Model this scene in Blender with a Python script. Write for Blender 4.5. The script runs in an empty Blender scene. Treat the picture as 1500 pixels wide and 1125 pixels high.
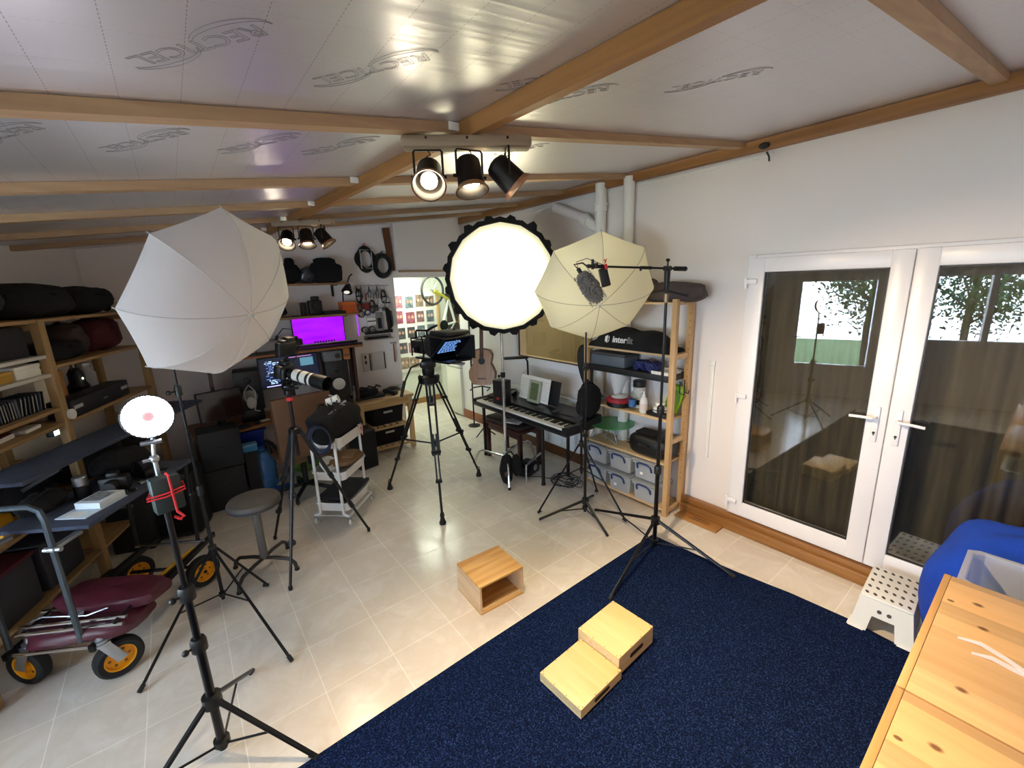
# studio corner with light stands, tripods, piano, shelving and a blue rug
SKY = 16.5
SOFT = 5.5
import bpy, bmesh, math, random
from mathutils import Vector, Matrix, Euler
random.seed(7)
SC = bpy.context.scene
COL = SC.collection
PI = math.pi
V = Vector
WM = {}

# ------------------------------------------------------------------ materials
def lin(c):
    if isinstance(c, str):
        c = c.lstrip('#'); c = [int(c[i:i+2], 16)/255 for i in (0, 2, 4)]
    return tuple((x/12.92 if x <= .04045 else ((x+.055)/1.055)**2.4) for x in c) + (1,)

def new_mat(name):
    m = bpy.data.materials.new(name); m.use_nodes = True
    nt = m.node_tree
    return m, nt, nt.nodes['Principled BSDF'], nt.nodes['Material Output']

def mat(name, col, rough=.5, metal=0, var=.0, vscale=12, bump=0, bscale=60, spec=None, emit=None, estr=0, coat=0, trans=0, ior=None, alpha=None, stretch=None, sheen=0):
    m, nt, p, out = new_mat(name)
    N, L = nt.nodes, nt.links
    c = lin(col)
    p.inputs['Base Color'].default_value = c
    p.inputs['Roughness'].default_value = rough
    p.inputs['Metallic'].default_value = metal
    if spec is not None: p.inputs['Specular IOR Level'].default_value = spec
    if coat: p.inputs['Coat Weight'].default_value = coat; p.inputs['Coat Roughness'].default_value = .1
    if trans: p.inputs['Transmission Weight'].default_value = trans
    if ior: p.inputs['IOR'].default_value = ior
    if alpha is not None: p.inputs['Alpha'].default_value = alpha
    if sheen: p.inputs['Sheen Weight'].default_value = sheen
    if emit is not None:
        p.inputs['Emission Color'].default_value = lin(emit); p.inputs['Emission Strength'].default_value = estr
    if var or bump:
        tc = N.new('ShaderNodeTexCoord')
        vec = tc.outputs['Object']
        if stretch:
            mp = N.new('ShaderNodeMapping'); mp.inputs['Scale'].default_value = stretch
            L.new(vec, mp.inputs['Vector']); vec = mp.outputs['Vector']
    if var:
        n = N.new('ShaderNodeTexNoise'); n.inputs['Scale'].default_value = vscale; n.inputs['Detail'].default_value = 5
        L.new(vec, n.inputs['Vector'])
        r = N.new('ShaderNodeMapRange'); r.inputs['From Min'].default_value = .3; r.inputs['From Max'].default_value = .7
        r.inputs['To Min'].default_value = 1-var; r.inputs['To Max'].default_value = 1+var
        L.new(n.outputs['Fac'], r.inputs['Value'])
        mx = N.new('ShaderNodeMix'); mx.data_type = 'RGBA'; mx.blend_type = 'MULTIPLY'; mx.inputs['Factor'].default_value = 1
        mx.inputs[6].default_value = c
        L.new(r.outputs['Result'], mx.inputs[7]); L.new(mx.outputs[2], p.inputs['Base Color'])
    if bump:
        n2 = N.new('ShaderNodeTexNoise'); n2.inputs['Scale'].default_value = bscale; n2.inputs['Detail'].default_value = 4
        L.new(vec, n2.inputs['Vector'])
        b = N.new('ShaderNodeBump'); b.inputs['Strength'].default_value = bump; b.inputs['Distance'].default_value = .01
        L.new(n2.outputs['Fac'], b.inputs['Height']); L.new(b.outputs['Normal'], p.inputs['Normal'])
    return m

def wood(name, light, dark, axis='x', scale=1.0, rough=.45, contrast=.5, knots=0, knotcol='#5a3216', strips=0):
    """pine / ply: grain runs along the given object axis"""
    m, nt, p, out = new_mat(name)
    N, L = nt.nodes, nt.links
    tc = N.new('ShaderNodeTexCoord'); mp = N.new('ShaderNodeMapping')
    k = {'x': (.06, 1, 1), 'y': (1, .06, 1), 'z': (1, 1, .06)}[axis]
    mp.inputs['Scale'].default_value = [v*14*scale for v in k]
    L.new(tc.outputs['Object'], mp.inputs['Vector'])
    n = N.new('ShaderNodeTexNoise'); n.inputs['Scale'].default_value = 1.6; n.inputs['Detail'].default_value = 6; n.inputs['Distortion'].default_value = .8
    L.new(mp.outputs['Vector'], n.inputs['Vector'])
    cr = N.new('ShaderNodeValToRGB')
    cr.color_ramp.elements[0].position = .5-contrast/2; cr.color_ramp.elements[1].position = .5+contrast/2
    cr.color_ramp.elements[0].color = lin(dark); cr.color_ramp.elements[1].color = lin(light)
    L.new(n.outputs['Fac'], cr.inputs['Fac'])
    colr = cr.outputs['Color']
    if strips:
        sx = N.new('ShaderNodeSeparateXYZ'); L.new(tc.outputs['Object'], sx.inputs[0])
        i = {'x': 1, 'y': 0, 'z': 0}[axis]
        mu = N.new('ShaderNodeMath'); mu.operation = 'MULTIPLY'; mu.inputs[1].default_value = strips
        L.new(sx.outputs[i], mu.inputs[0])
        fl = N.new('ShaderNodeMath'); fl.operation = 'FLOOR'; L.new(mu.outputs[0], fl.inputs[0])
        wn = N.new('ShaderNodeTexWhiteNoise'); wn.noise_dimensions = '1D'; L.new(fl.outputs[0], wn.inputs['W'])
        mr = N.new('ShaderNodeMapRange'); mr.inputs['To Min'].default_value = .72; mr.inputs['To Max'].default_value = 1.12
        L.new(wn.outputs['Value'], mr.inputs['Value'])
        mm = N.new('ShaderNodeMix'); mm.data_type = 'RGBA'; mm.blend_type = 'MULTIPLY'; mm.inputs['Factor'].default_value = 1
        L.new(colr, mm.inputs[6]); L.new(mr.outputs[0], mm.inputs[7]); colr = mm.outputs[2]
    if knots:
        mp2 = N.new('ShaderNodeMapping')
        k2 = {'x': (.72, 1, 1), 'y': (1, .72, 1), 'z': (1, 1, .72)}[axis]
        mp2.inputs['Scale'].default_value = [v*knots for v in k2]
        L.new(tc.outputs['Object'], mp2.inputs['Vector'])
        vo = N.new('ShaderNodeTexVoronoi'); vo.voronoi_dimensions = '2D'; vo.inputs['Scale'].default_value = 1; vo.inputs['Randomness'].default_value = .9
        L.new(mp2.outputs['Vector'], vo.inputs['Vector'])
        r2 = N.new('ShaderNodeMapRange'); r2.inputs['From Min'].default_value = .045; r2.inputs['From Max'].default_value = .085
        r2.inputs['To Min'].default_value = .85; r2.inputs['To Max'].default_value = 0
        L.new(vo.outputs['Distance'], r2.inputs['Value'])
        sc = N.new('ShaderNodeSeparateColor'); L.new(vo.outputs['Color'], sc.inputs[0])
        gt = N.new('ShaderNodeMath'); gt.operation = 'GREATER_THAN'; gt.inputs[1].default_value = .58; L.new(sc.outputs[0], gt.inputs[0])
        sz = N.new('ShaderNodeMapRange'); sz.inputs['To Min'].default_value = .06; sz.inputs['To Max'].default_value = .12; L.new(sc.outputs[1], sz.inputs['Value']); L.new(sz.outputs[0], r2.inputs['From Max'])
        km = N.new('ShaderNodeMath'); km.operation = 'MULTIPLY'; L.new(r2.outputs[0], km.inputs[0]); L.new(gt.outputs[0], km.inputs[1])
        mk = N.new('ShaderNodeMix'); mk.data_type = 'RGBA'; mk.inputs[7].default_value = lin(knotcol)
        L.new(km.outputs[0], mk.inputs['Factor']); L.new(colr, mk.inputs[6]); colr = mk.outputs[2]
    L.new(colr, p.inputs['Base Color'])
    p.inputs['Roughness'].default_value = rough
    b = N.new('ShaderNodeBump'); b.inputs['Strength'].default_value = .12; b.inputs['Distance'].default_value = .004
    L.new(n.outputs['Fac'], b.inputs['Height']); L.new(b.outputs['Normal'], p.inputs['Normal'])
    return m

def emis(name, col, strength):
    m, nt, p, out = new_mat(name)
    p.inputs['Base Color'].default_value = lin(col)
    p.inputs['Emission Color'].default_value = lin(col)
    p.inputs['Emission Strength'].default_value = strength
    return m

# ------------------------------------------------------------------ geometry
class MB:
    def __init__(s): s.v = []; s.f = []
    def add(s, vs, fs):
        b = len(s.v); s.v += [tuple(v) for v in vs]; s.f += [tuple(b+i for i in f) for f in fs]; return s
    def box(s, c, d, rz=0, bev=0, M=None):
        """centre, full dims; bev chamfers the vertical and horizontal edges"""
        hx, hy, hz = d[0]/2, d[1]/2, d[2]/2
        bm = bmesh.new(); bmesh.ops.create_cube(bm, size=1)
        bmesh.ops.scale(bm, vec=d, verts=bm.verts)
        if bev:
            bev = min(bev, min(d)*.49)
            bmesh.ops.bevel(bm, geom=bm.edges[:]+bm.verts[:], offset=bev, segments=2, profile=.5, affect='EDGES')
        X = Matrix.Translation(c) @ (M if M is not None else Matrix.Rotation(rz, 4, 'Z'))
        bmesh.ops.transform(bm, matrix=X, verts=bm.verts)
        bm.verts.index_update()
        s.add([v.co[:] for v in bm.verts], [[v.index for v in f.verts] for f in bm.faces]); bm.free(); return s
    def b2(s, lo, hi, bev=0):
        return s.box([(a+b)/2 for a, b in zip(lo, hi)], [abs(b-a) for a, b in zip(lo, hi)], 0, bev)
    def frame_at(s, d):
        d = V(d).normalized(); u = d.cross(V((0, 0, 1)))
        if u.length < 1e-3: u = V((1, 0, 0))
        u.normalize(); return u, u.cross(d)
    def bar(s, a, b, w, h, bev=0):
        """rectangular bar from a to b; w sideways, h upward"""
        a, b = V(a), V(b); d = b-a; u, n = s.frame_at(d)
        R = Matrix((u, d.normalized(), -n)).transposed().to_4x4()
        if R.determinant() < 0: R = Matrix((u, d.normalized(), n)).transposed().to_4x4()
        return s.box((a+b)/2, (w, d.length, h), 0, bev, R)
    def cyl(s, a, b, r, r2=None, n=12, cap=True):
        a, b = V(a), V(b); r2 = r if r2 is None else r2
        u, w = s.frame_at(b-a); vs = []
        for p, q in ((a, r), (b, r2)):
            for i in range(n):
                t = 2*PI*i/n; vs.append(p+q*(math.cos(t)*u+math.sin(t)*w))
        fs = [(i, (i+1) % n, n+(i+1) % n, n+i) for i in range(n)]
        if cap: fs += [tuple(range(n-1, -1, -1)), tuple(range(n, 2*n))]
        return s.add(vs, fs)
    def tube(s, pts, r, n=8, closed=False, rr=None):
        P = [V(p) for p in pts]; m = len(P); vs = []; prev = None
        for i, p in enumerate(P):
            if closed: d = P[(i+1) % m]-P[i-1]
            else: d = P[min(i+1, m-1)]-P[max(i-1, 0)]
            d.normalize()
            if prev is None: u, w = s.frame_at(d)
            else:
                u = prev-d*prev.dot(d)
                if u.length < 1e-4: u, w = s.frame_at(d)
                u.normalize(); w = u.cross(d)
            prev = u
            q = rr[i] if rr else r
            for k in range(n):
                t = 2*PI*k/n; vs.append(p+q*(math.cos(t)*u+math.sin(t)*w))
        fs = []
        for i in range(m if closed else m-1):
            a, b = i*n, ((i+1) % m)*n
            fs += [(a+k, a+(k+1) % n, b+(k+1) % n, b+k) for k in range(n)]
        if not closed: fs += [tuple(range(n-1, -1, -1)), tuple(range((m-1)*n, m*n))]
        return s.add(vs, fs)
    def lathe(s, prof, c=(0, 0, 0), n=24, axis=(0, 0, 1), cap=True):
        """prof: (radius, height) along axis"""
        ax = V(axis).normalized(); c = V(c)
        if abs(ax.z) > .999: u, w = V((1, 0, 0)), V((0, 1, 0))*(1 if ax.z > 0 else -1)
        else: u, w = s.frame_at(ax)
        vs = []
        for r, h in prof:
            for i in range(n):
                t = 2*PI*i/n; vs.append(c+ax*h+max(r, 1e-5)*(math.cos(t)*u+math.sin(t)*w))
        fs = []
        for j in range(len(prof)-1):
            fs += [(j*n+i, j*n+(i+1) % n, (j+1)*n+(i+1) % n, (j+1)*n+i) for i in range(n)]
        if cap: fs += [tuple(range(n-1, -1, -1)), tuple(range((len(prof)-1)*n, len(prof)*n))]
        return s.add(vs, fs)
    def ell(s, c, r, nu=16, nv=10, M=None, lump=0, power=1, seed=0):
        rnd = random.Random(seed); vs = []
        ph = [rnd.uniform(0, 6) for _ in range(6)]
        def sp(x): return math.copysign(abs(x)**power, x)
        for j in range(nv+1):
            th = PI*j/nv
            for i in range(nu):
                t = 2*PI*i/nu
                k = 1+lump*(math.sin(3*t+ph[0])*math.sin(2*th+ph[1])+.6*math.sin(5*t+ph[2]+3*th)+.5*math.sin(7*th+ph[3]+2*t))
                q = V((r[0]*sp(math.sin(th))*sp(math.cos(t))*k, r[1]*sp(math.sin(th))*sp(math.sin(t))*k, r[2]*sp(math.cos(th))*k))
                if M is not None: q = M.to_3x3() @ q
                vs.append(q+V(c))
        fs = [(j*nu+i, (j+1)*nu+i, (j+1)*nu+(i+1) % nu, j*nu+(i+1) % nu) for j in range(nv) for i in range(nu)]
        return s.add(vs, fs)
    def prism(s, poly, t, M=None):
        """polygon in local xy (list of 2d), thickness t along local z from 0"""
        M = M or Matrix.Identity(4); n = len(poly)
        vs = [M @ V((x, y, 0)) for x, y in poly]+[M @ V((x, y, t)) for x, y in poly]
        return s.add(vs, [tuple(range(n-1, -1, -1)), tuple(range(n, 2*n))]+[(i, (i+1) % n, n+(i+1) % n, n+i) for i in range(n)])
    def quad(s, a, b, c, d): return s.add([a, b, c, d], [(0, 1, 2, 3)])
    def build(s, name, m, parent=None, world=False, smooth=35, T=None):
        vs = s.v
        if T is not None: vs = [T @ V(v) for v in vs]
        if world and parent is not None:
            I = WM[parent.name].inverted(); vs = [I @ V(v) for v in vs]
        me = bpy.data.meshes.new(name); me.from_pydata([tuple(v) for v in vs], [], s.f); me.update()
        bm = bmesh.new(); bm.from_mesh(me); bmesh.ops.recalc_face_normals(bm, faces=bm.faces); bm.to_mesh(me); bm.free()
        if smooth:
            me.polygons.foreach_set('use_smooth', [True]*len(me.polygons)); me.set_sharp_from_angle(angle=math.radians(smooth))
        if m is not None: me.materials.append(m)
        o = bpy.data.objects.new(name, me); COL.objects.link(o)
        if parent is not None: o.parent = parent; WM[o.name] = WM[parent.name]
        else: WM[o.name] = Matrix.Identity(4)
        return o

def tag(o, label, cat, group=None, kind=None):
    o['label'] = label; o['category'] = cat
    if group: o['group'] = group
    if kind: o['kind'] = kind
    return o
def thing(name, label, cat, loc=(0, 0, 0), rz=0, group=None, M=None):
    o = bpy.data.objects.new(name, None); COL.objects.link(o); o.empty_display_size = .05
    if M is None: M = Matrix.Translation(loc) @ Matrix.Rotation(rz, 4, 'Z')
    o.matrix_world = M; WM[o.name] = M.copy()
    return tag(o, label, cat, group)
def solo(mb, name, m, label, cat, loc=(0, 0, 0), rz=0, group=None, M=None, **k):
    """a thing that is one mesh, modelled about its own base"""
    o = mb.build(name, m, **k)
    if M is None: M = Matrix.Translation(loc) @ Matrix.Rotation(rz, 4, 'Z')
    o.matrix_world = M; WM[o.name] = M.copy()
    return tag(o, label, cat, group)
def struct(mb, name, m, parent=None, **k):
    o = mb.build(name, m, parent, **k)
    if parent is None: o['kind'] = 'structure'
    return o
def dup(root, loc=None, rz=None, label=None, M=None):
    r = root.copy(); COL.objects.link(r)
    if M is None: M = Matrix.Translation(loc) @ Matrix.Rotation(rz or 0, 4, 'Z')
    r.matrix_world = M; WM[r.name] = M.copy()
    if label: r['label'] = label
    for ch in list(root.children):
        c = ch.copy(); COL.objects.link(c); c.parent = r; c.matrix_parent_inverse = ch.matrix_parent_inverse
        for g in list(ch.children):
            d = g.copy(); COL.objects.link(d); d.parent = c; d.matrix_parent_inverse = g.matrix_parent_inverse
    return r
def text_mesh(txt, size, name, m, parent=None, outline=0, extrude=.0005, align='CENTER', M=None, bold=False):
    cu = bpy.data.curves.new(name, 'FONT'); cu.body = txt; cu.size = size; cu.align_x = align; cu.align_y = 'CENTER'
    cu.resolution_u = 3
    if outline: cu.fill_mode = 'NONE'; cu.bevel_depth = outline; cu.bevel_resolution = 0
    else: cu.extrude = extrude
    if bold: cu.offset = size*.018
    t = bpy.data.objects.new(name, cu); COL.objects.link(t)
    dg = bpy.context.evaluated_depsgraph_get(); dg.update()
    me = bpy.data.meshes.new_from_object(t.evaluated_get(dg)); bpy.data.objects.remove(t)
    if M is not None: me.transform(M)
    me.materials.clear(); me.materials.append(m)
    o = bpy.data.objects.new(name, me); COL.objects.link(o)
    if parent is not None: o.parent = parent; WM[o.name] = WM[parent.name]
    else: WM[o.name] = Matrix.Identity(4)
    return o
def rotm(x=0, y=0, z=0): return Euler((x, y, z)).to_matrix().to_4x4()
def lerp(a, b, t): return V(a)*(1-t)+V(b)*t
def arc(c, r, a0, a1, n, u=(1, 0, 0), w=(0, 1, 0)):
    return [V(c)+r*(math.cos(a0+(a1-a0)*i/n)*V(u)+math.sin(a0+(a1-a0)*i/n)*V(w)) for i in range(n+1)]
# ------------------------------------------------------------------ camera
YAW, PIT, ROL, FPX, CH = math.radians(37.66), math.radians(13.24), math.radians(-1.941), 629.3, 2.1
_f = V((math.sin(YAW)*math.cos(PIT), math.cos(YAW)*math.cos(PIT), -math.sin(PIT)))
_r = _f.cross(V((0, 0, 1))).normalized(); _u = _r.cross(_f)
_r2 = _r*math.cos(ROL)+_u*math.sin(ROL); _u2 = _r2.cross(_f)
cam = bpy.data.objects.new('camera', bpy.data.cameras.new('camera')); COL.objects.link(cam)
cam.matrix_world = Matrix.Translation((0, 0, CH)) @ Matrix((_r2, _u2, -_f)).transposed().to_4x4()
cam.data.sensor_width = 36; cam.data.lens = 36*FPX/1500; cam.data.clip_start = .02
SC.camera = cam
SC.view_settings.view_transform = 'Standard'; SC.view_settings.look = 'None'
SC.view_settings.gamma = 1; SC.view_settings.use_curve_mapping = False
SC.view_settings.exposure = 1.2

# ------------------------------------------------------------------ shared materials
white_wall = mat('white wall paint', '#ece6e4', .75, bump=.05, bscale=180)
far_paint = mat('pale green white paint', '#e4e8dc', .8)
upvc = mat('white door plastic', '#f0eef2', .3, var=.02, vscale=3)
black_pl = mat('black plastic', '#121214', .45)
black_mt = mat('black metal', '#17171a', .38, .3)
black_sat = mat('black satin metal', '#1d1d20', .3, .5)
black_fab = mat('black fabric', '#0e0e11', .95, var=.2, vscale=30, bump=.5, bscale=120)
grey_fab = mat('charcoal fabric', '#2a2a2e', .95, bump=.5, bscale=150)
chrome = mat('chrome', '#d0d2d6', .16, 1)
steel = mat('zinc steel', '#b5bcc4', .35, .9)
white_pl = mat('white plastic', '#ecebe6', .35)
white_mt = mat('white enamel', '#e8e8e6', .3)
rubber = mat('dark rubber', '#1b1c1f', .75, bump=.2, bscale=90)
paper = mat('white paper', '#eceae4', .7)
red_cord = mat('red cord', '#d8262c', .6)
pine = wood('pine', '#e3bd84', '#c99a5e', 'y', 1.0, .42, .6)
pine_z = wood('pine upright', '#dcb98a', '#bd9460', 'z', .9, .5, .6)
pine_y = wood('pale pine', '#dfc096', '#c49f6c', 'y', .9, .5, .6)
pine_x = wood('bench pine', '#d2b483', '#b18c58', 'x', .9, .5, .6)
beam_y = wood('orange rafter', '#a8763f', '#7d5128', 'y', 1.0, .5, .6)
beam_x = wood('batten pine', '#b89872', '#967558', 'x', 1.0, .5, .6)
dark_skirt = wood('dark stained skirting', '#7a4c28', '#54311a', 'y', 1, .4, .6)
oak_skirt = wood('oak ledge', '#a9773f', '#7f5227', 'y', 1, .4, .6)
screen_black = mat('dark glass screen', '#0a0b0e', .12, spec=.6)

# floor tiles ----------------------------------------------------------------
def tile_mat():
    m, nt, p, out = new_mat('marbled floor tile'); N, L = nt.nodes, nt.links
    tc = N.new('ShaderNodeTexCoord'); mp = N.new('ShaderNodeMapping')
    mp.inputs['Location'].default_value = (-.311+.378*12, -2.119+.378*12, 0); L.new(tc.outputs['Object'], mp.inputs['Vector'])
    b = N.new('ShaderNodeTexBrick'); b.offset = 0; b.squash = 1
    b.inputs['Scale'].default_value = 1; b.inputs['Brick Width'].default_value = .378; b.inputs['Row Height'].default_value = .378
    b.inputs['Mortar Size'].default_value = .0028; b.inputs['Mortar Smooth'].default_value = .2; b.inputs['Bias'].default_value = 0
    b.inputs['Color1'].default_value = lin('#e6e0d8'); b.inputs['Color2'].default_value = lin('#dfd8cf'); b.inputs['Mortar'].default_value = lin('#f3efe8')
    L.new(mp.outputs[0], b.inputs['Vector'])
    n = N.new('ShaderNodeTexNoise'); n.inputs['Scale'].default_value = 4.5; n.inputs['Detail'].default_value = 10; n.inputs['Distortion'].default_value = .9; n.inputs['Roughness'].default_value = .62
    L.new(tc.outputs['Object'], n.inputs['Vector'])
    r = N.new('ShaderNodeValToRGB'); e = r.color_ramp.elements
    e[0].position = .36; e[0].color = lin('#f7f4f0'); e[1].position = .66; e[1].color = lin('#ffffff')
    x = e.new(.47); x.color = lin('#f0ebe5')
    L.new(n.outputs['Fac'], r.inputs['Fac'])
    mx = N.new('ShaderNodeMix'); mx.data_type = 'RGBA'; mx.blend_type = 'MULTIPLY'; mx.inputs['Factor'].default_value = .8
    L.new(b.outputs['Color'], mx.inputs[6]); L.new(r.outputs['Color'], mx.inputs[7]); L.new(mx.outputs[2], p.inputs['Base Color'])
    rr = N.new('ShaderNodeMapRange'); rr.inputs['To Min'].default_value = .2; rr.inputs['To Max'].default_value = .6
    L.new(b.outputs['Fac'], rr.inputs['Value']); L.new(rr.outputs[0], p.inputs['Roughness'])
    bp = N.new('ShaderNodeBump'); bp.inputs['Strength'].default_value = .25; bp.inputs['Distance'].default_value = .003; bp.invert = True
    L.new(b.outputs['Fac'], bp.inputs['Height']); L.new(bp.outputs[0], p.inputs['Normal'])
    p.inputs['Specular IOR Level'].default_value = .5
    return m
tile = tile_mat()

# foil ceiling -----------------------------------------------------------------
def foil_mat():
    m, nt, p, out = new_mat('foil faced insulation'); N, L = nt.nodes, nt.links
    tc = N.new('ShaderNodeTexCoord'); sx = N.new('ShaderNodeSeparateXYZ'); L.new(tc.outputs['Object'], sx.inputs[0])
    def math_(op, a, b=None):
        n = N.new('ShaderNodeMath'); n.operation = op
        for i, q in enumerate((a, b)):
            if q is None: continue
            if isinstance(q, (int, float)): n.inputs[i].default_value = q
            else: L.new(q, n.inputs[i])
        return n.outputs[0]
    def line(coord, off, pitch, half):
        f = math_('MODULO', math_('ADD', coord, off+pitch*60), pitch)
        return math_('LESS_THAN', math_('ABSOLUTE', math_('SUBTRACT', f, pitch/2)), half)
    X, Y = sx.outputs[0], sx.outputs[1]
    dash_y = math_('GREATER_THAN', math_('MODULO', math_('ADD', Y, 50), .016), .006)
    dash_x = math_('GREATER_THAN', math_('MODULO', math_('ADD', X, 50), .016), .006)
    l1 = math_('MULTIPLY', line(X, .065+.015, .13, .0009), dash_y)
    l2 = math_('MULTIPLY', line(Y, .0825-1.22, .165, .0007), dash_x)
    ink = math_('MULTIPLY', math_('MAXIMUM', l1, math_('MULTIPLY', l2, .5)), .55)
    mx = N.new('ShaderNodeMix'); mx.data_type = 'RGBA'; mx.inputs[6].default_value = lin('#dad8de'); mx.inputs[7].default_value = lin('#5b5a60')
    L.new(ink, mx.inputs['Factor']); L.new(mx.outputs[2], p.inputs['Base Color'])
    p.inputs['Metallic'].default_value = .7; p.inputs['Roughness'].default_value = .36
    mp = N.new('ShaderNodeMapping'); mp.inputs['Scale'].default_value = (.35, 9, 1); L.new(tc.outputs['Object'], mp.inputs['Vector'])
    n = N.new('ShaderNodeTexNoise'); n.inputs['Scale'].default_value = 2.2; n.inputs['Detail'].default_value = 2; L.new(mp.outputs[0], n.inputs['Vector'])
    n2 = N.new('ShaderNodeTexNoise'); n2.inputs['Scale'].default_value = 150; n2.inputs['Detail'].default_value = 2; L.new(tc.outputs['Object'], n2.inputs['Vector'])
    fold = line(Y, .0825-1.22+.02, .165, .004)
    h = math_('ADD', math_('MULTIPLY', n.outputs['Fac'], .9), math_('ADD', math_('MULTIPLY', n2.outputs['Fac'], .03), math_('MULTIPLY', fold, .12)))
    b = N.new('ShaderNodeBump'); b.inputs['Strength'].default_value = .35; b.inputs['Distance'].default_value = .01
    L.new(h, b.inputs['Height']); L.new(b.outputs[0], p.inputs['Normal'])
    return m
foil = foil_mat()
ink_mat = mat('grey printed ink', '#74737a', .6, .3)

XR, YB, YF = 3.49, 5.62, -1.6
SL = .1238
def zc(x): return 3.03-SL*(XR-x)

# floor (this room and the next) ------------------------------------------------
struct(MB().b2((-4.2, -1.8, -.1), (5.6, 7.3, 0)), 'floor', tile)
# ceiling
xa, xb = -3.75, 3.62
ceil_o = struct(MB().add([(x, y, zc(x)+t) for x in (xa, xb) for y in (YF-.1, YB+.1) for t in (0, .05)],
    [(0, 4, 6, 2), (1, 3, 7, 5), (0, 1, 5, 4), (2, 6, 7, 3), (0, 2, 3, 1), (4, 5, 7, 6)]), 'ceiling', foil, smooth=0)
def on_ceiling(x, y, ang):
    """frame lying on the underside, letters readable from below; ang = baseline heading"""
    b = V((math.cos(ang), math.sin(ang), SL*math.cos(ang))).normalized()
    n = V((SL, 0, -1)).normalized(); u = n.cross(b)
    return Matrix.Translation((x, y, zc(x)-.0012)) @ Matrix((b, u, n)).transposed().to_4x4()
ANG = math.atan2(.27, -.25)
def logo(x, y, s=1.0):
    M = on_ceiling(x, y, ANG)
    t = text_mesh('RECTICEL', .066*s, 'printed_logo', ink_mat, ceil_o, outline=.0005, M=M @ Matrix.Diagonal((1.12, 1, 1, 1)))
    mb = MB()
    for cx, cy, sgn in ((-.095, .012, -1), (.10, -.012, 1)):
        a0, a1 = (.15*PI, 1.0*PI)
        for r1, r2, off in ((.095, .05, 0), (.093, .036, .004)):
            pts = [M @ V((s*(cx+r1*math.cos(a0+(a1-a0)*k/16)), s*sgn*(sgn*cy+off*0+.018+r2*math.sin(a0+(a1-a0)*k/16)), 0)) for k in range(17)]
            mb.tube(pts, .0006, 4)
    mb.build('printed_swoosh', ink_mat, ceil_o)
    t['kind'] = 'structure'
for x, y in ((.135, 1.235), (.52, 1.235), (-.29, 1.235), (1.06, 1.12), (1.25, 1.25), (.02, 1.98), (.36, 1.98), (.66, 1.98), (-.32, 1.98), (1.75, .95), (1.6, 1.98), (1.25, 1.98)):
    logo(x, y)

# timber roof members
def trim(mb, name, m, label):
    o = struct(mb, name, m); o['label'] = label; return o
trim(MB().b2((3.405, YF, 2.945), (XR-.002, YB-.002, 3.015), .004), 'trim_1', beam_y, 'orange timber plate along the top of the white wall')
def px_(y): return 1.085-.047*y
trim(MB().add([(px_(y)+dx, y, zc(px_(y)+dx)-(.001 if t else .066)) for dx in (0, .052) for y in (YF, YB-.002) for t in (0, 1)],
    [(0, 4, 6, 2), (1, 3, 7, 5), (0, 1, 5, 4), (2, 6, 7, 3), (0, 2, 3, 1), (4, 5, 7, 6)]), 'trim_2', beam_y, 'deep orange timber purlin across the middle of the ceiling')
k = 3
for y, dep, w in ((-.75, .038, .062), (.39, .038, .062), (1.63, .038, .062), (2.65, .038, .062), (3.45, .038, .062), (4.22, .038, .062), (4.95, .038, .062)):
    for x0, x1 in ((None, px_(y)-.001), (px_(y)+.053, 3.404)):
        if x0 is None: x0 = -.62-.384*(YB-y)
        mb = MB().add([(x, y+dy, zc(x)-.001-(0 if t else dep)) for x in (x0, x1) for dy in (-w/2, w/2) for t in (0, 1)],
            [(0, 4, 6, 2), (1, 3, 7, 5), (0, 1, 5, 4), (2, 6, 7, 3), (0, 2, 3, 1), (4, 5, 7, 6)])
        o = trim(mb, 'trim_%d' % k, beam_x, 'pale timber ceiling batten running up the slope'); k += 1
        if x0 < 0:
            cl_ = MB(); cl_.box((x1-.02, y-w/2-.004, zc(x1)-.02), (.045, .008, .03), 0, .002); cl_.build('white_clip', white_pl, o)

# walls ------------------------------------------------------------------------
DY0, DY1, DZ0, DZ1 = -.35, 1.53, .137, 2.24          # french doors
WY0, WY1, WZ0, WZ1 = 3.06, 4.34, 1.17, 1.86           # internal window
T = .12
wr = MB()
wr.b2((XR, YF, 0), (XR+T, DY0, 3.1)); wr.b2((XR, DY0, DZ1), (XR+T, DY1, 3.1)); wr.b2((XR, DY0, 0), (XR+T, DY1, DZ0))
wr.b2((XR, DY1, 0), (XR+T, WY0, 3.1)); wr.b2((XR, WY0, WZ1), (XR+T, WY1, 3.1)); wr.b2((XR, WY0, 0), (XR+T, WY1, WZ0))
wr.b2((XR, WY1, 0), (XR+T, 5.8, 3.1))
struct(wr, 'wall_right', white_wall, smooth=0)
DX0, DX1, DH = 2.40, 3.44, 2.22
wb = MB()
def slab_y(mb, x0, x1, z0, y0, y1):
    mb.add([(x, y, (zc(x)+.03 if t else z0)) for x in (x0, x1) for y in (y0, y1) for t in (0, 1)],
        [(0, 4, 6, 2), (1, 3, 7, 5), (0, 1, 5, 4), (2, 6, 7, 3), (0, 2, 3, 1), (4, 5, 7, 6)])
slab_y(wb, -.75, DX0, 0, YB, YB+T); slab_y(wb, DX0, XR, DH, YB, YB+T)
struct(wb, 'wall_back', white_wall, smooth=0)
bk = MB(); slab_y(bk, 2.42, 3.40, 2.31, 5.53, YB-.002); o = struct(bk, 'trim_20', white_wall, smooth=0); o['label'] = 'white boxed panel above the open doorway'
trim(MB().prism([(2.30, 2.84), (2.39, 2.85), (2.42, 2.31), (2.35, 2.31)], .03, Matrix.Translation((0, YB-.005, 0)) @ rotm(PI/2)), 'trim_21', dark_skirt, 'brown timber post on the wall beside the doorway')
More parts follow.
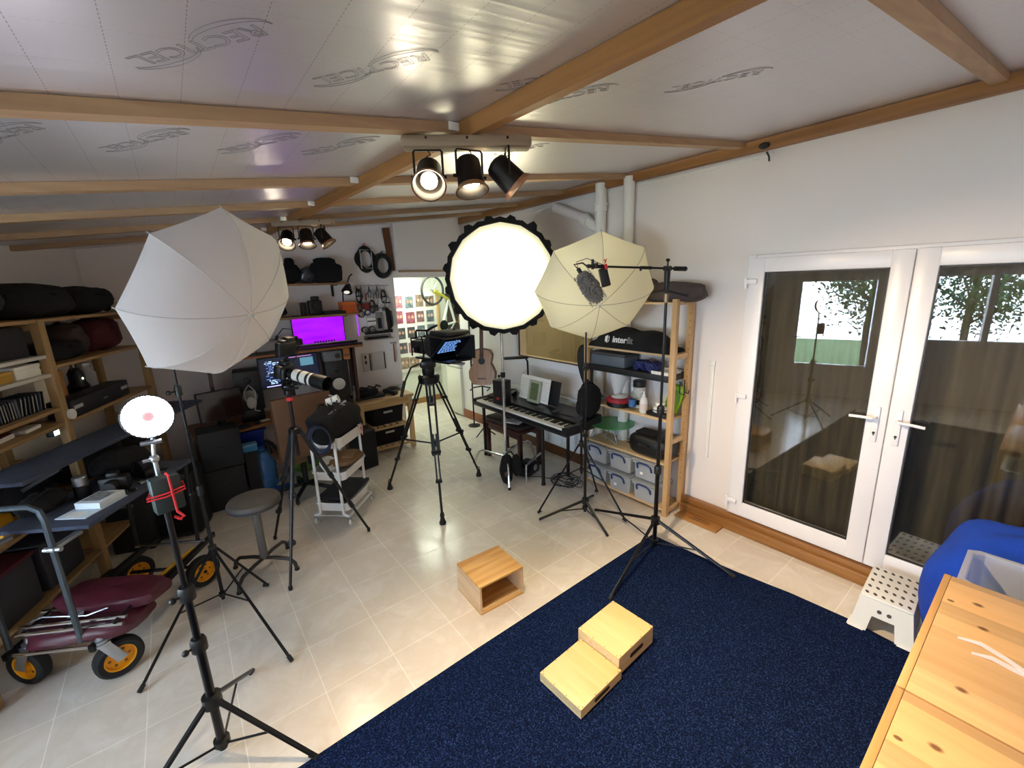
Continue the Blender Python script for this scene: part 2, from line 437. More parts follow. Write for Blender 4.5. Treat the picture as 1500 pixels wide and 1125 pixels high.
trim(MB().b2((2.44, 5.50, 2.285), (3.38, 5.53, 2.31)), 'trim_22', beam_x, 'thin pale timber strip under the white boxed panel')
# slanted wall on the shelving side: u runs from the back corner towards the camera
LA = V((-.60, YB, 0)); LD = V((-math.sin(math.radians(21)), -math.cos(math.radians(21)), 0)); LN = V((-LD.y, LD.x, 0))   # LN points into the room?
if LN.x < 0: LN = -LN
LM = Matrix((LD, V((0, 0, 1)), -LN)).transposed().to_4x4(); LM.translation = LA     # local x = along, y = up, z = outwards
LLEN = 7.75
GU0, GU1, GH = 2.85, 4.05, 2.05      # glazed side door
QU0, QU1, QZ0, QZ1 = 4.25, 6.3, .95, 2.05   # side window
wl = MB()
def lbox(mb, u0, u1, z0, z1, d0=0, d1=.12):
    vs = [LM @ V((u, z, d)) for u in (u0, u1) for z in (z0, z1) for d in (d0, d1)]
    return mb.add(vs, [(0, 1, 3, 2), (4, 6, 7, 5), (0, 4, 5, 1), (2, 3, 7, 6), (0, 2, 6, 4), (1, 5, 7, 3)])
lbox(wl, -.1, GU0, 0, 2.7); lbox(wl, GU0, GU1, GH, 2.7); lbox(wl, GU1, QU0, 0, 2.7); lbox(wl, QU0, QU1, 0, QZ0); lbox(wl, QU0, QU1, QZ1, 2.7); lbox(wl, QU1, LLEN, 0, 2.7)
struct(wl, 'wall_left', white_wall, smooth=0)
struct(MB().b2((-4.0, YF-T, 0), (XR+T, YF, 3.2)), 'wall_front', white_wall, smooth=0)

# glass
def glass_mat(name, tint='#eef2f0', ior=1.6):
    m, nt, p, out = new_mat(name); N, L = nt.nodes, nt.links
    N.remove(p)
    tr = N.new('ShaderNodeBsdfTransparent'); tr.inputs['Color'].default_value = lin(tint)
    gl = N.new('ShaderNodeBsdfGlossy'); gl.inputs['Roughness'].default_value = .004
    fr = N.new('ShaderNodeFresnel'); fr.inputs['IOR'].default_value = ior
    ge = N.new('ShaderNodeNewGeometry'); iv = N.new('ShaderNodeMath'); iv.operation = 'SUBTRACT'; iv.inputs[0].default_value = 1; L.new(ge.outputs['Backfacing'], iv.inputs[1])
    mu = N.new('ShaderNodeMath'); mu.operation = 'MULTIPLY'; L.new(fr.outputs[0], mu.inputs[0]); L.new(iv.outputs[0], mu.inputs[1])
    mx = N.new('ShaderNodeMixShader'); L.new(mu.outputs[0], mx.inputs[0]); L.new(tr.outputs[0], mx.inputs[1]); L.new(gl.outputs[0], mx.inputs[2])
    L.new(mx.outputs[0], out.inputs['Surface']); return m
pane_glass = glass_mat('double glazing', '#dcdbd6', 2.15)
clear_glass = glass_mat('clear glass', '#f2f5f4', 1.45)
gasket = mat('dark gasket', '#2b2b2d', .5)

# french doors: outer frame + two leaves
fr = MB()
x0, x1 = XR-.035, XR+.06
fr.b2((x0, DY1-.055, DZ0), (x1, DY1, DZ1), .006); fr.b2((x0, DY0, DZ0), (x1, DY0+.055, DZ1), .006)
fr.b2((x0, DY0+.055, DZ1-.05), (x1, DY1-.055, DZ1), .006); fr.b2((x0, DY0+.055, DZ0), (x1, DY1-.055, DZ0+.03), .006)
struct(fr, 'trim_23', upvc)['label'] = 'white outer frame of the glazed double doors'
MID = .592
def leaf(n, ya, yb, hinge_hi, label):
    xl0, xl1 = XR-.055, XR+.01
    g0, g1, gz0, gz1 = ya+.105, yb-.105, DZ0+.135, DZ1-.125
    d = MB()
    d.b2((xl0, ya, DZ0+.012), (xl1, g0, DZ1-.022), .008); d.b2((xl0, g1, DZ0+.012), (xl1, yb, DZ1-.022), .008)
    d.b2((xl0, g0-.004, gz1), (xl1, g1+.004, DZ1-.022), .008); d.b2((xl0, g0-.004, DZ0+.012), (xl1, g1+.004, gz0), .008)
    for yv in (ya+.14, yb-.14): d.b2((xl0-.001, yv-.014, DZ0+.075), (xl0+.004, yv+.014, DZ0+.079))
    o = struct(d, 'door_%d' % n, upvc); o['label'] = label
    gk = MB(); e = .007
    gk.b2((xl0+.012, g0, gz0), (xl0+.03, g0+e, gz1)); gk.b2((xl0+.012, g1-e, gz0), (xl0+.03, g1, gz1)); gk.b2((xl0+.012, g0, gz0), (xl0+.03, g1, gz0+e)); gk.b2((xl0+.012, g0, gz1-e), (xl0+.03, g1, gz1))
    gk.build('gasket', gasket, o)
    MB().b2((xl0+.02, g0+.002, gz0+.002), (xl0+.024, g1-.002, gz1-.002)).build('glass_pane', pane_glass, o, smooth=0)
    s = 1 if hinge_hi else -1                       # free edge is towards the seam
    yh = ya+.052 if hinge_hi else yb-.052
    hp = MB(); hp.box((xl0-.006, yh, 1.14), (.012, .034, .235), 0, .005); hp.build('handle_plate', upvc, o)
    hd = MB(); hd.tube([(xl0-.01, yh, 1.19), (xl0-.045, yh, 1.19), (xl0-.055, yh+s*.012, 1.188), (xl0-.052, yh+s*.06, 1.187), (xl0-.05, yh+s*.13, 1.182)], .0095, 8)
    hd.build('handle', upvc, o)
    ks = MB(); ks.cyl((xl0-.011, yh, 1.085), (xl0-.015, yh, 1.085), .008, n=10); ks.b2((xl0-.015, yh-.003, 1.068), (xl0-.011, yh+.003, 1.085)); ks.build('keyhole', mat('keyhole', '#3a3634', .4, .6), o)
    yg = yb if hinge_hi else ya
    for z in (2.05, 1.17, .27):
        h = MB(); h.box((xl0-.012, yg-s*.028, z), (.024, .075, .04), 0, .009); h.cyl((xl0-.016, yg+s*.012, z-.05), (xl0-.016, yg+s*.012, z+.025), .012, n=10); h.build('hinge', upvc, o)
leaf(1, MID+.002, DY1-.02, True, 'white glazed door leaf beside the shelving')
leaf(2, DY0+.02, MID-.002, False, 'white glazed door leaf behind the blue bean bag')
# ledge and skirting
trim(MB().b2((3.40, -.5, 0), (XR-.001, 1.93, .085), .008).b2((3.425, -.5, .083), (XR-.001, 1.93, .132), .006), 'trim_24', oak_skirt, 'stepped oak ledge under the glazed doors')
struct(MB().b2((XR-.022, 2.9, 0), (XR-.001, 5.0, .135), .003), 'baseboard_right', dark_skirt)
struct(MB().b2((XR-.02, 5.2, 0), (XR-.001, 5.8, .14), .003), 'baseboard_back', wood('reddish skirting', '#a8694a', '#8a5236', 'y'))
# outside of the french doors: pleated curtain
def curtain(y0, y1, z0, z1, x, name, label, m, amp=.028, pitch=.11):
    mb = MB(); n = int((y1-y0)/.014); rows = 10; vs = []
    for j in range(rows+1):
        z = z0+(z1-z0)*j/rows
        for i in range(n+1):
            y = y0+(y1-y0)*i/n
            vs.append((x+amp*math.sin(2*PI*y/pitch+.6*math.sin(y*9)+.25*math.sin(z*3))*(.7+.3*math.sin(y*13)), y, z))
    fs = [(j*(n+1)+i, j*(n+1)+i+1, (j+1)*(n+1)+i+1, (j+1)*(n+1)+i) for j in range(rows) for i in range(n)]
    mb.add(vs, fs)
    return solo(mb, name, m, label, 'curtain', smooth=80)
olive = mat('olive curtain cloth', '#857c66', .95, var=.25, vscale=5, bump=.2, bscale=200, stretch=(1, 6, .4))
curtain(.60, DY1+.05, .12, DZ1+.06, XR+.16, 'curtain', 'olive brown curtain hanging behind the door leaf beside the shelving', olive)
curtain(DY0-.1, .585, .12, DZ1+.06, XR+.16, 'curtain', 'olive brown curtain hanging behind the door leaf beside the blue bean bag', olive)
struct(MB().b2((XR+.26, DY0-.3, 0), (XR+.30, DY1+.3, 2.6)), 'light_block_outside', mat('light block behind curtain', '#6d6a5c', .9), smooth=0)  # added unseen slab, stops sky light coming in behind the curtains

# internal window over the keyboard, a small store behind it
wf = MB(); xw0, xw1 = XR-.03, XR+.02
wf.b2((xw0, WY0-.10, WZ0-.09), (xw1, WY1+.12, WZ0), .006); wf.b2((xw0, WY0-.10, WZ1), (xw1, WY1+.12, WZ1+.09), .006)
wf.b2((xw0, WY0-.10, WZ0), (xw1, WY0, WZ1), .006); wf.b2((xw0, WY1, WZ0), (xw1, WY1+.12, WZ1), .006)
w1 = struct(wf, 'window_1', upvc); w1['label'] = 'white framed inside window above the digital piano'
g = MB(); e = .012
g.b2((xw0+.02, WY0, WZ0), (xw0+.035, WY1, WZ0+e)); g.b2((xw0+.02, WY0, WZ1-e), (xw0+.035, WY1, WZ1)); g.b2((xw0+.02, WY0, WZ0), (xw0+.035, WY0+e, WZ1)); g.b2((xw0+.02, WY1-e, WZ0), (xw0+.035, WY1, WZ1))
g.build('gasket', gasket, w1)
MB().b2((xw0+.025, WY0, WZ0), (xw0+.029, WY1, WZ1)).build('glass_pane', glass_mat('window glass', '#e6e2d0', 1.7), w1, smooth=0)
st = MB(); xs = XR+T+.002
stp = mat('store paint', '#b9b4a4', .8)
for nm_, lo_, hi_ in (('wall_store', (xs+1.6, 2.7, .4), (xs+1.65, 5.0, 2.6)), ('wall_store_near', (xs, 2.65, .4), (xs+1.65, 2.7, 2.6)), ('wall_store_far', (xs, 5.0, .4), (xs+1.65, 5.05, 2.6)), ('floor_store', (xs, 2.7, .35), (xs+1.6, 5.0, .4)), ('ceiling_store', (xs, 2.7, 2.55), (xs+1.6, 5.0, 2.6))): struct(MB().b2(lo_, hi_), nm_, stp, smooth=0)
cr = thing('storage_crate', 'yellow crate standing in the room behind the inside window', 'crate', (xs+.85, 3.62, .4))
MB().b2((-.3, -.22, 0), (.3, .22, .98), .02).build('body', mat('yellow crate', '#a79a4c', .6), cr); MB().b2((-.31, -.23, .95), (.31, .23, 1.0), .01).build('lid', mat('yellow lid', '#b8ac62', .6), cr)
jb = thing('cardboard_box', 'tan box beside the yellow crate behind the inside window', 'box', (xs+.55, 3.2, .4))
MB().b2((-.16, -.10, 0), (.16, .10, 1.22), .01).build('carton', mat('tan card', '#a8906c', .8), jb)
MB().b2((-.165, -.012, 1.215), (.165, .012, 1.222)).build('tape', mat('pale tape', '#dcc492', .4), jb)

# pipes, trunking, small wall things
pp = thing('waste_pipe', 'white soil pipe with side branch and collar by the ceiling', 'pipe', (3.41, 2.93, 0))
MB().cyl((0, 0, .02), (0, 0, 2.99), .053, n=20).build('pipe', white_pl, pp)
MB().cyl((0, 0, 2.74), (0, 0, 2.80), .063, n=20).cyl((0, 0, 2.795), (0, 0, 2.815), .068, n=20).build('collar', white_pl, pp)
MB().tube([(0, 0, 2.58), (0, .08, 2.62), (0, .16, 2.68), (0, .21, 2.70)], .05, 14).cyl((0, .15, 2.66), (0, .215, 2.705), .064, n=18).build('branch', white_pl, pp)
MB().cyl((0, .22, 2.705), (0, .62, 2.87), .05, n=16).build('branch_pipe', white_wall, pp)
p2 = thing('waste_pipe', 'plain straight white pipe, second of the pair by the ceiling', 'pipe', (3.42, 2.61, 0))
MB().cyl((0, 0, .02), (0, 0, 2.99), .05, n=20).build('pipe', white_pl, p2)
MB().lathe([(.05, 0), (.056, .002), (.056, .03), (.05, .032)], (0, 0, 1.1), 20).build('collar', white_pl, p2)
solo(MB().b2((XR-.014, 1.44, 2.905), (XR-.001, 5.55, 2.93), .002), 'cable_trunking', white_pl, 'thin white cable trunking just below the timber plate', 'trunking')
solo(MB().b2((XR-.014, 1.74, .55), (XR-.001, 1.775, 1.40), .003).b2((XR-.02, 1.735, 1.37), (XR-.001, 1.79, 1.41), .004), 'cable_conduit', white_pl, 'slim white upright conduit between shelving and glazed doors', 'conduit')
sn = thing('ceiling_sensor', 'small black sensor at the end of the timber plate', 'sensor', (3.44, 1.47, 2.93))
MB().ell((-.045, 0, .03), (.03, .035, .022)).build('body', black_pl, sn); MB().tube([(0, 0, .0), (.02, -.01, -.03), (.03, -.01, -.06)], .006, 6).build('cable', black_pl, sn)
rad = thing('radiator', 'white panel radiator under the piano', 'radiator', (XR-.025, 3.95, .16))
rb = MB(); rb.b2((-.06, -.75, 0), (-.01, .75, .62), .008)
for i in range(38): rb.b2((-.066, -.735+i*.0395, .03), (-.058, -.715+i*.0395, .59), .003)
rb.build('panel', mat('radiator white', '#e9edf0', .35), rad)
MB().b2((-.062, -.752, .61), (-.008, .752, .63), .004).build('top_grille', white_mt, rad)

# side door and window on the shelving side, daylight behind them
def lframe(mb, u0, u1, z0, z1, w, d0=-.01, d1=.1):
    lbox(mb, u0, u0+w, z0, z1, d0, d1); lbox(mb, u1-w, u1, z0, z1, d0, d1); lbox(mb, u0+w, u1-w, z1-w, z1, d0, d1); lbox(mb, u0+w, u1-w, z0, z0+w, d0, d1)
d3 = MB(); lframe(d3, GU0, GU1, 0, GH, .1); lbox(d3, GU0+.1, GU1-.1, .46, .55, .01, .08); lbox(d3, GU0+.1, GU1-.1, .1, .46, .03, .06)
o = struct(d3, 'door_3', upvc); o['label'] = 'white half glazed side door letting in daylight'
g = MB(); lbox(g, GU0+.1, GU1-.1, .55, GH-.1, .045, .049); g.build('glass_pane', clear_glass, o, smooth=0)
h = MB(); h.tube([LM @ V(q) for q in ((GU0+.05, 1.02, -.01), (GU0+.05, 1.02, -.05), (GU0+.17, 1.015, -.055))], .009, 8); h.build('handle', chrome, o)
w2 = MB(); lframe(w2, QU0, QU1, QZ0, QZ1, .07); lbox(w2, (QU0+QU1)/2-.035, (QU0+QU1)/2+.035, QZ0+.07, QZ1-.07, .0, .09)
o = struct(w2, 'window_2', upvc); o['label'] = 'white side window letting in daylight'
g = MB(); lbox(g, QU0+.07, (QU0+QU1)/2-.035, QZ0+.07, QZ1-.07, .045, .049); lbox(g, (QU0+QU1)/2+.035, QU1-.07, QZ0+.07, QZ1-.07, .045, .049); g.build('glass_pane', clear_glass, o, smooth=0)
lw = MB(); vs = [LM @ V(q) for q in ((-3, -.12, .13), (10, -.12, .13), (10, -.12, 9), (-3, -.12, 9))]; lw.quad(*vs)
struct(lw, 'ground_lawn', mat('lawn', '#3f5226', .95, var=.35, vscale=20), smooth=0)['label'] = 'green lawn outside the side door'

# next room through the open doorway
YN = 7.1
nr = MB(); nr.b2((1.6, YN, 0), (5.5, YN+.1, 2.6)); struct(nr, 'wall_far', far_paint, smooth=0)
struct(MB().b2((1.6, YB+T+.002, 0), (1.65, YN, 2.6)), 'wall_far_left', far_paint, smooth=0)
struct(MB().b2((5.45, 5.72, 0), (5.5, YN, 2.6)).b2((XR+T+.002, 5.70, 0), (5.45, 5.75, 2.6)), 'wall_far_right', far_paint, smooth=0)
struct(MB().b2((1.6, YB+T, 2.55), (5.5, YN+.1, 2.65)), 'ceiling_far', mat('white ceiling paint', '#f2f2ee', .9), smooth=0)
struct(MB().b2((1.65, YN-.02, 0), (5.45, YN-.001, .1), .003), 'baseboard_far', wood('oak skirting', '#b3824c', '#8f6233', 'x'))
# ------------------------------------------------------------------ daylight and lamps
w = bpy.data.worlds.new('World'); SC.world = w; w.use_nodes = True
bg = w.node_tree.nodes['Background']; bg.inputs['Color'].default_value = (.67, .80, 1.0, 1); bg.inputs['Strength'].default_value = SKY
def portal(M, sx, sy):
    l = bpy.data.lights.new('daylight_portal', 'AREA'); l.shape = 'RECTANGLE'; l.size = sx; l.size_y = sy; l.cycles.is_portal = True
    o = bpy.data.objects.new('daylight_portal', l); COL.objects.link(o); o.matrix_world = M
def face(p, d):
    q = V(d).to_track_quat('-Z', 'Y'); return Matrix.Translation(p) @ q.to_matrix().to_4x4()
portal(face(LM @ V(((GU0+GU1)/2, 1.25, .07)), LN), GU1-GU0-.2, 1.4)
portal(face(LM @ V(((QU0+QU1)/2, (QZ0+QZ1)/2, .07)), LN), QU1-QU0-.1, QZ1-QZ0-.1)

bulb_mat = emis('warm bulb', '#fff0cf', 30)
lamp_blk = mat('dark bronze lamp metal', '#2a2521', .42, .7)
lamp_in = mat('copper lamp rim', '#b98a6a', .35, .6)
grey_wood = wood('grey washed oak', '#a08c74', '#75624e', 'x', 1, .6, .6)
def spot_bar(x, y, z, rz, length, lamps, label, g=1.3, pw=120):
    """oak board with three cans; lamps = (offset along board, heading, tilt from straight down)"""
    t = thing('spotlight_bar', label, 'ceiling light', (x, y, z), rz)
    MB().box((0, 0, .022), (length, .085, .044), 0, .012).build('mount_board', grey_wood, t)
    sc = MB()
    for u in (-.13, .0, .13): sc.cyl((u*length/.42, -.043, .03), (u*length/.42, -.046, .03), .005, n=8)
    sc.build('screw', lamp_blk, t)['kind'] = 'stuff'
    R = Matrix.Rotation(rz, 4, 'Z').inverted()
    for u, head, tilt in lamps:
        d = R.to_3x3() @ V((math.sin(tilt)*math.sin(head), math.sin(tilt)*math.cos(head), -math.cos(tilt)))
        c = V((u, 0, -.098)); side = d.cross(V((0, 0, 1))).normalized() if tilt > .05 else V((1, 0, 0))
        br = MB(); wv = .055
        br.tube([c+side*wv, c+side*wv+V((0, 0, .09)), c+side*(wv-.008)+V((0, 0, .098)), c-side*(wv-.008)+V((0, 0, .098)), c-side*wv+V((0, 0, .09)), c-side*wv], .0045, 6)
        for s in (1, -1): br.cyl(c+side*wv*s, c+side*(wv+.014)*s, .007, n=8)
        b = br.build('bracket', lamp_blk, t)
        MB().tube([V((u, 0, 0)), V((u+.012, 0, -.018)), V((u-.014, .004, -.03)), V((u+.01, .004, -.04)), c-d*.052], .003, 5).build('flex', lamp_blk, b)
        can = MB(); can.lathe([(q_[0]*g, q_[1]*g) for q_ in ((.012, -.062), (.03, -.055), (.037, -.045), (.042, .03), (.05, .042), (.0515, .048), (.048, .048), (.041, .036), (.036, -.02))], c, 24, d, cap=False)
        k = can.build('can', lamp_blk, t)
        rm = MB(); rm.lathe([(q_[0]*g, q_[1]*g) for q_ in ((.0415, .034), (.049, .0475), (.0525, .0485), (.0525, .0465), (.050, .041), (.042, .030))], c, 24, d, cap=False); rm.build('rim', lamp_in, k)
        bl = MB(); bl.lathe([(q_[0]*g, q_[1]*g) for q_ in ((.0, .030), (.018, .030), (.0245, .026), (.0245, .016), (.0, .01))], c, 20, d); bl.build('bulb', bulb_mat, k)
        l = bpy.data.lights.new('spot_lamp', 'SPOT'); l.energy = pw; l.color = (1, .74, .44); l.spot_size = math.radians(95); l.spot_blend = .8; l.shadow_soft_size = .025
        lo = bpy.data.objects.new('spot_lamp', l); COL.objects.link(lo)
        wd = Matrix.Rotation(rz, 3, 'Z') @ d
        lo.matrix_world = face(WM[t.name] @ (c+d*.044), wd)
rz1 = math.radians(-32)
spot_bar(1.015, 1.55, 2.613, rz1, .50, [(-.155, math.radians(212), .85), (.005, math.radians(190), .3), (.155, math.radians(120), .8)], 'oak bar of three spotlights, the bigger one close by under the middle purlin')
rz2 = math.radians(-41)
spot_bar(.955, 3.92, 2.602, rz2, .50, [(-.155, math.radians(205), .75), (.01, math.radians(190), .35), (.155, math.radians(120), .6)], 'oak bar of three spotlights above the desk corner', pw=7)
# next room ceiling lamp
cl = thing('ceiling_lamp', 'flat ceiling lamp in the room beyond the doorway', 'ceiling light', (3.0, 6.4, 2.5))
MB().b2((-.5, -.2, .0), (.5, .2, .048), .01).build('frame', white_mt, cl); MB().b2((-.48, -.18, -.004), (.48, .18, .001)).build('diffuser', emis('cool diffuser', '#f4ffe8', 14), cl)
sl = thing('ceiling_lamp', 'lamp in the store behind the inside window', 'ceiling light', (4.5, 3.9, 2.5))
MB().b2((-.2, -.2, .0), (.2, .2, .048), .01).build('frame', white_mt, sl); MB().b2((-.18, -.18, -.004), (.18, .18, .001)).build('diffuser', emis('warm diffuser', '#fff0d8', 22), sl)
# ------------------------------------------------------------------ umbrellas, stands, softbox
def cloth_mat(name, col, tr):
    m, nt, p, out = new_mat(name); N, L = nt.nodes, nt.links
    N.remove(p)
    d = N.new('ShaderNodeBsdfDiffuse'); d.inputs['Color'].default_value = lin(col)
    t = N.new('ShaderNodeBsdfTranslucent'); t.inputs['Color'].default_value = lin(col)
    mx = N.new('ShaderNodeMixShader'); mx.inputs[0].default_value = tr
    L.new(d.outputs[0], mx.inputs[1]); L.new(t.outputs[0], mx.inputs[2]); L.new(mx.outputs[0], out.inputs['Surface']); return m
rib_m = mat('pale rib seam', '#bfbab8', .6); rib_d = mat('beige rib seam', '#8f8878', .6)
brolly = cloth_mat('white umbrella nylon', '#e9e6e8', .4)
def axes(az, el):
    a = V((math.cos(el)*math.sin(az), math.cos(el)*math.cos(az), math.sin(el)))
    r = V((0, 0, 1)).cross(a).normalized(); return a, r, a.cross(r)
brolly_lit = cloth_mat('white nylon tinted by softbox', '#f0ead2', .45)  # white cloth; the warm softbox glow is mixed into its colour
def umbrella(label, hub, az, el, R, dep, ph, shaft, pole, cm=None):
    hub = V(hub); a, r, u = axes(az, el)
    t = thing('photo_umbrella', label, 'umbrella', hub+a*-dep, 0, 'shoot through umbrellas')
    n, m, sub = 8, 10, 6; vs = []
    def P(q, th, sag):
        rad = R*math.sin(q*PI/2*.93)/math.sin(PI/2*.93)
        back = dep*(1-math.cos(q*PI/2*.93))/(1-math.cos(PI/2*.93))
        f = rad*(1-sag); return hub-a*(back*(1+.0*sag))+f*(math.cos(th)*r+math.sin(th)*u)
    for j in range(m+1):
        q = max(j/m, .01)
        for i in range(n*sub):
            k = (i % sub)/sub; th = ph+2*PI*i/(n*sub)
            cs = math.cos(PI/n)/math.cos((k-.5)*2*PI/n)        # straight edge between ribs
            s = (1-cs)*q*1.15
            vs.append(P(q, th, s))
    N_ = n*sub
    fs = [(j*N_+i, j*N_+(i+1) % N_, (j+1)*N_+(i+1) % N_, (j+1)*N_+i) for j in range(m) for i in range(N_)]
    MB().add(vs, fs).build('canopy', cm or brolly, t, world=True, smooth=15)
    for i in range(n):
        th = ph+2*PI*i/n
        pts = [P(j/12, th, 0)+a*.001 for j in range(13)]
        rb = MB(); rb.tube(pts, .0018, 5); e = pts[-1]-pts[-2]; rb.cyl(pts[-1], pts[-1]+e.normalized()*.014, .003, n=6)
        rb.build('rib', rib_d if cm else rib_m, t, world=True)
    for i in range(n):
        th = ph+2*PI*i/n; q = P(.55, th, 0)-a*.006
        MB().cyl(hub-a*(dep*1.25), q, .0016, n=5).build('stretcher', steel, t, world=True)
    MB().cyl(hub+a*.035, hub-a*shaft, .004, n=8).build('shaft', steel, t, world=True)
    MB().cyl(hub+a*.004, hub-a*.012, .012, n=12).cyl(hub+a*.033, hub+a*.037, .006, n=8).build('hub_cap', white_pl, t, world=True)
    return hub, a
hubL, aL = umbrella('big white shoot through umbrella over the black wheeled cart, its tip towards the stool', (.345, 2.834, 1.976), math.radians(143.5), math.radians(-23.98), .502, .257, 1.648, .62, None)
hubR, aR = umbrella('cream lit white umbrella behind the furry microphone', (2.617, 2.247, 1.908), math.radians(216.55), math.radians(-30.75), .490, .238, math.radians(.6), .40, None, brolly_lit)

def leg_between(mb, a, b, r1, r2=None): mb.cyl(a, b, r1, r2 or r1, n=10)
def light_stand(name, label, base, feet, top, style, spread_z=.62, r=.0125, collar_z=(1.0, 1.5), foot_z=.012, cat='light stand', group=None, low=.2):
    """style 'splay': legs from a sliding hub down to the floor with struts; 'flat': low legs from a hub near the floor"""
    t = thing(name, label, cat, (base[0], base[1], 0), 0, group)
    B = V((base[0], base[1], 0))
    zs = [low]+list(collar_z)+[top]
    for i in range(len(zs)-1):
        rr = r*(1-.2*i); MB().cyl(B+V((0, 0, zs[i]-.03)), B+V((0, 0, zs[i+1])), rr, n=14).build('pole', black_sat, t, world=True)
    for z in collar_z:
        c = MB(); c.lathe([(r*1.0, -.03), (r*1.7, -.028), (r*1.7, .02), (r*1.35, .035), (r*.9, .036)], B+V((0, 0, z)), 14)
        k = c.build('collar', black_pl, t, world=True)
        MB().cyl(B+V((0, 0, z)), B+V((-.04, -.02, z)), .005, n=8).ell(B+V((-.048, -.024, z)), (.014, .014, .014), 10, 6).build('knob', black_pl, k, world=True)
    for fx, fy in feet:
        F = V((fx, fy, foot_z)); d = (F-B); d.z = 0; d.normalize()
        if style == 'splay':
            h = MB(); h.cyl(B+d*.022+V((0, 0, spread_z)), F, .0085, .0085, n=8); l = h.build('leg', black_sat, t, world=True)
            mid = lerp(B+d*.022+V((0, 0, spread_z)), F, .5)
            MB().cyl(B+d*.02+V((0, 0, low+.02)), mid, .0055, n=8).build('strut', black_sat, l, world=True)
        else:
            h = MB(); h.cyl(B+d*.02+V((0, 0, spread_z)), F+V((0, 0, .004)), .013, .011, n=8); l = h.build('leg', black_sat, t, world=True)
            mid = lerp(B+d*.02+V((0, 0, spread_z)), F, .55)
            if low < spread_z-.02: MB().cyl(B+d*.02+V((0, 0, low)), mid, .0055, n=8).build('strut', black_sat, l, world=True)
        MB().cyl(F-d*.03+V((0, 0, .014)), F+d*.005+V((0, 0, 0)), .0125, .012, n=8).build('foot', rubber, l, world=True)
    MB().lathe([(r, -.035), (r*2.1, -.03), (r*2.1, .025), (r, .03)], B+V((0, 0, spread_z)), 14).build('leg_collar', black_pl, t, world=True)
    if abs(low-spread_z) > .02: MB().lathe([(r, -.02), (r*1.8, -.015), (r*1.8, .015), (r, .02)], B+V((0, 0, low+.01)), 14).build('foot_collar', black_pl, t, world=True)
    return t
def umbrella_head(name, label, base, top, hub, a, s0, s1):
    """speedlight style bracket and flash behind the umbrella"""
    B = V((base[0], base[1], top)); t = thing(name, label, 'flash bracket', B)
    MB().lathe([(.012, 0), (.02, .004), (.02, .05), (.014, .055)], B, 14).build('socket', black_pl, t, world=True)
    c = hub-a*s0
    MB().bar(B+V((0, 0, .045)), c+V((0, 0, -.01)), .03, .03, .006).build('bracket', black_pl, t, world=True)
    f = MB(); q = V((0, 0, 1)).cross(a).normalized(); z = a.cross(q)
    R = Matrix((q, a, z)).transposed().to_4x4()
    f.box(c+z*.07-a*.02, (.07, .10, .05), 0, .008, R).box(c+z*.03-a*.06, (.06, .04, .09), 0, .008, R); f.build('flash_body', black_pl, t, world=True)
    MB().box(c+z*.07+a*.033, (.06, .006, .042), 0, .002, R).build('flash_window', white_pl, t, world=True)
baseL = (-.05, 3.30)
light_stand('light_stand', 'slim black stand carrying the big umbrella beside the yellow wheel', baseL, [(-.48, 2.77), (.21, 2.45), (.22, 3.28)], 2.16, 'splay', .42, .0115, (.85, 1.52), low=.06, group='umbrella stands')
umbrella_head('flash_bracket', 'black flash and bracket behind the big umbrella', baseL, 2.15, hubL, aL, .56, 0)
baseR = (2.70, 2.46)
light_stand('light_stand', 'black stand with flat tripod feet under the cream lit umbrella, before the piano', baseR, [(2.30, 2.64), (2.56, 2.08), (2.99, 2.62)], 1.98, 'flat', .13, .013, (.78, 1.38), low=.05, group='umbrella stands')
umbrella_head('flash_bracket', 'black flash and bracket behind the cream lit umbrella', baseR, 1.97, hubR, aR, .28, 0)
# second stand close behind (feet seen either side of the flat one)
light_stand('light_stand', 'thin black stand directly behind the flat footed umbrella stand', (2.80, 2.60), [(2.37, 2.74), (2.86, 2.12), (3.10, 2.66)], 1.05, 'splay', .62, .010, (.85,), low=.35, group='umbrella stands')

# ring light stand in front
rb_ = (-.15, 2.12)
light_stand('light_stand', 'thick black stand in the front carrying the lit ring light', rb_, [(.02, 2.52), (-.53, 1.93), (.18, 1.80)], 1.40, 'flat', .30, .0185, (.60, .86), low=.05)
RC = V((-.14, 2.12, 1.645)); RS = .70; n_r = V((.25, -1, .22)).normalized(); ru = V((0, 0, 1)).cross(n_r).normalized(); rv = n_r.cross(ru)
rl = thing('ring_light', 'round white LED ring light glowing on the thick front stand', 'ring light', RC)
rbm = MB(); rbm.lathe([(q_*RS, h_) for q_, h_ in ((.03, -.028), (.105, -.028), (.118, -.018), (.12, 0), (.116, .004), (.03, .002))], RC, 40, n_r, cap=False); rbm.build('housing', mat('ring housing', '#2c2a2c', .5), rl, world=True)
rfm = MB(); rfm.lathe([(q_*RS, h_) for q_, h_ in ((.028, .004), (.031, .008), (.109, .008), (.113, .004))], RC, 40, n_r, cap=False); rfm.build('light_face', emis('cool ring diffuser', '#fff4ff', 26), rl, world=True)
ds = MB()
for i in range(30):
    t_ = 2*PI*i/30; p = RC+n_r*.008+.113*RS*(math.cos(t_)*ru+math.sin(t_)*rv); ds.ell(p, (.003, .003, .003), 6, 4)
ds.build('led_dot', mat('led dot', '#55505a', .4), rl, world=True)['kind'] = 'stuff'
MB().cyl(RC-n_r*.02, RC+n_r*.006, .028*RS, n=24).build('centre_plate', mat('pinkish centre', '#c9a2a2', .5), rl, world=True)
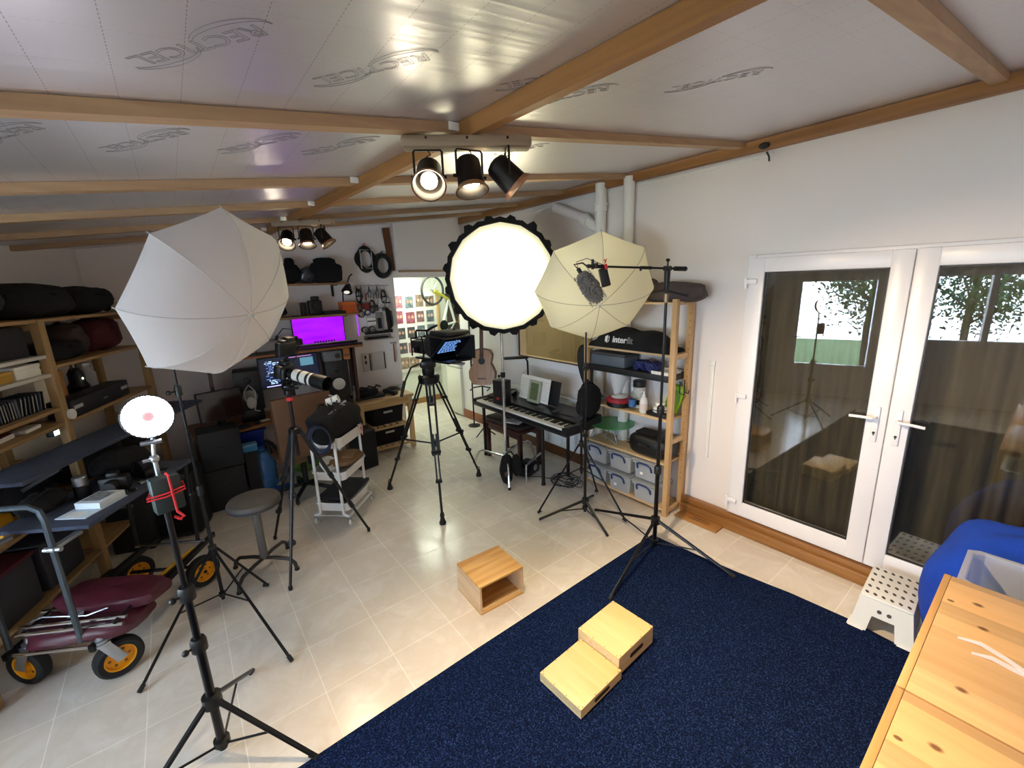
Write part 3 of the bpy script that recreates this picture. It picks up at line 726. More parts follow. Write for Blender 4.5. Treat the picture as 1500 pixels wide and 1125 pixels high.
rk = MB(); rk.cyl(V((-.15, 2.12, 1.39)), V((-.15, 2.12, 1.47)), .008, n=10).ell(V((-.15, 2.12, 1.475)), (.017, .017, .017), 12, 8).cyl(V((-.15, 2.12, 1.48)), V((-.14, 2.125, 1.565)), .007, n=10)
rk.cyl(V((-.18, 2.11, 1.545)), V((-.115, 2.11, 1.545)), .009, n=10).cyl(V((-.185, 2.11, 1.475)), V((-.15, 2.115, 1.475)), .007, n=10); rk.build('ball_head', steel, rl, world=True)
bt = thing('battery_pack', 'black battery box strapped with red cord to the thick front stand', 'battery', (-.135, 2.075, 1.27))
MB().box((0, 0, .07), (.095, .055, .145), .25, .008).build('case', mat('dark green grey plastic', '#23302e', .5), bt)
MB().tube([(-.058, -.03, .075), (0, -.042, .082), (.06, -.03, .092), (.055, .035, .09), (-.05, .04, .075)], .0035, 6, True).tube([(-.058, -.031, .064), (0, -.043, .070), (.06, -.031, .08), (.055, .036, .08), (-.05, .041, .064)], .0035, 6, True).tube([(.022, -.04, -.005), (.02, -.043, .07), (.018, -.04, .15), (.01, 0, .15)], .0045, 6).tube([(.022, -.04, .0), (.04, -.05, -.025), (.02, -.045, -.03), (.01, -.05, -.015), (.03, -.045, -.035)], .005, 6).build('red_tie', red_cord, bt)

# big round softbox on a chrome stand
SCN = V((2.42, 3.23, 2.15)); a, r, u = axes(math.radians(216.5), math.radians(-4)); SR = .475
sbx = thing('softbox', 'large round glowing softbox with a scalloped black rim', 'softbox', SCN)
nn = 16
fr_ = MB(); vs = [SCN+a*.045]; rings = 6
for j in range(1, rings+1):
    q = j/rings
    for i in range(nn*4):
        th = 2*PI*i/(nn*4); k = (i % 4)/4; sag = .018*math.sin(PI*k)*q
        vs.append(SCN+a*(.045*(1-q*q))+SR*q*(1-sag)*(math.cos(th)*r+math.sin(th)*u))
M4 = nn*4
fs = [(0, 1+i, 1+(i+1) % M4) for i in range(M4)]+[(1+j*M4+i, 1+j*M4+(i+1) % M4, 1+(j+1)*M4+(i+1) % M4, 1+(j+1)*M4+i) for j in range(rings-1) for i in range(M4)]
def diffuser_mat():
    m, nt, p, out = new_mat('glowing softbox diffuser'); N, L = nt.nodes, nt.links
    p.inputs['Base Color'].default_value = lin('#f2ecd0')
    tc = N.new('ShaderNodeTexCoord'); ln = N.new('ShaderNodeVectorMath'); ln.operation = 'LENGTH'; L.new(tc.outputs['Object'], ln.inputs[0])
    mr = N.new('ShaderNodeMapRange'); mr.inputs['From Min'].default_value = .18; mr.inputs['From Max'].default_value = .47; mr.inputs['To Min'].default_value = SOFT; mr.inputs['To Max'].default_value = .16
    mr.interpolation_type = 'SMOOTHSTEP'
    L.new(ln.outputs['Value'], mr.inputs['Value'])
    p.inputs['Emission Color'].default_value = (1, .93, .58, 1); L.new(mr.outputs[0], p.inputs['Emission Strength']); return m
MB().add(vs, fs).build('diffuser', diffuser_mat(), sbx, world=True, smooth=60)
pt = MB(); vs = []; RB = .18
for (rad, back, sc_) in ((1.0, -.004, .01), (1.085, .02, .055), (1.02, .10, .03), (.72, .34, .02), (.36, .50, .0)):
    for i in range(M4):
        th = 2*PI*i/M4; k = (i % 4)/4
        rr_ = SR*rad*(1-sc_*.6*abs(math.sin(PI*k))+sc_*.3)
        vs.append(SCN-a*back+rr_*(math.cos(th)*r+math.sin(th)*u))
fs = [(j*M4+i, j*M4+(i+1) % M4, (j+1)*M4+(i+1) % M4, (j+1)*M4+i) for j in range(4) for i in range(M4)]
pt.add(vs, fs).build('shell', black_fab, sbx, world=True, smooth=25)
for i in range(nn):
    th = 2*PI*(i+.5)/nn; o_ = math.cos(th)*r+math.sin(th)*u; tg = -math.sin(th)*r+math.cos(th)*u
    c0 = SCN+o_*SR*1.03-a*.03; wv = .062; rnd = random.Random(i); L_ = .045+.03*rnd.random()
    MB().add([c0-tg*wv-a*.03, c0+tg*wv-a*.03, c0+tg*wv*.25+o_*L_+a*.01, c0-tg*wv*.45+o_*L_*.8+a*.012, c0-tg*wv, c0+tg*wv, c0+tg*wv*.25+o_*L_+a*.02, c0-tg*wv*.45+o_*L_*.8+a*.02],
             [(0, 1, 2, 3), (4, 5, 6, 7), (0, 1, 5, 4), (1, 2, 6, 5), (2, 3, 7, 6), (3, 0, 4, 7)]).build('rim_flap', black_fab, sbx, world=True)
hd = MB(); hd.cyl(SCN-a*.48, SCN-a*.72, .06, n=20).cyl(SCN-a*.72, SCN-a*.74, .05, n=20); hd.build('lamp_head', black_pl, sbx, world=True)
CB = V((2.66, 3.60, 0))
cs = thing('steel_stand', 'chrome stand with bent tubular legs holding the round softbox', 'light stand', CB)
MB().cyl(CB+V((0, 0, .16)), CB+V((0, 0, 1.15)), .0175, n=14).build('pole', chrome, cs, world=True)
MB().cyl(CB+V((0, 0, 1.15)), CB+V((0, 0, 2.08)), .013, n=12).build('pole', chrome, cs, world=True)
k = MB(); k.lathe([(.0175, -.03), (.026, -.025), (.026, .025), (.0175, .03)], CB+V((0, 0, 1.15)), 14).cyl(CB+V((0, 0, 1.15)), CB+V((-.06, -.02, 1.15)), .007, n=8).ell(CB+V((-.07, -.024, 1.15)), (.014, .014, .018), 10, 6); k.build('collar', black_mt, cs, world=True)
MB().bar(CB+V((0, 0, 2.06)), SCN-a*.60, .035, .035, .006).build('yoke', black_mt, cs, world=True)
for fx, fy, hz in ((2.46, 3.29, .22), (2.57, 4.13, .18), (3.20, 3.72, .26)):
    F = V((fx, fy, 0)); d = F-CB; d.z = 0; ln = d.length; d.normalize()
    q = [CB+d*.02+V((0, 0, hz+.04)), CB+d*.10+V((0, 0, hz+.035)), CB+d*(ln*.72)+V((0, 0, hz+.02)), CB+d*(ln*.82)+V((0, 0, hz-.02)), CB+d*(ln*.97)+V((0, 0, .03)), F+V((0, 0, .008))]
    l = MB().tube(q, .012, 8).build('leg', chrome, cs, world=True)
    MB().cyl(F+V((0, 0, .028)), F+V((0, 0, 0)), .0145, n=10).build('foot', rubber, l, world=True)
MB().lathe([(.018, -.05), (.03, -.045), (.03, .06), (.018, .065)], CB+V((0, 0, .22)), 14).build('leg_hub', steel, cs, world=True)
sb = thing('sandbag', 'black weight bag slumped over the leg of the chrome stand', 'weight bag', CB+V((-.13, -.2, .0)))
MB().ell((0, .02, .17), (.085, .05, .17), 16, 12, lump=.07, seed=3).ell((.10, -.02, .2), (.05, .07, .12), 14, 10, lump=.08, seed=5).build('bag', black_fab, sb); MB().tube([(-.03, 0, .3), (.0, -.01, .37), (.05, 0, .36), (.09, 0, .3)], .008, 6).build('handle', black_fab, sb)
MB().box((-.055, -.04, .15), (.03, .008, .05)).build('patch', mat('brown patch', '#6d3f28', .8), sb)

# microphone boom
MBs = V((2.74, 1.75, 0))
ms = light_stand('boom_stand', 'tall black boom stand on the blue rug holding the microphone', (MBs.x, MBs.y), [(1.99, 1.585), (2.83, 1.16), (2.80, 2.42)], 2.08, 'flat', .235, .0165, (.66, 1.14), low=.04, cat='microphone stand')
topm = MBs+V((0, 0, 2.10)); bd = V((-.50, .28, .03)).normalized()
BT = topm+V((0, 0, .062))
MB().lathe([(.010, -.1), (.016, -.08), (.02, .0), (.022, .06), (.012, .065)], topm, 14).cyl(BT-V((.035, .0, 0)), BT+V((.035, 0, 0)), .017, n=12).cyl(BT, BT+V((0, 0, .05)), .006, n=8).ell(BT+V((0, 0, .055)), (.02, .012, .012), 10, 6).build('swivel', black_pl, ms, world=True)
MB().cyl(MBs+V((0, 0, 1.93)), MBs+V((0, 0, 1.99)), .0145, n=12).build('brass_ring', mat('worn brass ring', '#a08d70', .4, .6), ms, world=True)
bm_ = MB(); bm_.cyl(BT-bd*.10, BT+bd*.58, .0075, n=10); bm_.build('boom_arm', black_sat, ms, world=True)
MB().cyl(BT-bd*.13, BT-bd*.05, .016, n=12).ell(BT-bd*.13, (.017, .017, .017), 12, 8).cyl(BT+bd*.12, BT+bd*.2, .0115, n=10).cyl(BT+bd*.19, BT+bd*.2-V((0, 0, .02)), .008, n=8).build('boom_grip', black_pl, ms, world=True)
ME = BT+bd*.56
mic = thing('microphone', 'furry grey windshield microphone hanging from the boom before the cream lit umbrella', 'microphone', ME)
mdir = (V((2.29, 1.975, 1.965))-V((2.205, 2.06, 2.15))).normalized(); m0 = V((2.205, 2.06, 2.15)); m1 = V((2.295, 1.97, 1.955))
fur = MB(); rnd = random.Random(4)
u1, u2 = fur.frame_at(mdir); rings, seg = 26, 40; vs = []
for j in range(rings+1):
    t_ = j/rings; rad = .056*min(1, (math.sin(PI*min(max(t_, .03), .97))**.35)); 
    for i in range(seg):
        th = 2*PI*i/seg; rr_ = rad*(1+rnd.uniform(-.16, .26)); vs.append(lerp(m0, m1, t_+rnd.uniform(-.015, .015))+rr_*(math.cos(th)*u1+math.sin(th)*u2))
fs = [(j*seg+i, j*seg+(i+1) % seg, (j+1)*seg+(i+1) % seg, (j+1)*seg+i) for j in range(rings) for i in range(seg)]+[tuple(range(seg-1, -1, -1)), tuple(range(rings*seg, (rings+1)*seg))]
fur.add(vs, fs)
for _ in range(900):
    t_ = rnd.random(); th = rnd.uniform(0, 2*PI); o_ = math.cos(th)*u1+math.sin(th)*u2; p = lerp(m0, m1, t_)+o_*.054
    q = p+o_*rnd.uniform(.008, .018)+mdir*rnd.uniform(0, .014)+u1*rnd.uniform(-.006, .006); s_ = mdir.cross(o_)*.0016
    fur.add([p-s_, p+s_, q, p+mdir*.002], [(0, 1, 2), (0, 2, 3), (1, 3, 2)])
fur.build('fur_windshield', mat('grey fake fur', '#7b7672', .95, var=.5, vscale=120), mic, world=True, smooth=0)
mt = MB(); mt.cyl(ME+bd*.02, ME-bd*.10, .013, n=10).cyl(ME-bd*.02+V((0, 0, -.02)), ME-bd*.02+V((0, 0, .045)), .01, n=8).cyl(m0-mdir*.035, m0+mdir*.01, .014, n=12)
mt.tube([m0-mdir*.02, m0-mdir*.03+V((-.02, .02, .03)), ME+bd*.05+V((0, 0, .02)), ME+bd*.02], .006, 6).build('shock_mount', black_pl, mic, world=True)
MB().tube([m0-mdir*.03, m0-mdir*.05+V((0, 0, .03)), ME+bd*.02+V((0, 0, .05)), ME-bd*.04+V((0, 0, .03)), ME-bd*.1+V((0, 0, .01))], .0025, 5).build('lead', black_pl, mic, world=True)
tr = thing('audio_transmitter', 'small black box with a red clip strapped to the microphone boom', 'transmitter', (2.335, 1.965, 2.125))
R = Matrix.Rotation(math.radians(-40), 4, 'Z') @ Matrix.Rotation(math.radians(-14), 4, 'Y')
MB().box((0, 0, -.01), (.062, .026, .125), 0, .009, R).build('case', black_pl, tr)
MB().box((.0, -.012, .06), (.02, .012, .035), 0, .003, R).tube([(0, 0, .08), (.006, -.01, .11), (-.008, 0, .105), (.012, .0, .09)], .004, 5).build('red_clip', red_cord, tr)
MB().cyl((-.05, .03, .05), (-.05, .03, .085), .014, n=10).cyl((-.05, .03, .06), (.0, .0, .06), .007, n=8).build('clamp', black_pl, tr)

# ------------------------------------------------------------------ cine tripod with prompter
TC = V((1.85, 3.71, 0))
tp = thing('camera_tripod', 'tall black twin tube tripod carrying the prompter rig', 'tripod', TC)
hubz = 1.22
def twin_leg(parent, F, hub, dirn, zsp):
    F = V((F[0], F[1], .055)); d = F-hub; d.z = 0; d.normalize(); sd = V((-d.y, d.x, 0))
    A = hub+d*.075
    mid = lerp(A, F, .56); up = MB()
    for s in (-1, 1): up.cyl(A+sd*.035*s, mid+sd*.028*s, .0105, n=8)
    up.bar(lerp(A, F, .53)-sd*.045, lerp(A, F, .53)+sd*.045, .04, .03, .005); up.bar(lerp(A, F, .18)-sd*.042, lerp(A, F, .18)+sd*.042, .03, .025, .004)
    l = up.build('leg', black_sat, parent, world=True)
    lo = MB(); b2_ = lerp(A, F, .74)
    for s in (-1, 1): lo.cyl(lerp(A, F, .40)+sd*.014*s, b2_+sd*.016*s, .008, n=8)
    lo.bar(b2_-sd*.03, b2_+sd*.03, .035, .03, .004); lo.cyl(b2_, F, .0115, n=10); lo.build('lower_tube', black_mt, l, world=True)
    ft = MB(); ft.tube([F+V((0, 0, .02))+sd*.018, F+V((0, 0, .055))+sd*.012, F+V((0, 0, .055))-sd*.012, F+V((0, 0, .02))-sd*.018], .005, 6).lathe([(.03, -.055), (.032, -.04), (.022, -.015), (.016, .02)], F, 14)
    ft.build('rubber_foot', rubber, l, world=True)
    return lerp(A, F, .55)
mids = [twin_leg(tp, f, TC+V((0, 0, hubz)), 0, 0) for f in ((1.52, 4.16), (1.61, 3.18), (2.41, 3.79))]
sp = MB(); cz = sum((m.z for m in mids))/3+.0
for m in mids: sp.cyl(TC+V((0, 0, cz-.02)), m, .0085, n=8)
sp.cyl(TC+V((0, 0, cz-.05)), TC+V((0, 0, cz+.02)), .03, n=12); sp.build('mid_spreader', black_sat, tp, world=True)
bw = MB(); bw.lathe([(.05, -.06), (.10, -.03), (.105, .03), (.085, .05), (.05, .052)], TC+V((0, 0, hubz)), 20); bw.build('bowl', black_sat, tp, world=True)
MB().cyl(TC+V((0, 0, hubz-.06)), TC+V((0, 0, hubz-.18)), .012, n=10).lathe([(.02, -.26), (.026, -.24), (.026, -.19), (.018, -.17)], TC+V((0, 0, hubz)), 12).build('bowl_clamp', black_pl, tp, world=True)
fh = MB(); fh.lathe([(.055, .05), (.06, .07), (.06, .11), (.075, .12), (.078, .16), (.06, .17)], TC+V((0, 0, hubz)), 20).box(TC+V((0, 0, hubz+.155)), (.12, .15, .07), math.radians(-30), .012); fh.build('fluid_head', black_sat, tp, world=True)
ph_ = MB(); ph_.tube([TC+V((-.06, .06, hubz+.15)), TC+V((-.13, .10, hubz+.12)), TC+V((-.20, .13, hubz-.03))], .009, 8); q = ph_.build('pan_bar', black_sat, tp, world=True)
MB().cyl(TC+V((-.195, .128, hubz-.01)), TC+V((-.235, .148, hubz-.16)), .016, n=10).build('grip', rubber, q, world=True)
# prompter rig: faces +x / towards the camera's right
cam_az = math.radians(170)
fw = V((math.sin(cam_az), math.cos(cam_az), 0)); sd = V((-fw.y, fw.x, 0)); RZ = math.atan2(fw.y, fw.x)
PB = TC+V((0, 0, hubz+.195)); RM = Matrix.Translation(PB) @ Matrix.Rotation(RZ, 4, 'Z')
vc = thing('cinema_camera', 'black caged video camera with top handle on the tall twin tube tripod', 'camera', M=RM)
MB().box((.02, 0, .01), (.32, .075, .02), 0, .004).build('base_plate', black_mt, vc)
MB().box((-.06, 0, .115), (.17, .10, .12), 0, .012).build('body', black_pl, vc)
cg = MB()
for x in (-.15, .03):
    for y in (-.062, .062): cg.bar((x, y, .03), (x, y, .20), .012, .012, .002)
for y in (-.062, .062): cg.bar((-.156, y, .20), (.036, y, .20), .012, .012, .002)
for x in (-.15, .03): cg.bar((x, -.062, .20), (x, .062, .20), .012, .012, .002)
cg.build('cage', black_mt, vc)
MB().tube([(-.15, 0, .2), (-.15, 0, .255), (-.13, 0, .27), (.02, 0, .275), (.03, 0, .2)], .011, 8).tube([(.02, 0, .27), (.13, .0, .315), (.18, .0, .33)], .012, 8).build('top_handle', black_sat, vc)
MB().box((-.22, .03, .13), (.02, .11, .075), .3, .005).bar((-.16, .02, .12), (-.215, .03, .12), .015, .015).build('side_monitor', black_pl, vc)
MB().cyl((.03, 0, .115), (.13, 0, .115), .045, n=20).cyl((.13, 0, .115), (.145, 0, .115), .05, n=20).build('lens', black_pl, vc)
MB().box((-.06, -.075, .1), (.05, .03, .06), 0, .006).cyl((-.02, .07, .06), (-.02, .085, .06), .018, n=12).cyl((-.1, .07, .16), (-.1, .083, .16), .012, n=12).tube([(-.14, .03, .15), (-.2, .06, .06), (-.12, .07, .02), (-.02, .05, .03)], .004, 5).build('fittings', black_sat, vc)
pr = thing('teleprompter', 'black hooded prompter with lines of pale blue text reflected in its tilted glass', 'prompter', M=RM)
MB().box((.30, 0, .0), (.42, .03, .016), 0, .003).cyl((.0, -.03, .005), (.5, -.03, .005), .0075, n=8).cyl((.0, .03, .005), (.5, .03, .005), .0075, n=8).build('rail', steel, pr)
MB().box((.36, 0, .028), (.24, .28, .02), 0, .004).build('tablet', screen_black, pr)
fr2 = MB(); TZ = .04
for y in (-.155, .155): fr2.bar((.245, y, .04), (.475, y, .24), .012, .014, .002)
fr2.bar((.475, -.155, .24), (.475, .155, .24), .012, .014, .002); fr2.bar((.245, -.155, .04), (.245, .155, .04), .012, .014, .002); fr2.build('glass_frame', black_sat, pr)
GR = Matrix.Translation((.36, 0, .14)) @ Matrix.Rotation(math.radians(139), 4, 'Y')
MB().box((0, 0, 0), (.30, .30, .004), 0, 0, GR).build('mirror_glass', mat('dark mirror', '#0a1020', .05, spec=.7), pr)
tx = MB(); rnd = random.Random(12)
for k_ in range(8):
    y0_ = -.125; L_ = rnd.uniform(.13, .21)
    x_ = -.10+k_*.022; y_ = y0_
    while y_ < y0_+L_:
        wl_ = rnd.uniform(.014, .036); tx.box((x_, y_+wl_/2, .0035), (.009, wl_, .001), 0, 0, GR @ Matrix.Translation((x_, y_+wl_/2, .0035))) if False else tx.add([GR @ V(p) for p in ((x_-.005, y_, .0032), (x_+.005, y_, .0032), (x_+.005, y_+wl_, .0032), (x_-.005, y_+wl_, .0032))], [(0, 1, 2, 3)])
        y_ += wl_+.008
tx.build('reflected_script', emis('reflected script glow', '#7fb4ff', .5), pr, smooth=0)  # tablet text mirrored in the glass, painted on as glowing strips
hdm = MB(); hdm.add([(.20, -.17, .25), (.20, .17, .25), (.50, -.16, .235), (.50, .16, .235), (.20, -.17, .26), (.20, .17, .26), (.50, -.16, .243), (.50, .16, .243)], [(0, 1, 3, 2), (4, 6, 7, 5), (0, 2, 6, 4), (1, 5, 7, 3), (0, 4, 5, 1), (2, 3, 7, 6)])
hdm.add([(.20, .17, .25), (.50, .16, .24), (.50, .16, .03), (.24, .17, .03), (.20, .175, .25), (.50, .165, .24), (.50, .165, .03), (.24, .175, .03)], [(0, 1, 2, 3), (4, 7, 6, 5), (0, 4, 5, 1), (1, 5, 6, 2), (2, 6, 7, 3), (3, 7, 4, 0)])
hdm.box((.18, 0, .16), (.05, .22, .2), 0, .02).ell((.12, .0, .14), (.08, .11, .12), 14, 10); hdm.build('hood', black_fab, pr)
MB().box((.36, 0, .275), (.24, .26, .035), 0, .006).cyl((.36, .05, .28), (.36, .05, .31), .013, n=10).build('top_panel', black_pl, pr)

# ------------------------------------------------------------------ still camera on a monopod tripod
PC = V((.59, 3.52, 0))
p3 = thing('camera_tripod', 'slim black photo tripod beside the round stool, under the long lens camera', 'tripod', PC)
for fx, fy in ((.34, 3.13), (.38, 3.93), (1.05, 3.51)):
    F = V((fx, fy, .012)); d = F-PC; d.z = 0; d.normalize(); A = PC+d*.035+V((0, 0, 1.05)); sd_ = V((-d.y, d.x, 0))
    m_ = lerp(A, F, .42); m2 = lerp(A, F, .72)
    l = MB().cyl(A, m_, .0155, n=10).build('leg', mat('blue grey carbon', '#23272d', .4, .3), p3, world=True)
    MB().cyl(m_, m2, .0125, n=10).cyl(m2, F+V((0, 0, .01)), .0105, n=10).build('lower_tube', black_mt, l, world=True)
    k = MB()
    for q in (m_, m2): k.cyl(q-(F-A).normalized()*.022, q+(F-A).normalized()*.022, .02, n=10); k.bar(q+sd_*.01, q+sd_*.032, .02, .03, .004)
    k.build('lock', black_pl, l, world=True)
    MB().cyl(F+V((0, 0, .02)), F-V((0, 0, .01)), .014, n=10).build('foot', rubber, l, world=True)
MB().lathe([(.03, -.03), (.045, -.02), (.045, .02), (.025, .03)], PC+V((0, 0, 1.05)), 14).cyl(PC+V((0, 0, .85)), PC+V((0, 0, 1.36)), .013, n=12).build('centre_column', black_sat, p3, world=True)
MB().cyl(PC+V((0, 0, 1.29)), PC+V((0, 0, 1.315)), .024, n=14).build('red_ring', red_cord, p3, world=True)
MB().lathe([(.02, 0), (.032, .01), (.032, .04), (.02, .05)], PC+V((0, 0, 1.33)), 14).ell(PC+V((0, 0, 1.40)), (.045, .04, .04), 14, 10).box(PC+V((0, 0, 1.44)), (.06, .06, .02), .5, .004).cyl(PC+V((-.02, -.02, 1.39)), PC+V((.06, -.07, 1.39)), .01, n=10).cyl(PC+V((0, 0, 1.40)), PC+V((.14, -.02, 1.41)), .008, n=8).build('ball_head', black_sat, p3, world=True)
laz = math.radians(147); lf = V((math.sin(laz), math.cos(laz), -.20)).normalized(); ls = V((lf.y, -lf.x, 0)).normalized(); lu = ls.cross(lf)
if lu.z < 0: lu = -lu
LM3 = Matrix((lf, -ls if (-ls).cross(lu).dot(lf) > 0 else ls, lu)).transposed().to_4x4(); LM3.translation = PC+V((0, 0, 1.455))
if LM3.determinant() < 0: LM3 = LM3 @ Matrix.Diagonal((1, -1, 1, 1))
sc_ = thing('still_camera', 'black camera with a long white banded zoom lens on the slim tripod', 'camera', M=LM3)
MB().box((-.02, 0, .06), (.075, .14, .10), 0, .014).box((-.015, 0, .125), (.07, .06, .035), 0, .01).box((.02, -.055, .055), (.04, .03, .09), 0, .012).build('body', black_pl, sc_)
ln = [('barrel', .0395, .03, .085, None), ('white_barrel', .044, .085, .135, 1), ('focus_ring', .045, .135, .155, None), ('white_barrel', .046, .155, .205, 1), ('zoom_ring', .047, .205, .228, None), ('white_barrel', .0475, .228, .245, 1)]
off_white = mat('off white lens enamel', '#d9d7cf', .35)
for nm, r_, x0_, x1_, wv in ln: MB().cyl((x0_, 0, .055), (x1_, 0, .055), r_, n=24).build(nm, off_white if wv else black_pl, sc_)
MB().lathe([(.047, .245), (.052, .26), (.055, .37), (.053, .372), (.046, .30)], (0, 0, .055), 24, (1, 0, 0)).build('lens_hood', black_pl, sc_)
MB().box((.10, 0, .01), (.07, .035, .02), 0, .004).box((.09, 0, -.005), (.11, .04, .012), 0, .002).box((.15, .0, .0), (.07, .02, .008), .3, .002).build('tripod_collar', black_mt, sc_)
mo = thing('field_monitor', 'small black monitor and receiver mounted above the long lens camera', 'monitor', M=LM3 @ Matrix.Translation((.0, 0, .15)))
MB().box((-.01, 0, .085), (.05, .15, .10), 0, .008).build('case', black_pl, mo); MB().box((-.037, 0, .085), (.003, .13, .08)).build('screen', screen_black, mo)
MB().cyl((0, 0, .0), (0, 0, .04), .01, n=10).box((0, 0, .0), (.03, .03, .012)).build('mount', black_mt, mo)
MB().box((-.01, .03, .15), (.05, .07, .035), 0, .004).box((-.01, -.03, .142), (.045, .045, .02), 0, .004).build('receiver', mat('dark grey box', '#29292d', .5), mo); MB().tube([(0, .06, .1), (.0, .12, .09), (-.01, .1, .0), (-.02, .06, -.05)], .004, 6).build('cable', black_pl, mo)
# ------------------------------------------------------------------ rug and things on the floor
def rug_mat():
    m, nt, p, out = new_mat('navy loop carpet'); N, L = nt.nodes, nt.links
    tc = N.new('ShaderNodeTexCoord'); n = N.new('ShaderNodeTexNoise'); n.inputs['Scale'].default_value = 150; n.inputs['Detail'].default_value = 3
    L.new(tc.outputs['Object'], n.inputs['Vector']); r = N.new('ShaderNodeValToRGB'); e = r.color_ramp.elements
    e[0].position = .35; e[0].color = lin('#040b20'); e[1].position = .72; e[1].color = lin('#304672'); x = e.new(.55); x.color = lin('#0c1b40')
    L.new(n.outputs['Fac'], r.inputs['Fac']); L.new(r.outputs['Color'], p.inputs['Base Color']); p.inputs['Roughness'].default_value = 1
    p.inputs['Specular IOR Level'].default_value = .1
    b = N.new('ShaderNodeBump'); b.inputs['Strength'].default_value = .8; b.inputs['Distance'].default_value = .006; L.new(n.outputs['Fac'], b.inputs['Height']); L.new(b.outputs[0], p.inputs['Normal']); return m
rg = MB(); edge = [(-1.2, 1.80), (.13, 1.806), (1.09, 1.828), (2.0, 1.838), (2.852, 1.846), (2.875, 1.5), (2.905, 1.17), (2.955, .85), (2.975, .54), (2.95, .25), (2.94, -1.3), (-1.2, -1.3)]
rg.prism(edge, .011)
o = rg.build('floor_rug', rug_mat()); tag(o, 'large navy blue carpet piece lying on the pale tiles', 'rug')

ply = wood('birch ply', '#ecd3a0', '#d6b478', 'y', .8, .45, .7)
ply_dark = wood('figured ply', '#dbae6a', '#b9803e', 'x', .8, .45, .35)
ply_edge = wood('ply edge', '#e6d0a6', '#c6a878', 'x', 2.5, .55, .6)
hole = mat('dark hand hole', '#2a1c10', .8)
nail = mat('nail head', '#5a4630', .5, .4)
def apple_box(name, label, lo, hi, rz, gslot=True, nailed=True):
    cx, cy = (lo[0]+hi[0])/2, (lo[1]+hi[1])/2; w_, d_, h = hi[0]-lo[0], hi[1]-lo[1], hi[2]-lo[2]
    t = thing(name, label, 'wooden box', (cx, cy, lo[2]), rz)
    MB().b2((-w_/2, -d_/2, h-.012), (w_/2, d_/2, h), .0015).build('top_panel', ply, t)
    MB().b2((-w_/2, -d_/2, 0), (w_/2, d_/2, .010), .001).build('bottom_panel', ply, t)
    for a_, b_ in (((-w_/2, -d_/2+.012, .010), (-w_/2+.012, d_/2-.012, h-.012)), ((w_/2-.012, -d_/2+.012, .010), (w_/2, d_/2-.012, h-.012))): MB().b2(a_, b_).build('side_panel', ply_edge, t)
    for s in (-1, 1): MB().b2((-w_/2, min(s*d_/2, s*(d_/2-.012)), .010), (w_/2, max(s*d_/2, s*(d_/2-.012)), h-.012)).build('end_panel', ply_edge, t)
    nm = MB()
    for i in range(4):
        for s in (-1, 1):
            u = -w_/2+.02+i*(w_-.04)/3; nm.cyl((u, s*(d_/2-.006), h), (u, s*(d_/2-.006), h+.0008), .0028, n=6); v = -d_/2+.02+i*(d_-.04)/3; nm.cyl((s*(w_/2-.006), v, h), (s*(w_/2-.006), v, h+.0008), .0028, n=6)
    nm.build('nail', nail, t)['kind'] = 'stuff'
    if gslot:
        sl = MB(); hw, hh = .05, min(.013, h*.2)
        pl = [(-hw+hh*math.cos(PI/2+PI*k/8), hh*math.sin(PI/2+PI*k/8)) for k in range(9)]+[(hw+hh*math.cos(-PI/2+PI*k/8), hh*math.sin(-PI/2+PI*k/8)) for k in range(9)]
        sl.prism(pl, .0016, Matrix.Translation((0, -d_/2, h*.5)) @ rotm(PI/2)); sl.build('hand_slot', hole, t)
    return t
apple_box('apple_box', 'low plywood box on the blue rug, the lower step of the pair', (1.235, 1.155, .011), (1.565, 1.44, .066), math.radians(2.5))
apple_box('apple_box', 'taller plywood box with a hand slot on the blue rug, upper step of the pair', (1.568, 1.19, .011), (1.898, 1.475, .122), math.radians(2.5))
ob = thing('open_crate', 'open fronted plywood box standing on the tiles beside the blue rug', 'wooden box', (1.433, 2.18, 0), math.radians(-3))
W_, D_, H_ = .345, .31, .212
MB().b2((-W_/2, -D_/2, H_-.014), (W_/2, D_/2, H_), .0015).build('top_panel', ply_dark, ob); MB().b2((-W_/2, -D_/2, 0), (W_/2, D_/2, .014), .0015).build('bottom_panel', ply_dark, ob)
for s in (-1, 1): MB().b2((min(s*W_/2, s*(W_/2-.014)), -D_/2, .014), (max(s*W_/2, s*(W_/2-.014)), D_/2, H_-.014)).build('side_panel', wood('pink tinged ply', '#dfc39a', '#c69a74', 'y', 1, .5, .6), ob)
bp_ = MB(); bp_.b2((-W_/2+.014, D_/2-.014, .014), (W_/2-.014, D_/2, H_-.014)); bp_.build('back_panel', ply_dark, ob)
hs = MB(); hs.prism([(-.05+.016*math.cos(PI/2+PI*k/8), .016*math.sin(PI/2+PI*k/8)) for k in range(9)]+[(.05+.016*math.cos(-PI/2+PI*k/8), .016*math.sin(-PI/2+PI*k/8)) for k in range(9)], .002, Matrix.Translation((-.02, D_/2-.014, .075)) @ rotm(PI/2)); hs.build('hand_slot', hole, ob)
MB().b2((-W_/2+.014, -D_/2+.012, .014), (W_/2-.014, -D_/2+.024, .022)).build('lip', ply_edge, ob)
# loose plank by the ledge
pk = thing('floor_plank', 'loose slotted oak plank lying on the tiles beside the shelving foot', 'plank', (3.335, 1.71, 0), math.radians(1))
MB().b2((-.065, -.19, 0), (.06, .19, .016), .002).build('board', wood('plank oak', '#bd8a50', '#99662f', 'y', 1, .5), pk)
for x in (-.012, .018): MB().b2((x-.004, -.10, .0155), (x+.004, .08 if x < 0 else .05, .0167)).build('slot', hole, pk)

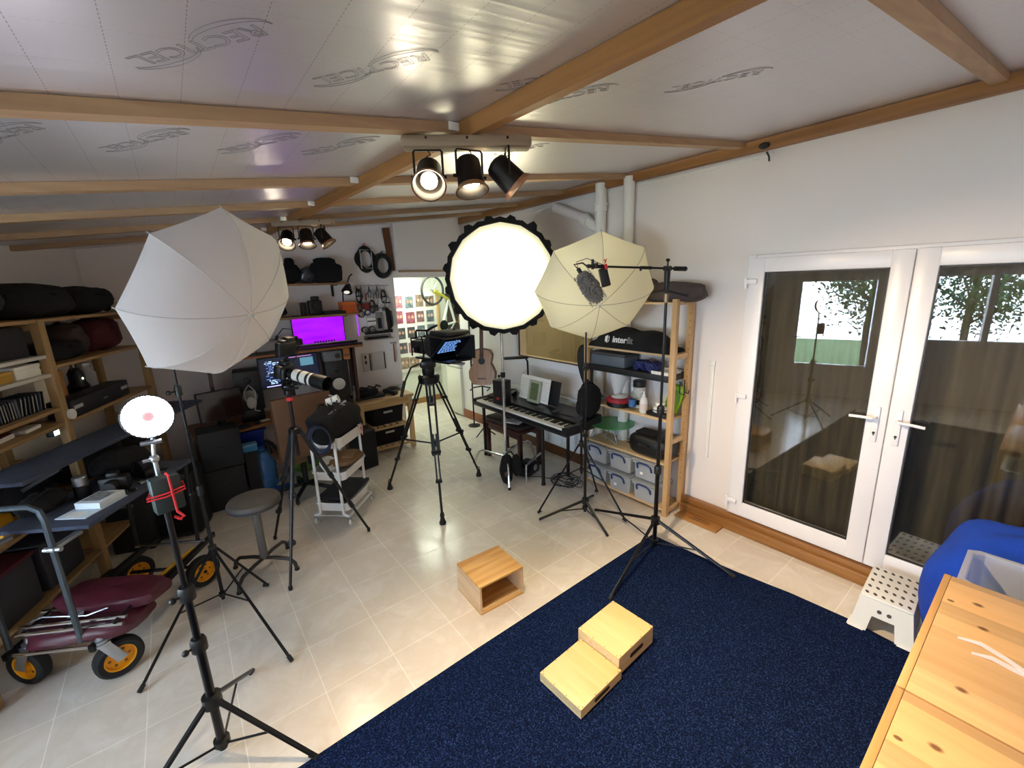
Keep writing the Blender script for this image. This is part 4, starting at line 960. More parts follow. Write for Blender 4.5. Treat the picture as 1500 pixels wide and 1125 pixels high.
# white step stool
ss = thing('step_stool', 'white plastic step stool with a perforated top by the glazed doors', 'step stool', (3.155, .385, 0), math.radians(3))
def hull(zs):   # list of (z, half x, half y)
    mb = MB(); rings = []
    for z, hx, hy in zs:
        r_ = min(hx, hy)*.28; pts = []
        for cx, cy, a0 in ((hx-r_, hy-r_, 0), (-hx+r_, hy-r_, PI/2), (-hx+r_, -hy+r_, PI), (hx-r_, -hy+r_, 1.5*PI)):
            for k in range(5): t_ = a0+PI/2*k/4; pts.append((cx+r_*math.cos(t_), cy+r_*math.sin(t_), z))
        rings.append(pts)
    n_ = 20
    mb.add([p for r_ in rings for p in r_], [(j*n_+i, j*n_+(i+1) % n_, (j+1)*n_+(i+1) % n_, (j+1)*n_+i) for j in range(len(rings)-1) for i in range(n_)]); return mb
# legs: four corner shells with arched gaps, built as tapered panels
def panel_side(mb, axis, s, top, bot, zt, zb, half_t, half_b, gap, gh):
    """one splayed side with an arch cut out; axis 'x' -> side faces x"""
    def P(u, z, off):
        f = (z-zb)/(zt-zb); d = bot+(top-bot)*f-off; h = half_b+(half_t-half_b)*f; return (s*d, u*h, z) if axis == 'x' else (u*h, s*d, z)
    za = zb+gh
    cols = [-1, -gap-.12, -gap, -gap*.85, gap*.85, gap, gap+.12, 1]
    for off in (0, .006):
        vs, fs = [], []
        for u in cols: vs.append(P(u, zt, off))
        low = [zb, zb, za-.03 if False else zb, za, za, zb, zb, zb]
        for u, z in zip(cols, low): vs.append(P(u, z, off))
        for i in range(7): fs.append((i, i+1, 9+i, 8+i))
        mb.add(vs, fs)
    b = len(mb.v)-32
    for i in range(7): mb.f.append((b+8+i, b+9+i, b+25+i, b+24+i))
bd_ = MB(); panel_side(bd_, 'x', -1, .185, .215, .215, 0, .118, .15, .45, .115); panel_side(bd_, 'x', 1, .185, .215, .215, 0, .118, .15, .45, .115)
panel_side(bd_, 'y', -1, .118, .15, .215, 0, .185, .215, .5, .07); panel_side(bd_, 'y', 1, .118, .15, .215, 0, .185, .215, .5, .07)
bd_.build('body', white_pl, ss, smooth=30)
MB().box((0, 0, .220), (.375, .242, .022), 0, .010).build('top', white_pl, ss)
rim = MB()
for s in (-1, 1):
    rim.bar((s*.219, -.152, .006), (s*.219, -.075, .006), .012, .012, .003).bar((s*.219, .075, .006), (s*.219, .152, .006), .012, .012, .003)
    rim.bar((-.219, s*.152, .006), (-.115, s*.152, .006), .012, .012, .003).bar((.115, s*.152, .006), (.219, s*.152, .006), .012, .012, .003)
rim.build('foot_rim', white_pl, ss)
hl = MB(); hm = mat('shadowed hole', '#4b4a48', .9)
for i in range(5):
    for j in range(6):
        x = -.15+i*.075; y = -.095+j*.038+(.0 if i % 2 == 0 else .0); M_ = Matrix.Translation((x, y, .2312)) @ Matrix.Rotation(.5, 4, 'Z')
        hl.prism([(.014*math.cos(2*PI*k/12), .0085*math.sin(2*PI*k/12)) for k in range(12)], .0006, M_)
hl.build('top_hole', hm, ss)['kind'] = 'stuff'
for y in (-.022, .022):
    MB().prism([(.011*math.cos(2*PI*k/12), .011*math.sin(2*PI*k/12)) for k in range(12)], .004, Matrix.Translation((-.1925, y, .155)) @ rotm(0, -PI/2+.14)).build('side_hole', hm, ss)

# pine chests in front
knotty = wood('knotty pine top', '#eec491', '#dcae76', 'y', .7, .4, .55, knots=7.5, strips=11)
pine_fr = wood('pine front', '#dcb078', '#c08e54', 'x', .8, .45, .6)
def chest(x0, x1, label):
    t = thing('pine_chest', label, 'chest of drawers', ((x0+x1)/2, -.10, 0), 0, 'pine chests')
    w_ = x1-x0; y1 = .245; y0 = -.26; h = .83
    MB().b2((-w_/2, y0, h-.018), (w_/2, y1-.022, h), .002).build('top', knotty, t)
    MB().b2((-w_/2, y1-.021, h-.03), (w_/2, y1, h), .002).build('front_rail', wood('front rail pine', '#e3b67a', '#c9985a', 'x', .9, .45), t)
    for s in (-1, 1): MB().b2((min(s*w_/2, s*(w_/2-.018)), y0, .0), (max(s*w_/2, s*(w_/2-.018)), y1, h-.031)).build('side', pine_z, t)
    MB().b2((-w_/2+.019, y0, .03), (w_/2-.019, y0+.008, h-.02)).build('back_panel', pine_z, t)
    MB().b2((-w_/2+.019, y0+.01, .02), (w_/2-.019, y1-.03, .04)).build('bottom_panel', pine_z, t)
    for k_ in range(3):
        z0 = .04+k_*.252
        d = MB().b2((-w_/2+.021, y1-.028, z0+.003), (w_/2-.021, y1-.006, z0+.246), .003).build('drawer', pine_fr, t)
        MB().b2((-.06, y1-.0065, z0+.2), (.06, y1-.0045, z0+.225)).build('finger_slot', hole, d)
chest(1.600, 2.415, 'knotty pine chest with pink tape strips on its top')
chest(.78, 1.592, 'knotty pine chest nearest the camera, cut off by the frame')
pink = mat('pink white tape', '#f3dbe0', .6)
for pts, lb in (([(1.99, .055), (2.005, .0), (1.985, -.06), (1.955, -.10), (1.93, -.2)], 'longer pale pink tape strip lying on the pine chest'), ([(1.935, .015), (1.95, -.03), (1.945, -.08), (1.935, -.13), (1.90, -.21)], 'shorter pale pink tape strip lying on the pine chest')):
    mb = MB(); n_ = len(pts)
    vs = []
    for i, (x, y) in enumerate(pts):
        w_ = .011 if i else .005
        for s in (-1, 1):
            for z in (.8305, .8325): vs.append((x+s*w_, y, z+.003*(i % 2)))
    fs = []
    for i in range(n_-1):
        a_, b_ = i*4, (i+1)*4; fs += [(a_, a_+2, b_+2, b_), (a_+1, b_+1, b_+3, a_+3), (a_, b_, b_+1, a_+1), (a_+2, a_+3, b_+3, b_+2)]
    fs += [(0, 1, 3, 2), ((n_-1)*4, (n_-1)*4+2, (n_-1)*4+3, (n_-1)*4+1)]
    tag(mb.add(vs, fs).build('tape_strip', pink), lb, 'tape')
# blue bean bag and clear tubs
bb = thing('bean_bag', 'rounded bright blue fabric bean bag against the glazed doors', 'bean bag', (3.10, -.14, 0))
blue_f = mat('bright blue felt', '#0b3fae', .95, var=.12, vscale=9, bump=.4, bscale=120)
MB().ell((0, 0, .42), (.30, .41, .42), 36, 24, lump=.035, power=.8, seed=2).build('cover', blue_f, bb)
MB().tube([(.299*math.cos(t_)*.99, .405*math.sin(t_)*.99, .44+.02*math.sin(3*t_)) for t_ in [2*PI*k/40 for k in range(40)]], .004, 6, True).build('seam', blue_f, bb)
def tub_mat():
    m, nt, p, out = new_mat('cloudy clear plastic'); N, L = nt.nodes, nt.links
    N.remove(p)
    t = N.new('ShaderNodeBsdfTransparent'); t.inputs[0].default_value = (.93, .95, .97, 1); d = N.new('ShaderNodeBsdfPrincipled'); d.inputs['Base Color'].default_value = lin('#dfe2e6'); d.inputs['Roughness'].default_value = .25
    mx = N.new('ShaderNodeMixShader'); mx.inputs[0].default_value = .42; L.new(t.outputs[0], mx.inputs[1]); L.new(d.outputs[0], mx.inputs[2]); L.new(mx.outputs[0], out.inputs['Surface']); return m
cloudy = tub_mat()
def open_tub(mb, w_, d_, h, th=.004, taper=.02, lip=.018):
    def ring(hx, hy, z): return [(hx*cx, hy*cy, z) for cx, cy in ((1, .85), (.85, 1), (-.85, 1), (-1, .85), (-1, -.85), (-.85, -1), (.85, -1), (1, -.85))]
    R_ = [ring(w_/2-taper, d_/2-taper, 0), ring(w_/2, d_/2, h), ring(w_/2+lip, d_/2+lip, h), ring(w_/2+lip, d_/2+lip, h-.014), ring(w_/2+lip-.003, d_/2+lip-.003, h-.014), ring(w_/2+lip-.003, d_/2+lip-.003, h-.003), ring(w_/2-th, d_/2-th, h-.003), ring(w_/2-taper-th, d_/2-taper-th, th)]
    n_ = 8
    mb.add([p for r_ in R_ for p in r_], [(j*n_+i, j*n_+(i+1) % n_, (j+1)*n_+(i+1) % n_, (j+1)*n_+i) for j in range(7) for i in range(n_)]+[tuple(range(7, -1, -1)), tuple(range(56, 64))]); return mb
ct = thing('clear_tub', 'open clear plastic tub between the pine chest and blue bean bag', 'tub', (2.625, -.14, .0))
open_tub(MB(), .32, .46, .80, lip=.02).build('shell', cloudy, ct, smooth=30)
# ------------------------------------------------------------------ pine shelving by the doors
SX0, SX1, SY0, SY1 = 3.185, 3.465, 1.955, 2.905
su = thing('shelving_unit', 'pale pine open shelving unit between the piano and the glazed doors', 'shelving unit', (0, 0, 0))
for x, y in ((SX0, SY0), (SX0, SY1), (SX1-.045, SY0), (SX1-.045, SY1)):
    m = MB().b2((x, y-.022, 0), (x+.045, y+.022, 1.93), .002); l = m.build('upright', pine_z, su)
    if x > SX0:
        pg = MB()
        for k in range(26): pg.cyl((x-.001, y-.009, .3+k*.06), (x+.002, y-.009, .3+k*.06), .004, n=6)
        pg.build('peg_hole', mat('peg hole', '#4a3320', .8), l)['kind'] = 'stuff'
for z in (.045, .70, 1.45, 1.90):
    for y in (SY0, SY1): MB().b2((SX0+.045, y-.012, z-.022), (SX1-.045, y+.012, z+.022), .002).build('cross_rail', pine_y, su)
for z, mm in ((1.905, pine_y), (1.475, pine_y), (.905, pine_y), (.505, pine_y)):
    MB().b2((SX0+.004, SY0+.023, z-.022), (SX1-.004, SY1-.023, z-.001), .003).build('shelf', mm, su)
MB().b2((SX0-.004, SY0+.023, 1.235), (SX1-.004, SY1-.023, 1.29), .004).build('black_shelf', mat('black board', '#17181b', .5), su)
cb = MB(); cb.tube([(SX0-.012, 2.05, 1.29), (SX0-.014, 2.03, 1.2), (SX0-.0, 2.0, 1.16)], .0035, 5); 
def onshelf(name, label, cat, y, z, x=3.32, rz=0, group=None): return thing(name, label, cat, (x, y, z), rz, group)
# top bag
g = onshelf('soft_bag', 'brown grey soft bag lying on top of the pine shelving', 'bag', 2.07, 1.905)
MB().ell((0, 0, .075), (.12, .30, .082), 20, 12, lump=.05, power=.7, seed=8).ell((.0, .2, .12), (.06, .07, .075), 12, 8, seed=2).build('body', mat('brown grey nylon', '#4c4240', .85, var=.15, vscale=9), g)
MB().tube([(-.10, -.2, .05), (-.125, 0, .10), (-.11, .2, .06)], .009, 6).build('strap', mat('dark strap', '#2b2526', .8), g)
# interfit carry bag
g = onshelf('carry_bag', 'black kit bag with a white logo on the upper pine shelf', 'bag', 2.42, 1.475, 3.30)
vs = []; nb = 24
for j in range(9):
    t_ = j/8
    for i in range(nb):
        y = -.44+.88*i/(nb-1); hgt = .175*min(1, (.5-abs(y)/.9)*6)*(1+.06*math.sin(y*22)+.05*math.sin(y*9+1)); hgt = max(hgt, .05)
        ang = PI*t_; vs.append((-.125*math.cos(ang)*(1-.25*abs(math.sin(ang))), y, hgt*(math.sin(ang)**.55) if 0 < j < 8 else 0.001))
MB().add(vs, [(j*nb+i, j*nb+i+1, (j+1)*nb+i+1, (j+1)*nb+i) for j in range(8) for i in range(nb-1)]+[tuple(j*nb for j in range(9)), tuple(j*nb+nb-1 for j in range(8, -1, -1))]).build('body', black_fab, g)
TM = Matrix.Translation((-.113, -.005, .082)) @ Matrix.Rotation(-PI/2, 4, 'Z') @ Matrix.Rotation(math.radians(76), 4, 'X')
text_mesh('inter', .082, 'printed_logo', mat('white print', '#e8e8ea', .6), g, extrude=.004, align='RIGHT', M=Matrix.Translation((0, .0, 0)) @ TM, bold=True)
text_mesh('fit', .082, 'printed_logo', mat('grey print', '#77777c', .6), g, extrude=.004, align='LEFT', M=TM @ Matrix.Translation((.004, 0, 0)), bold=True)
ic = MB()
for pl in ([(-.245, .022), (-.215, .036), (-.215, -.036), (-.245, -.022)], [(-.208, .03), (-.196, .02), (-.196, -.02), (-.208, -.03), (-.2, 0)]): ic.prism(pl, .004, TM)
ic.build('printed_mark', mat('white mark', '#e8e8ea', .6), g)
MB().tube([(-.05, -.05, .165), (-.06, .0, .185), (-.05, .06, .168)], .006, 6).tube([(-.03, .2, .165), (-.04, .25, .18), (-.03, .30, .155)], .006, 6).build('handle', black_fab, g)
# middle shelf items
g = onshelf('storage_box', 'grey lidded box on the black shelf', 'box', 2.66, 1.29); MB().b2((-.11, -.21, 0), (.10, .20, .105), .012).build('tray', mat('slate grey plastic', '#5c6570', .5), g); MB().b2((-.115, -.215, .105), (.105, .205, .128), .008).build('lid', mat('dark grey lid', '#3c4046', .5), g)
blue_v = mat('dark blue vinyl', '#18245f', .5)
for y, rz, lb in ((2.31, .3, 'dark blue hank of webbing on the black shelf beside the grey lidded box'), (2.19, -.4, 'dark blue hank of webbing on the black shelf beside the white tray')):
    g = onshelf('cable_bundle', lb, 'cable bundle', y, 1.29, 3.28, rz, 'blue hanks')
    m_ = MB()
    for k in range(4): m_.tube([(.055*math.cos(t_)*(1+.05*k), .06*math.sin(t_), .045+.035*math.sin(2*t_+k)) for t_ in [2*PI*q/16 for q in range(16)]], .013, 6, True)
    m_.build('coil', blue_v, g); MB().box((0, .055, .05), (.03, .02, .06), 0, .004).build('tie', black_fab, g)
g = onshelf('tray', 'flat white tray on the black shelf end', 'tray', 2.06, 1.29, 3.29); MB().b2((-.10, -.075, 0), (.1, .09, .012), .003).build('base', white_pl, g); MB().b2((-.10, -.075, .012), (-.09, .09, .028)).b2((.09, -.075, .012), (.1, .09, .028)).build('edge', white_pl, g)
for x, lb in ((3.28, 'dark hook clipped on the end rail of the pine shelving, the one nearer the room'), (3.35, 'dark hook clipped on the end rail of the pine shelving, the one nearer the wall')):
    solo(MB().tube([(0, .0, .06), (0, -.012, .06), (0, -.012, -.04), (0, -.05, -.05), (0, -.055, -.02)], .005, 6), 'hook', black_mt, lb, 'hook', (x, 1.935, 1.18), group='rail hooks')
# shelf .905
g = onshelf('funnel', 'white plastic funnel standing behind the cake tin on the pine shelf', 'funnel', 2.64, .905, 3.37)
MB().lathe([(.02, 0), (.035, .02), (.045, .10), (.105, .31), (.108, .32), (.10, .315), (.04, .1)], (0, 0, 0), 24).build('cone', mat('milky plastic', '#dfe0e2', .4), g); MB().lathe([(.108, .312), (.113, .316), (.113, .326), (.105, .326)], (0, 0, 0), 24, cap=False).build('rim', white_pl, g)
g = onshelf('cake_tin', 'round black tin with a red and white lid on the pine shelf', 'tin', 2.55, .905, 3.28)
MB().lathe([(.115, 0), (.122, .006), (.122, .05), (.118, .052)], (0, 0, 0), 28).build('tin', black_pl, g); MB().lathe([(.126, .048), (.128, .052), (.126, .075), (.10, .085), (.075, .086)], (0, 0, 0), 28).build('lid', mat('red lid', '#a52430', .4), g); MB().lathe([(.075, .085), (.078, .092), (.05, .1), (.0, .1)], (0, 0, 0), 24).build('lid_disc', white_pl, g)
g = onshelf('tape_dish', 'clear glass dish at the far end of the pine shelf', 'dish', 2.80, .905, 3.29); MB().lathe([(.05, 0), (.075, .05), (.07, .05), (.046, .006)], (0, 0, 0), 18).build('bowl', cloudy, g); MB().ell((0, 0, .03), (.05, .05, .025), 10, 6, lump=.1).build('contents', mat('grey bits', '#8c8a86', .6), g)
g = onshelf('coffee_jar', 'tall white jar with a dark lid behind the water bottle', 'jar', 2.39, .905, 3.37); MB().lathe([(.055, 0), (.058, .01), (.058, .2), (.05, .21)], (0, 0, 0), 20).build('jar', mat('jar white', '#d8d6d2', .5), g); MB().lathe([(.06, .2), (.06, .255), (.056, .26)], (0, 0, 0), 20).build('lid', black_pl, g); MB().lathe([(.0585, .03), (.0585, .08)], (0, 0, 0), 20, cap=False).build('dark_band', black_pl, g)
g = onshelf('water_bottle', 'clear water bottle with a blue label on the pine shelf', 'bottle', 2.37, .905, 3.24)
MB().lathe([(.028, 0), (.033, .006), (.033, .06), (.031, .07), (.033, .08), (.033, .13), (.03, .155), (.014, .185), (.012, .2)], (0, 0, 0), 18).build('bottle', clear_glass, g); MB().lathe([(.0335, .035), (.0335, .105)], (0, 0, 0), 18, cap=False).build('label', mat('blue label', '#3a6ea8', .5), g); MB().lathe([(.015, .195), (.015, .215), (.013, .218)], (0, 0, 0), 14).build('cap', mat('blue cap', '#b9d3ea', .4), g)
g = onshelf('soap_bottle', 'white pump soap bottle with a printed label on the pine shelf', 'bottle', 2.245, .905, 3.24)
MB().lathe([(.03, 0), (.037, .01), (.037, .1), (.03, .135), (.014, .155)], (0, 0, 0), 18).build('bottle', white_pl, g); MB().lathe([(.0375, .03), (.0375, .09)], (0, 0, 0), 18, cap=False).build('label', mat('peach label', '#e6d6d0', .5), g); MB().cyl((0, 0, .15), (0, 0, .2), .008, n=10).lathe([(.015, .15), (.015, .17)], (0, 0, 0), 12).tube([(0, 0, .2), (-.035, .01, .2), (-.042, .012, .19)], .006, 6).build('pump', white_pl, g)
g = onshelf('sander', 'white round gadget stacked on a black tray on the pine shelf', 'gadget', 2.09, .905, 3.28)
MB().b2((-.07, -.09, 0), (.07, .11, .035), .006).build('tray', black_pl, g); MB().lathe([(.06, .035), (.065, .045), (.06, .075), (.035, .085)], (0, .01, 0), 20).lathe([(.03, .085), (.045, .1), (.04, .12), (.02, .125)], (0, .01, 0), 18).build('body', white_pl, g); MB().lathe([(.0655, .05), (.0655, .06)], (0, .01, 0), 20, cap=False).build('grey_band', grey_fab, g)
lime = mat('lime plastic', '#8fc320', .5)
g = onshelf('lime_case', 'lime green case leaning at the end of the pine shelf', 'case', 2.03, .905, 3.38, .1)
MB().box((0, 0, .145), (.055, .13, .27), 0, .02, rotm(.28)).build('shell', lime, g); MB().box((-.03, 0, .14), (.01, .1, .2), 0, .004, rotm(.28)).build('panel', mat('darker lime', '#6da017', .5), g)
# shelf .505
g = onshelf('cake_stand', 'green glass disc resting on folded metal legs on the lower pine shelf', 'tray', 2.64, .505, 3.29)
MB().lathe([(.0, .185), (.20, .185), (.22, .192), (.22, .198), (.0, .195)], (0, 0, 0), 36).build('green_disc', mat('green glass', '#3f9a5c', .12, spec=.6), g)
MB().tube([(-.1, .18, .01), (-.09, .05, .10), (-.08, -.12, .02)], .006, 6).tube([(.02, .1, .005), (.0, .0, .19), (-.04, -.1, .01)], .007, 6).tube([(-.12, .2, .012), (-.02, .18, .1), (.05, .12, .185)], .005, 6).build('metal_leg', steel, g)
g = onshelf('instrument_case', 'black moulded carry case on the lower pine shelf', 'case', 2.17, .505, 3.30)
MB().ell((0, 0, .10), (.13, .215, .10), 24, 14, power=.55).build('shell', black_pl, g); MB().tube([(-.131, y, .105+.0*y) for y in (-.19, -.1, 0, .1, .19)], .006, 6).build('seam', black_mt, g); MB().tube([(-.125, -.05, .12), (-.155, -.04, .125), (-.155, .04, .125), (-.125, .05, .12)], .008, 6).build('handle', black_pl, g); MB().box((0, .05, .205), (.14, .2, .02), 0, .008).build('lid_pad', black_fab, g)
# six clear boxes
bin_blue = mat('navy clip handle', '#26356f', .45)
cnt = [('#c2b23d', 'yellow bits'), ('#9aa0a6', 'grey bits'), ('#7f8790', 'cables'), ('#c9cbcc', 'white bits'), ('#2f7f62', 'green bits'), ('#b4b6b8', 'pale bits')]
pos = [(2.755, .285, 'far column, upper row', 1), (2.46, .285, 'middle column, upper row', 0), (2.165, .285, 'near column, upper row', 2), (2.755, .07, 'far column, lower row', 3), (2.46, .07, 'middle column, lower row', 4), (2.165, .07, 'near column, lower row', 5)]
desc = ['clear box of cables, in the upper row nearest the piano', 'clear box with a yellow lid inside, middle of the upper row', 'clear box of grey cables, in the upper row nearest the doors', 'clear box with little inside, in the lower row nearest the piano', 'clear box with green contents, middle of the lower row', 'clear box of pale bits, in the lower row nearest the doors']
for (y, z, nm_, ci), lb in zip(pos, desc):
    g = thing('storage_bin', lb, 'storage box', (3.30, y, z), 0, 'clear boxes under the pine shelving')
    mb = MB(); open_tub(mb, .25, .26, .165, lip=.012, taper=.012); b_ = mb.build('body', cloudy, g, smooth=30)
    MB().b2((-.135, -.14, .168), (.135, .14, .185), .006).build('lid', cloudy, g)
    MB().tube([(-.128, -.075, .10), (-.145, -.07, .15), (-.147, -.04, .165), (-.147, .04, .165), (-.145, .07, .15), (-.128, .075, .10)], .0085, 6).build('handle', bin_blue, g)
    MB().ell((0, 0, .055), (.09, .10, .05), 14, 8, lump=.12, seed=ci).build('contents', mat('contents '+cnt[ci][1], cnt[ci][0], .7, var=.4, vscale=40), g)
    if ci in (2, 4): MB().box((-.128, .03, .06), (.004, .03, .025)).build('paper_label', paper, g)
bl_ = MB().b2((SX0+.01, SY0+.03, .04), (SX1-.01, SY1-.03, .066), .002).build('low_shelf', pine_y, su)

# ------------------------------------------------------------------ digital piano and its things
pn = thing('digital_piano', 'black digital piano on slim legs against the white wall', 'keyboard', (0, 0, 0))
PX0, PX1, PY0, PY1, PZ = 2.72, 3.22, 2.72, 4.32, .66
pb = MB(); pb.b2((PX0, PY0, PZ), (PX1, PY1, PZ+.055), .01)
pb.add([(x, y, z) for y in (PY0, PY1) for x, z in ((PX0+.21, PZ+.05), (PX1, PZ+.05), (PX1, PZ+.125), (PX0+.21, PZ+.085))], [(0, 1, 2, 3), (4, 7, 6, 5), (0, 4, 5, 1), (1, 5, 6, 2), (2, 6, 7, 3), (3, 7, 4, 0)])
for y in (PY0, PY1-.06): pb.b2((PX0, y, PZ+.05), (PX0+.22, y+.06, PZ+.085), .006)
pb.build('case', mat('piano black', '#15161a', .3), pn)
kb = MB(); nk = 36; ky0, ky1 = PY0+.065, PY1-.065
wk = MB(); bkk = MB()
for i in range(52):
    y0 = ky0+(ky1-ky0)*i/52; wk.b2((PX0+.012, y0+.0008, PZ+.055), (PX0+.165, y0+(ky1-ky0)/52-.0008, PZ+.073))
    if i < 51 and (i % 7) not in (1, 4): bkk.b2((PX0+.07, y0+(ky1-ky0)/52-.006, PZ+.073), (PX0+.165, y0+(ky1-ky0)/52+.006, PZ+.084))
k_ = wk.build('white_key', mat('ivory key', '#e9e7e0', .3), pn); k_['kind'] = 'stuff'
k_ = bkk.build('black_key', black_pl, pn); k_['kind'] = 'stuff'
cp = MB()
for y0, w_ in ((3.36, .10), (3.15, .06)): cp.add([(PX0+.27, y0, PZ+.0985), (PX0+.34, y0, PZ+.1075), (PX0+.34, y0+w_, PZ+.1075), (PX0+.27, y0+w_, PZ+.0985)], [(0, 1, 2, 3)])
for i in range(10): cp.box((PX0+.30, 2.9+i*.022, PZ+.104), (.012, .014, .006))
cp.build('control_button', mat('grey button', '#5a5d63', .4), pn)['kind'] = 'stuff'
for x, y in ((PX0+.08, PY0+.42), (PX0+.10, PY1-.08), (PX1-.05, PY0+.42), (PX1-.05, PY1-.08)):
    MB().cyl((x, y, .02), (x, y, PZ), .019, n=12).build('leg', black_mt, pn); MB().cyl((x, y, 0), (x, y, .025), .023, n=12).build('foot', rubber, pn)
mr = MB().box((PX1-.09, 3.55, PZ+.25), (.008, .66, .27), 0, .003, rotm(0, .22)).build('music_rest', black_pl, pn)
sh = thing('sheet_music', 'open white music book on the piano music rest', 'book', (PX1-.15, 3.60, PZ+.122))
RT = rotm(0, .22)
for s in (-1, 1): MB().box(RT.to_3x3() @ V((0, s*.125, .14)), (.008, .245, .275), 0, .001, RT).build('page', paper, sh)
lm = MB()
for s in (-1, 1):
    for i in range(9):
        c_ = RT.to_3x3() @ V((-.0046, s*.14 if s > 0 else -.14, .04+i*.024)); lm.box(c_, (.0008, .18, .004), 0, 0, RT)
lm.build('staff_line', mat('pencil grey', '#b7b7b2', .8), sh)['kind'] = 'stuff'
cd_ = thing('song_card', 'green covered song book standing before the white sheet music', 'book', (PX1-.175, 3.57, PZ+.116))
MB().box(RT.to_3x3() @ V((0, 0, .125)), (.012, .20, .25), 0, .002, RT).build('cover', mat('sage cover', '#a4a894', .6), cd_); MB().box(RT.to_3x3() @ V((-.0068, 0, .125)), (.001, .13, .19), 0, 0, RT).build('printed_panel', mat('olive print', '#5f6a44', .7, var=.3, vscale=60), cd_)
spk = thing('pa_speaker', 'small black speaker with a red badge standing on the far end of the piano', 'speaker', (2.83, 3.86, PZ+.086), math.radians(8))
MB().b2((-.065, -.085, 0), (.065, .085, .285), .008).build('cabinet', black_pl, spk); MB().b2((-.068, -.075, .012), (-.064, .075, .275), .003).build('grille', mat('speaker cloth', '#141416', .9, bump=.6, bscale=300), spk); MB().box((-.07, 0, .075), (.004, .035, .03)).build('red_badge', mat('red badge', '#b21d2b', .5), spk)
hp = thing('headphones', 'black headphones laid on the piano behind the speaker', 'headphones', (3.07, 4.02, PZ+.11))
MB().tube(arc((0, 0, .03), .085, 0, PI, 12, (0, 1, 0), (.9, 0, .35)), .009, 6).build('band', black_pl, hp)
for s in (-1, 1): MB().cyl((0, s*.07, .03), (0, s*.095, .03), .036, n=16).build('ear_cup', black_pl, hp)
lp = thing('music_lamp', 'black slim lamp head on a clip above the music rest', 'lamp', (3.30, 3.95, PZ+.11))
MB().tube([(0, 0, 0), (.0, 0, .3), (-.02, -.02, .40), (-.05, -.03, .44)], .012, 8).build('stem', black_pl, lp); MB().box((-.13, .06, .45), (.30, .07, .03), math.radians(150), .01).build('head', black_pl, lp); MB().box((-.13, .06, .433), (.24, .05, .004), math.radians(150)).build('diffuser', white_pl, lp); MB().box((0, 0, .012), (.09, .09, .024), 0, .006).build('base', black_pl, lp)
tn = thing('reflector_disc', 'dark flat oval reflector disc leaning behind the piano end', 'reflector', (3.36, 3.02, .80), math.radians(12))
RR = rotm(0, 0, 0) @ rotm(math.radians(-8), math.radians(-12), 0)
MB().prism([(.11*math.cos(t_), .29*math.sin(t_)) for t_ in [2*PI*k/28 for k in range(28)]], .012, Matrix.Translation((0, 0, .36)) @ RR @ rotm(PI/2, 0, PI/2)).build('disc', mat('dark grey gloss', '#2c2e30', .35), tn); MB().tube([RR.to_3x3() @ V((.006, .115*math.cos(t_), .295*math.sin(t_)))+V((0, 0, .36)) for t_ in [2*PI*k/28 for k in range(28)]], .007, 6, True).build('rim', black_fab, tn)
bgk = thing('backpack', 'black soft bag hanging at the near end of the piano beside the shelving', 'bag', (3.12, 2.80, PZ+.12))
MB().ell((0, 0, .16), (.12, .10, .17), 18, 12, lump=.06, seed=6, power=.8).build('body', black_fab, bgk); MB().tube([(-.05, 0, .31), (-.02, 0, .37), (.03, 0, .31)], .01, 6).build('handle', black_fab, bgk)
MB().ell((-.10, .0, .10), (.03, .07, .08), 12, 8, power=.7).build('pocket', black_fab, bgk)
st = thing('piano_stool', 'dark mahogany piano bench tucked under the digital piano', 'bench', (2.98, 3.88, 0), math.radians(90))
mah = wood('mahogany', '#4a2420', '#2a1210', 'x', 1, .3)
MB().b2((-.34, -.17, .44), (.34, .17, .475), .006).build('frame', mah, st); MB().b2((-.33, -.165, .475), (.33, .165, .535), .022).build('cushion', mat('dark leather', '#231a1c', .45), st)
for x in (-.31, .31):
    for y in (-.14, .14): MB().b2((x-.022, y-.022, 0), (x+.022, y+.022, .44), .003).build('leg', mah, st)
MB().b2((-.30, -.155, .37), (.30, -.135, .44), .002).build('apron', mah, st); MB().b2((-.30, .135, .37), (.30, .155, .44), .002).build('apron', mah, st)
bx = thing('paper_sheet', 'loose white papers lying on the dark piano bench', 'paper', (2.90, 3.74, .536), .4); MB().b2((-.07, -.1, 0), (.07, .1, .006)).build('sheet', paper, bx); MB().box((.02, .02, .008), (.13, .18, .003), .3).build('sheet', paper, bx)
pd = thing('pedal', 'black foot pedal unit in a chrome frame on the floor by the chrome stand', 'pedal', (2.84, 3.46, 0), math.radians(15))
MB().b2((-.12, -.09, .02), (.12, .09, .14), .01).build('body', black_pl, pd); MB().tube([(-.15, -.1, .0), (-.15, -.1, .19), (.15, -.1, .23), (.19, -.1, .12), (.2, -.1, 0)], .012, 8).build('chrome_bar', chrome, pd); MB().ell((.04, -.09, .09), (.035, .012, .035), 14, 8).build('dial', steel, pd)
gt = thing('guitar', 'acoustic guitar with natural top leaning in the corner behind the piano', 'guitar', (3.16, 4.80, .02), math.radians(-50))
GM = rotm(math.radians(-8))
pts = [(.0, 0), (.13, .01), (.185, .09), (.19, .17), (.155, .25), (.125, .30), (.14, .36), (.145, .42), (.11, .48), (.03, .50)]
pl = [(x, y) for x, y in pts]+[(-x, y) for x, y in reversed(pts)][:-1]
UPM = GM @ Matrix.Translation((0, .05, 0)) @ rotm(PI/2)
MB().prism(pl, .10, Matrix.Translation((0, .05, .0)) @ GM @ Matrix.Translation((0, .02, .72)) @ rotm(PI/2)).build('body', wood('guitar side', '#7a4526', '#55301a', 'z'), gt, smooth=40)
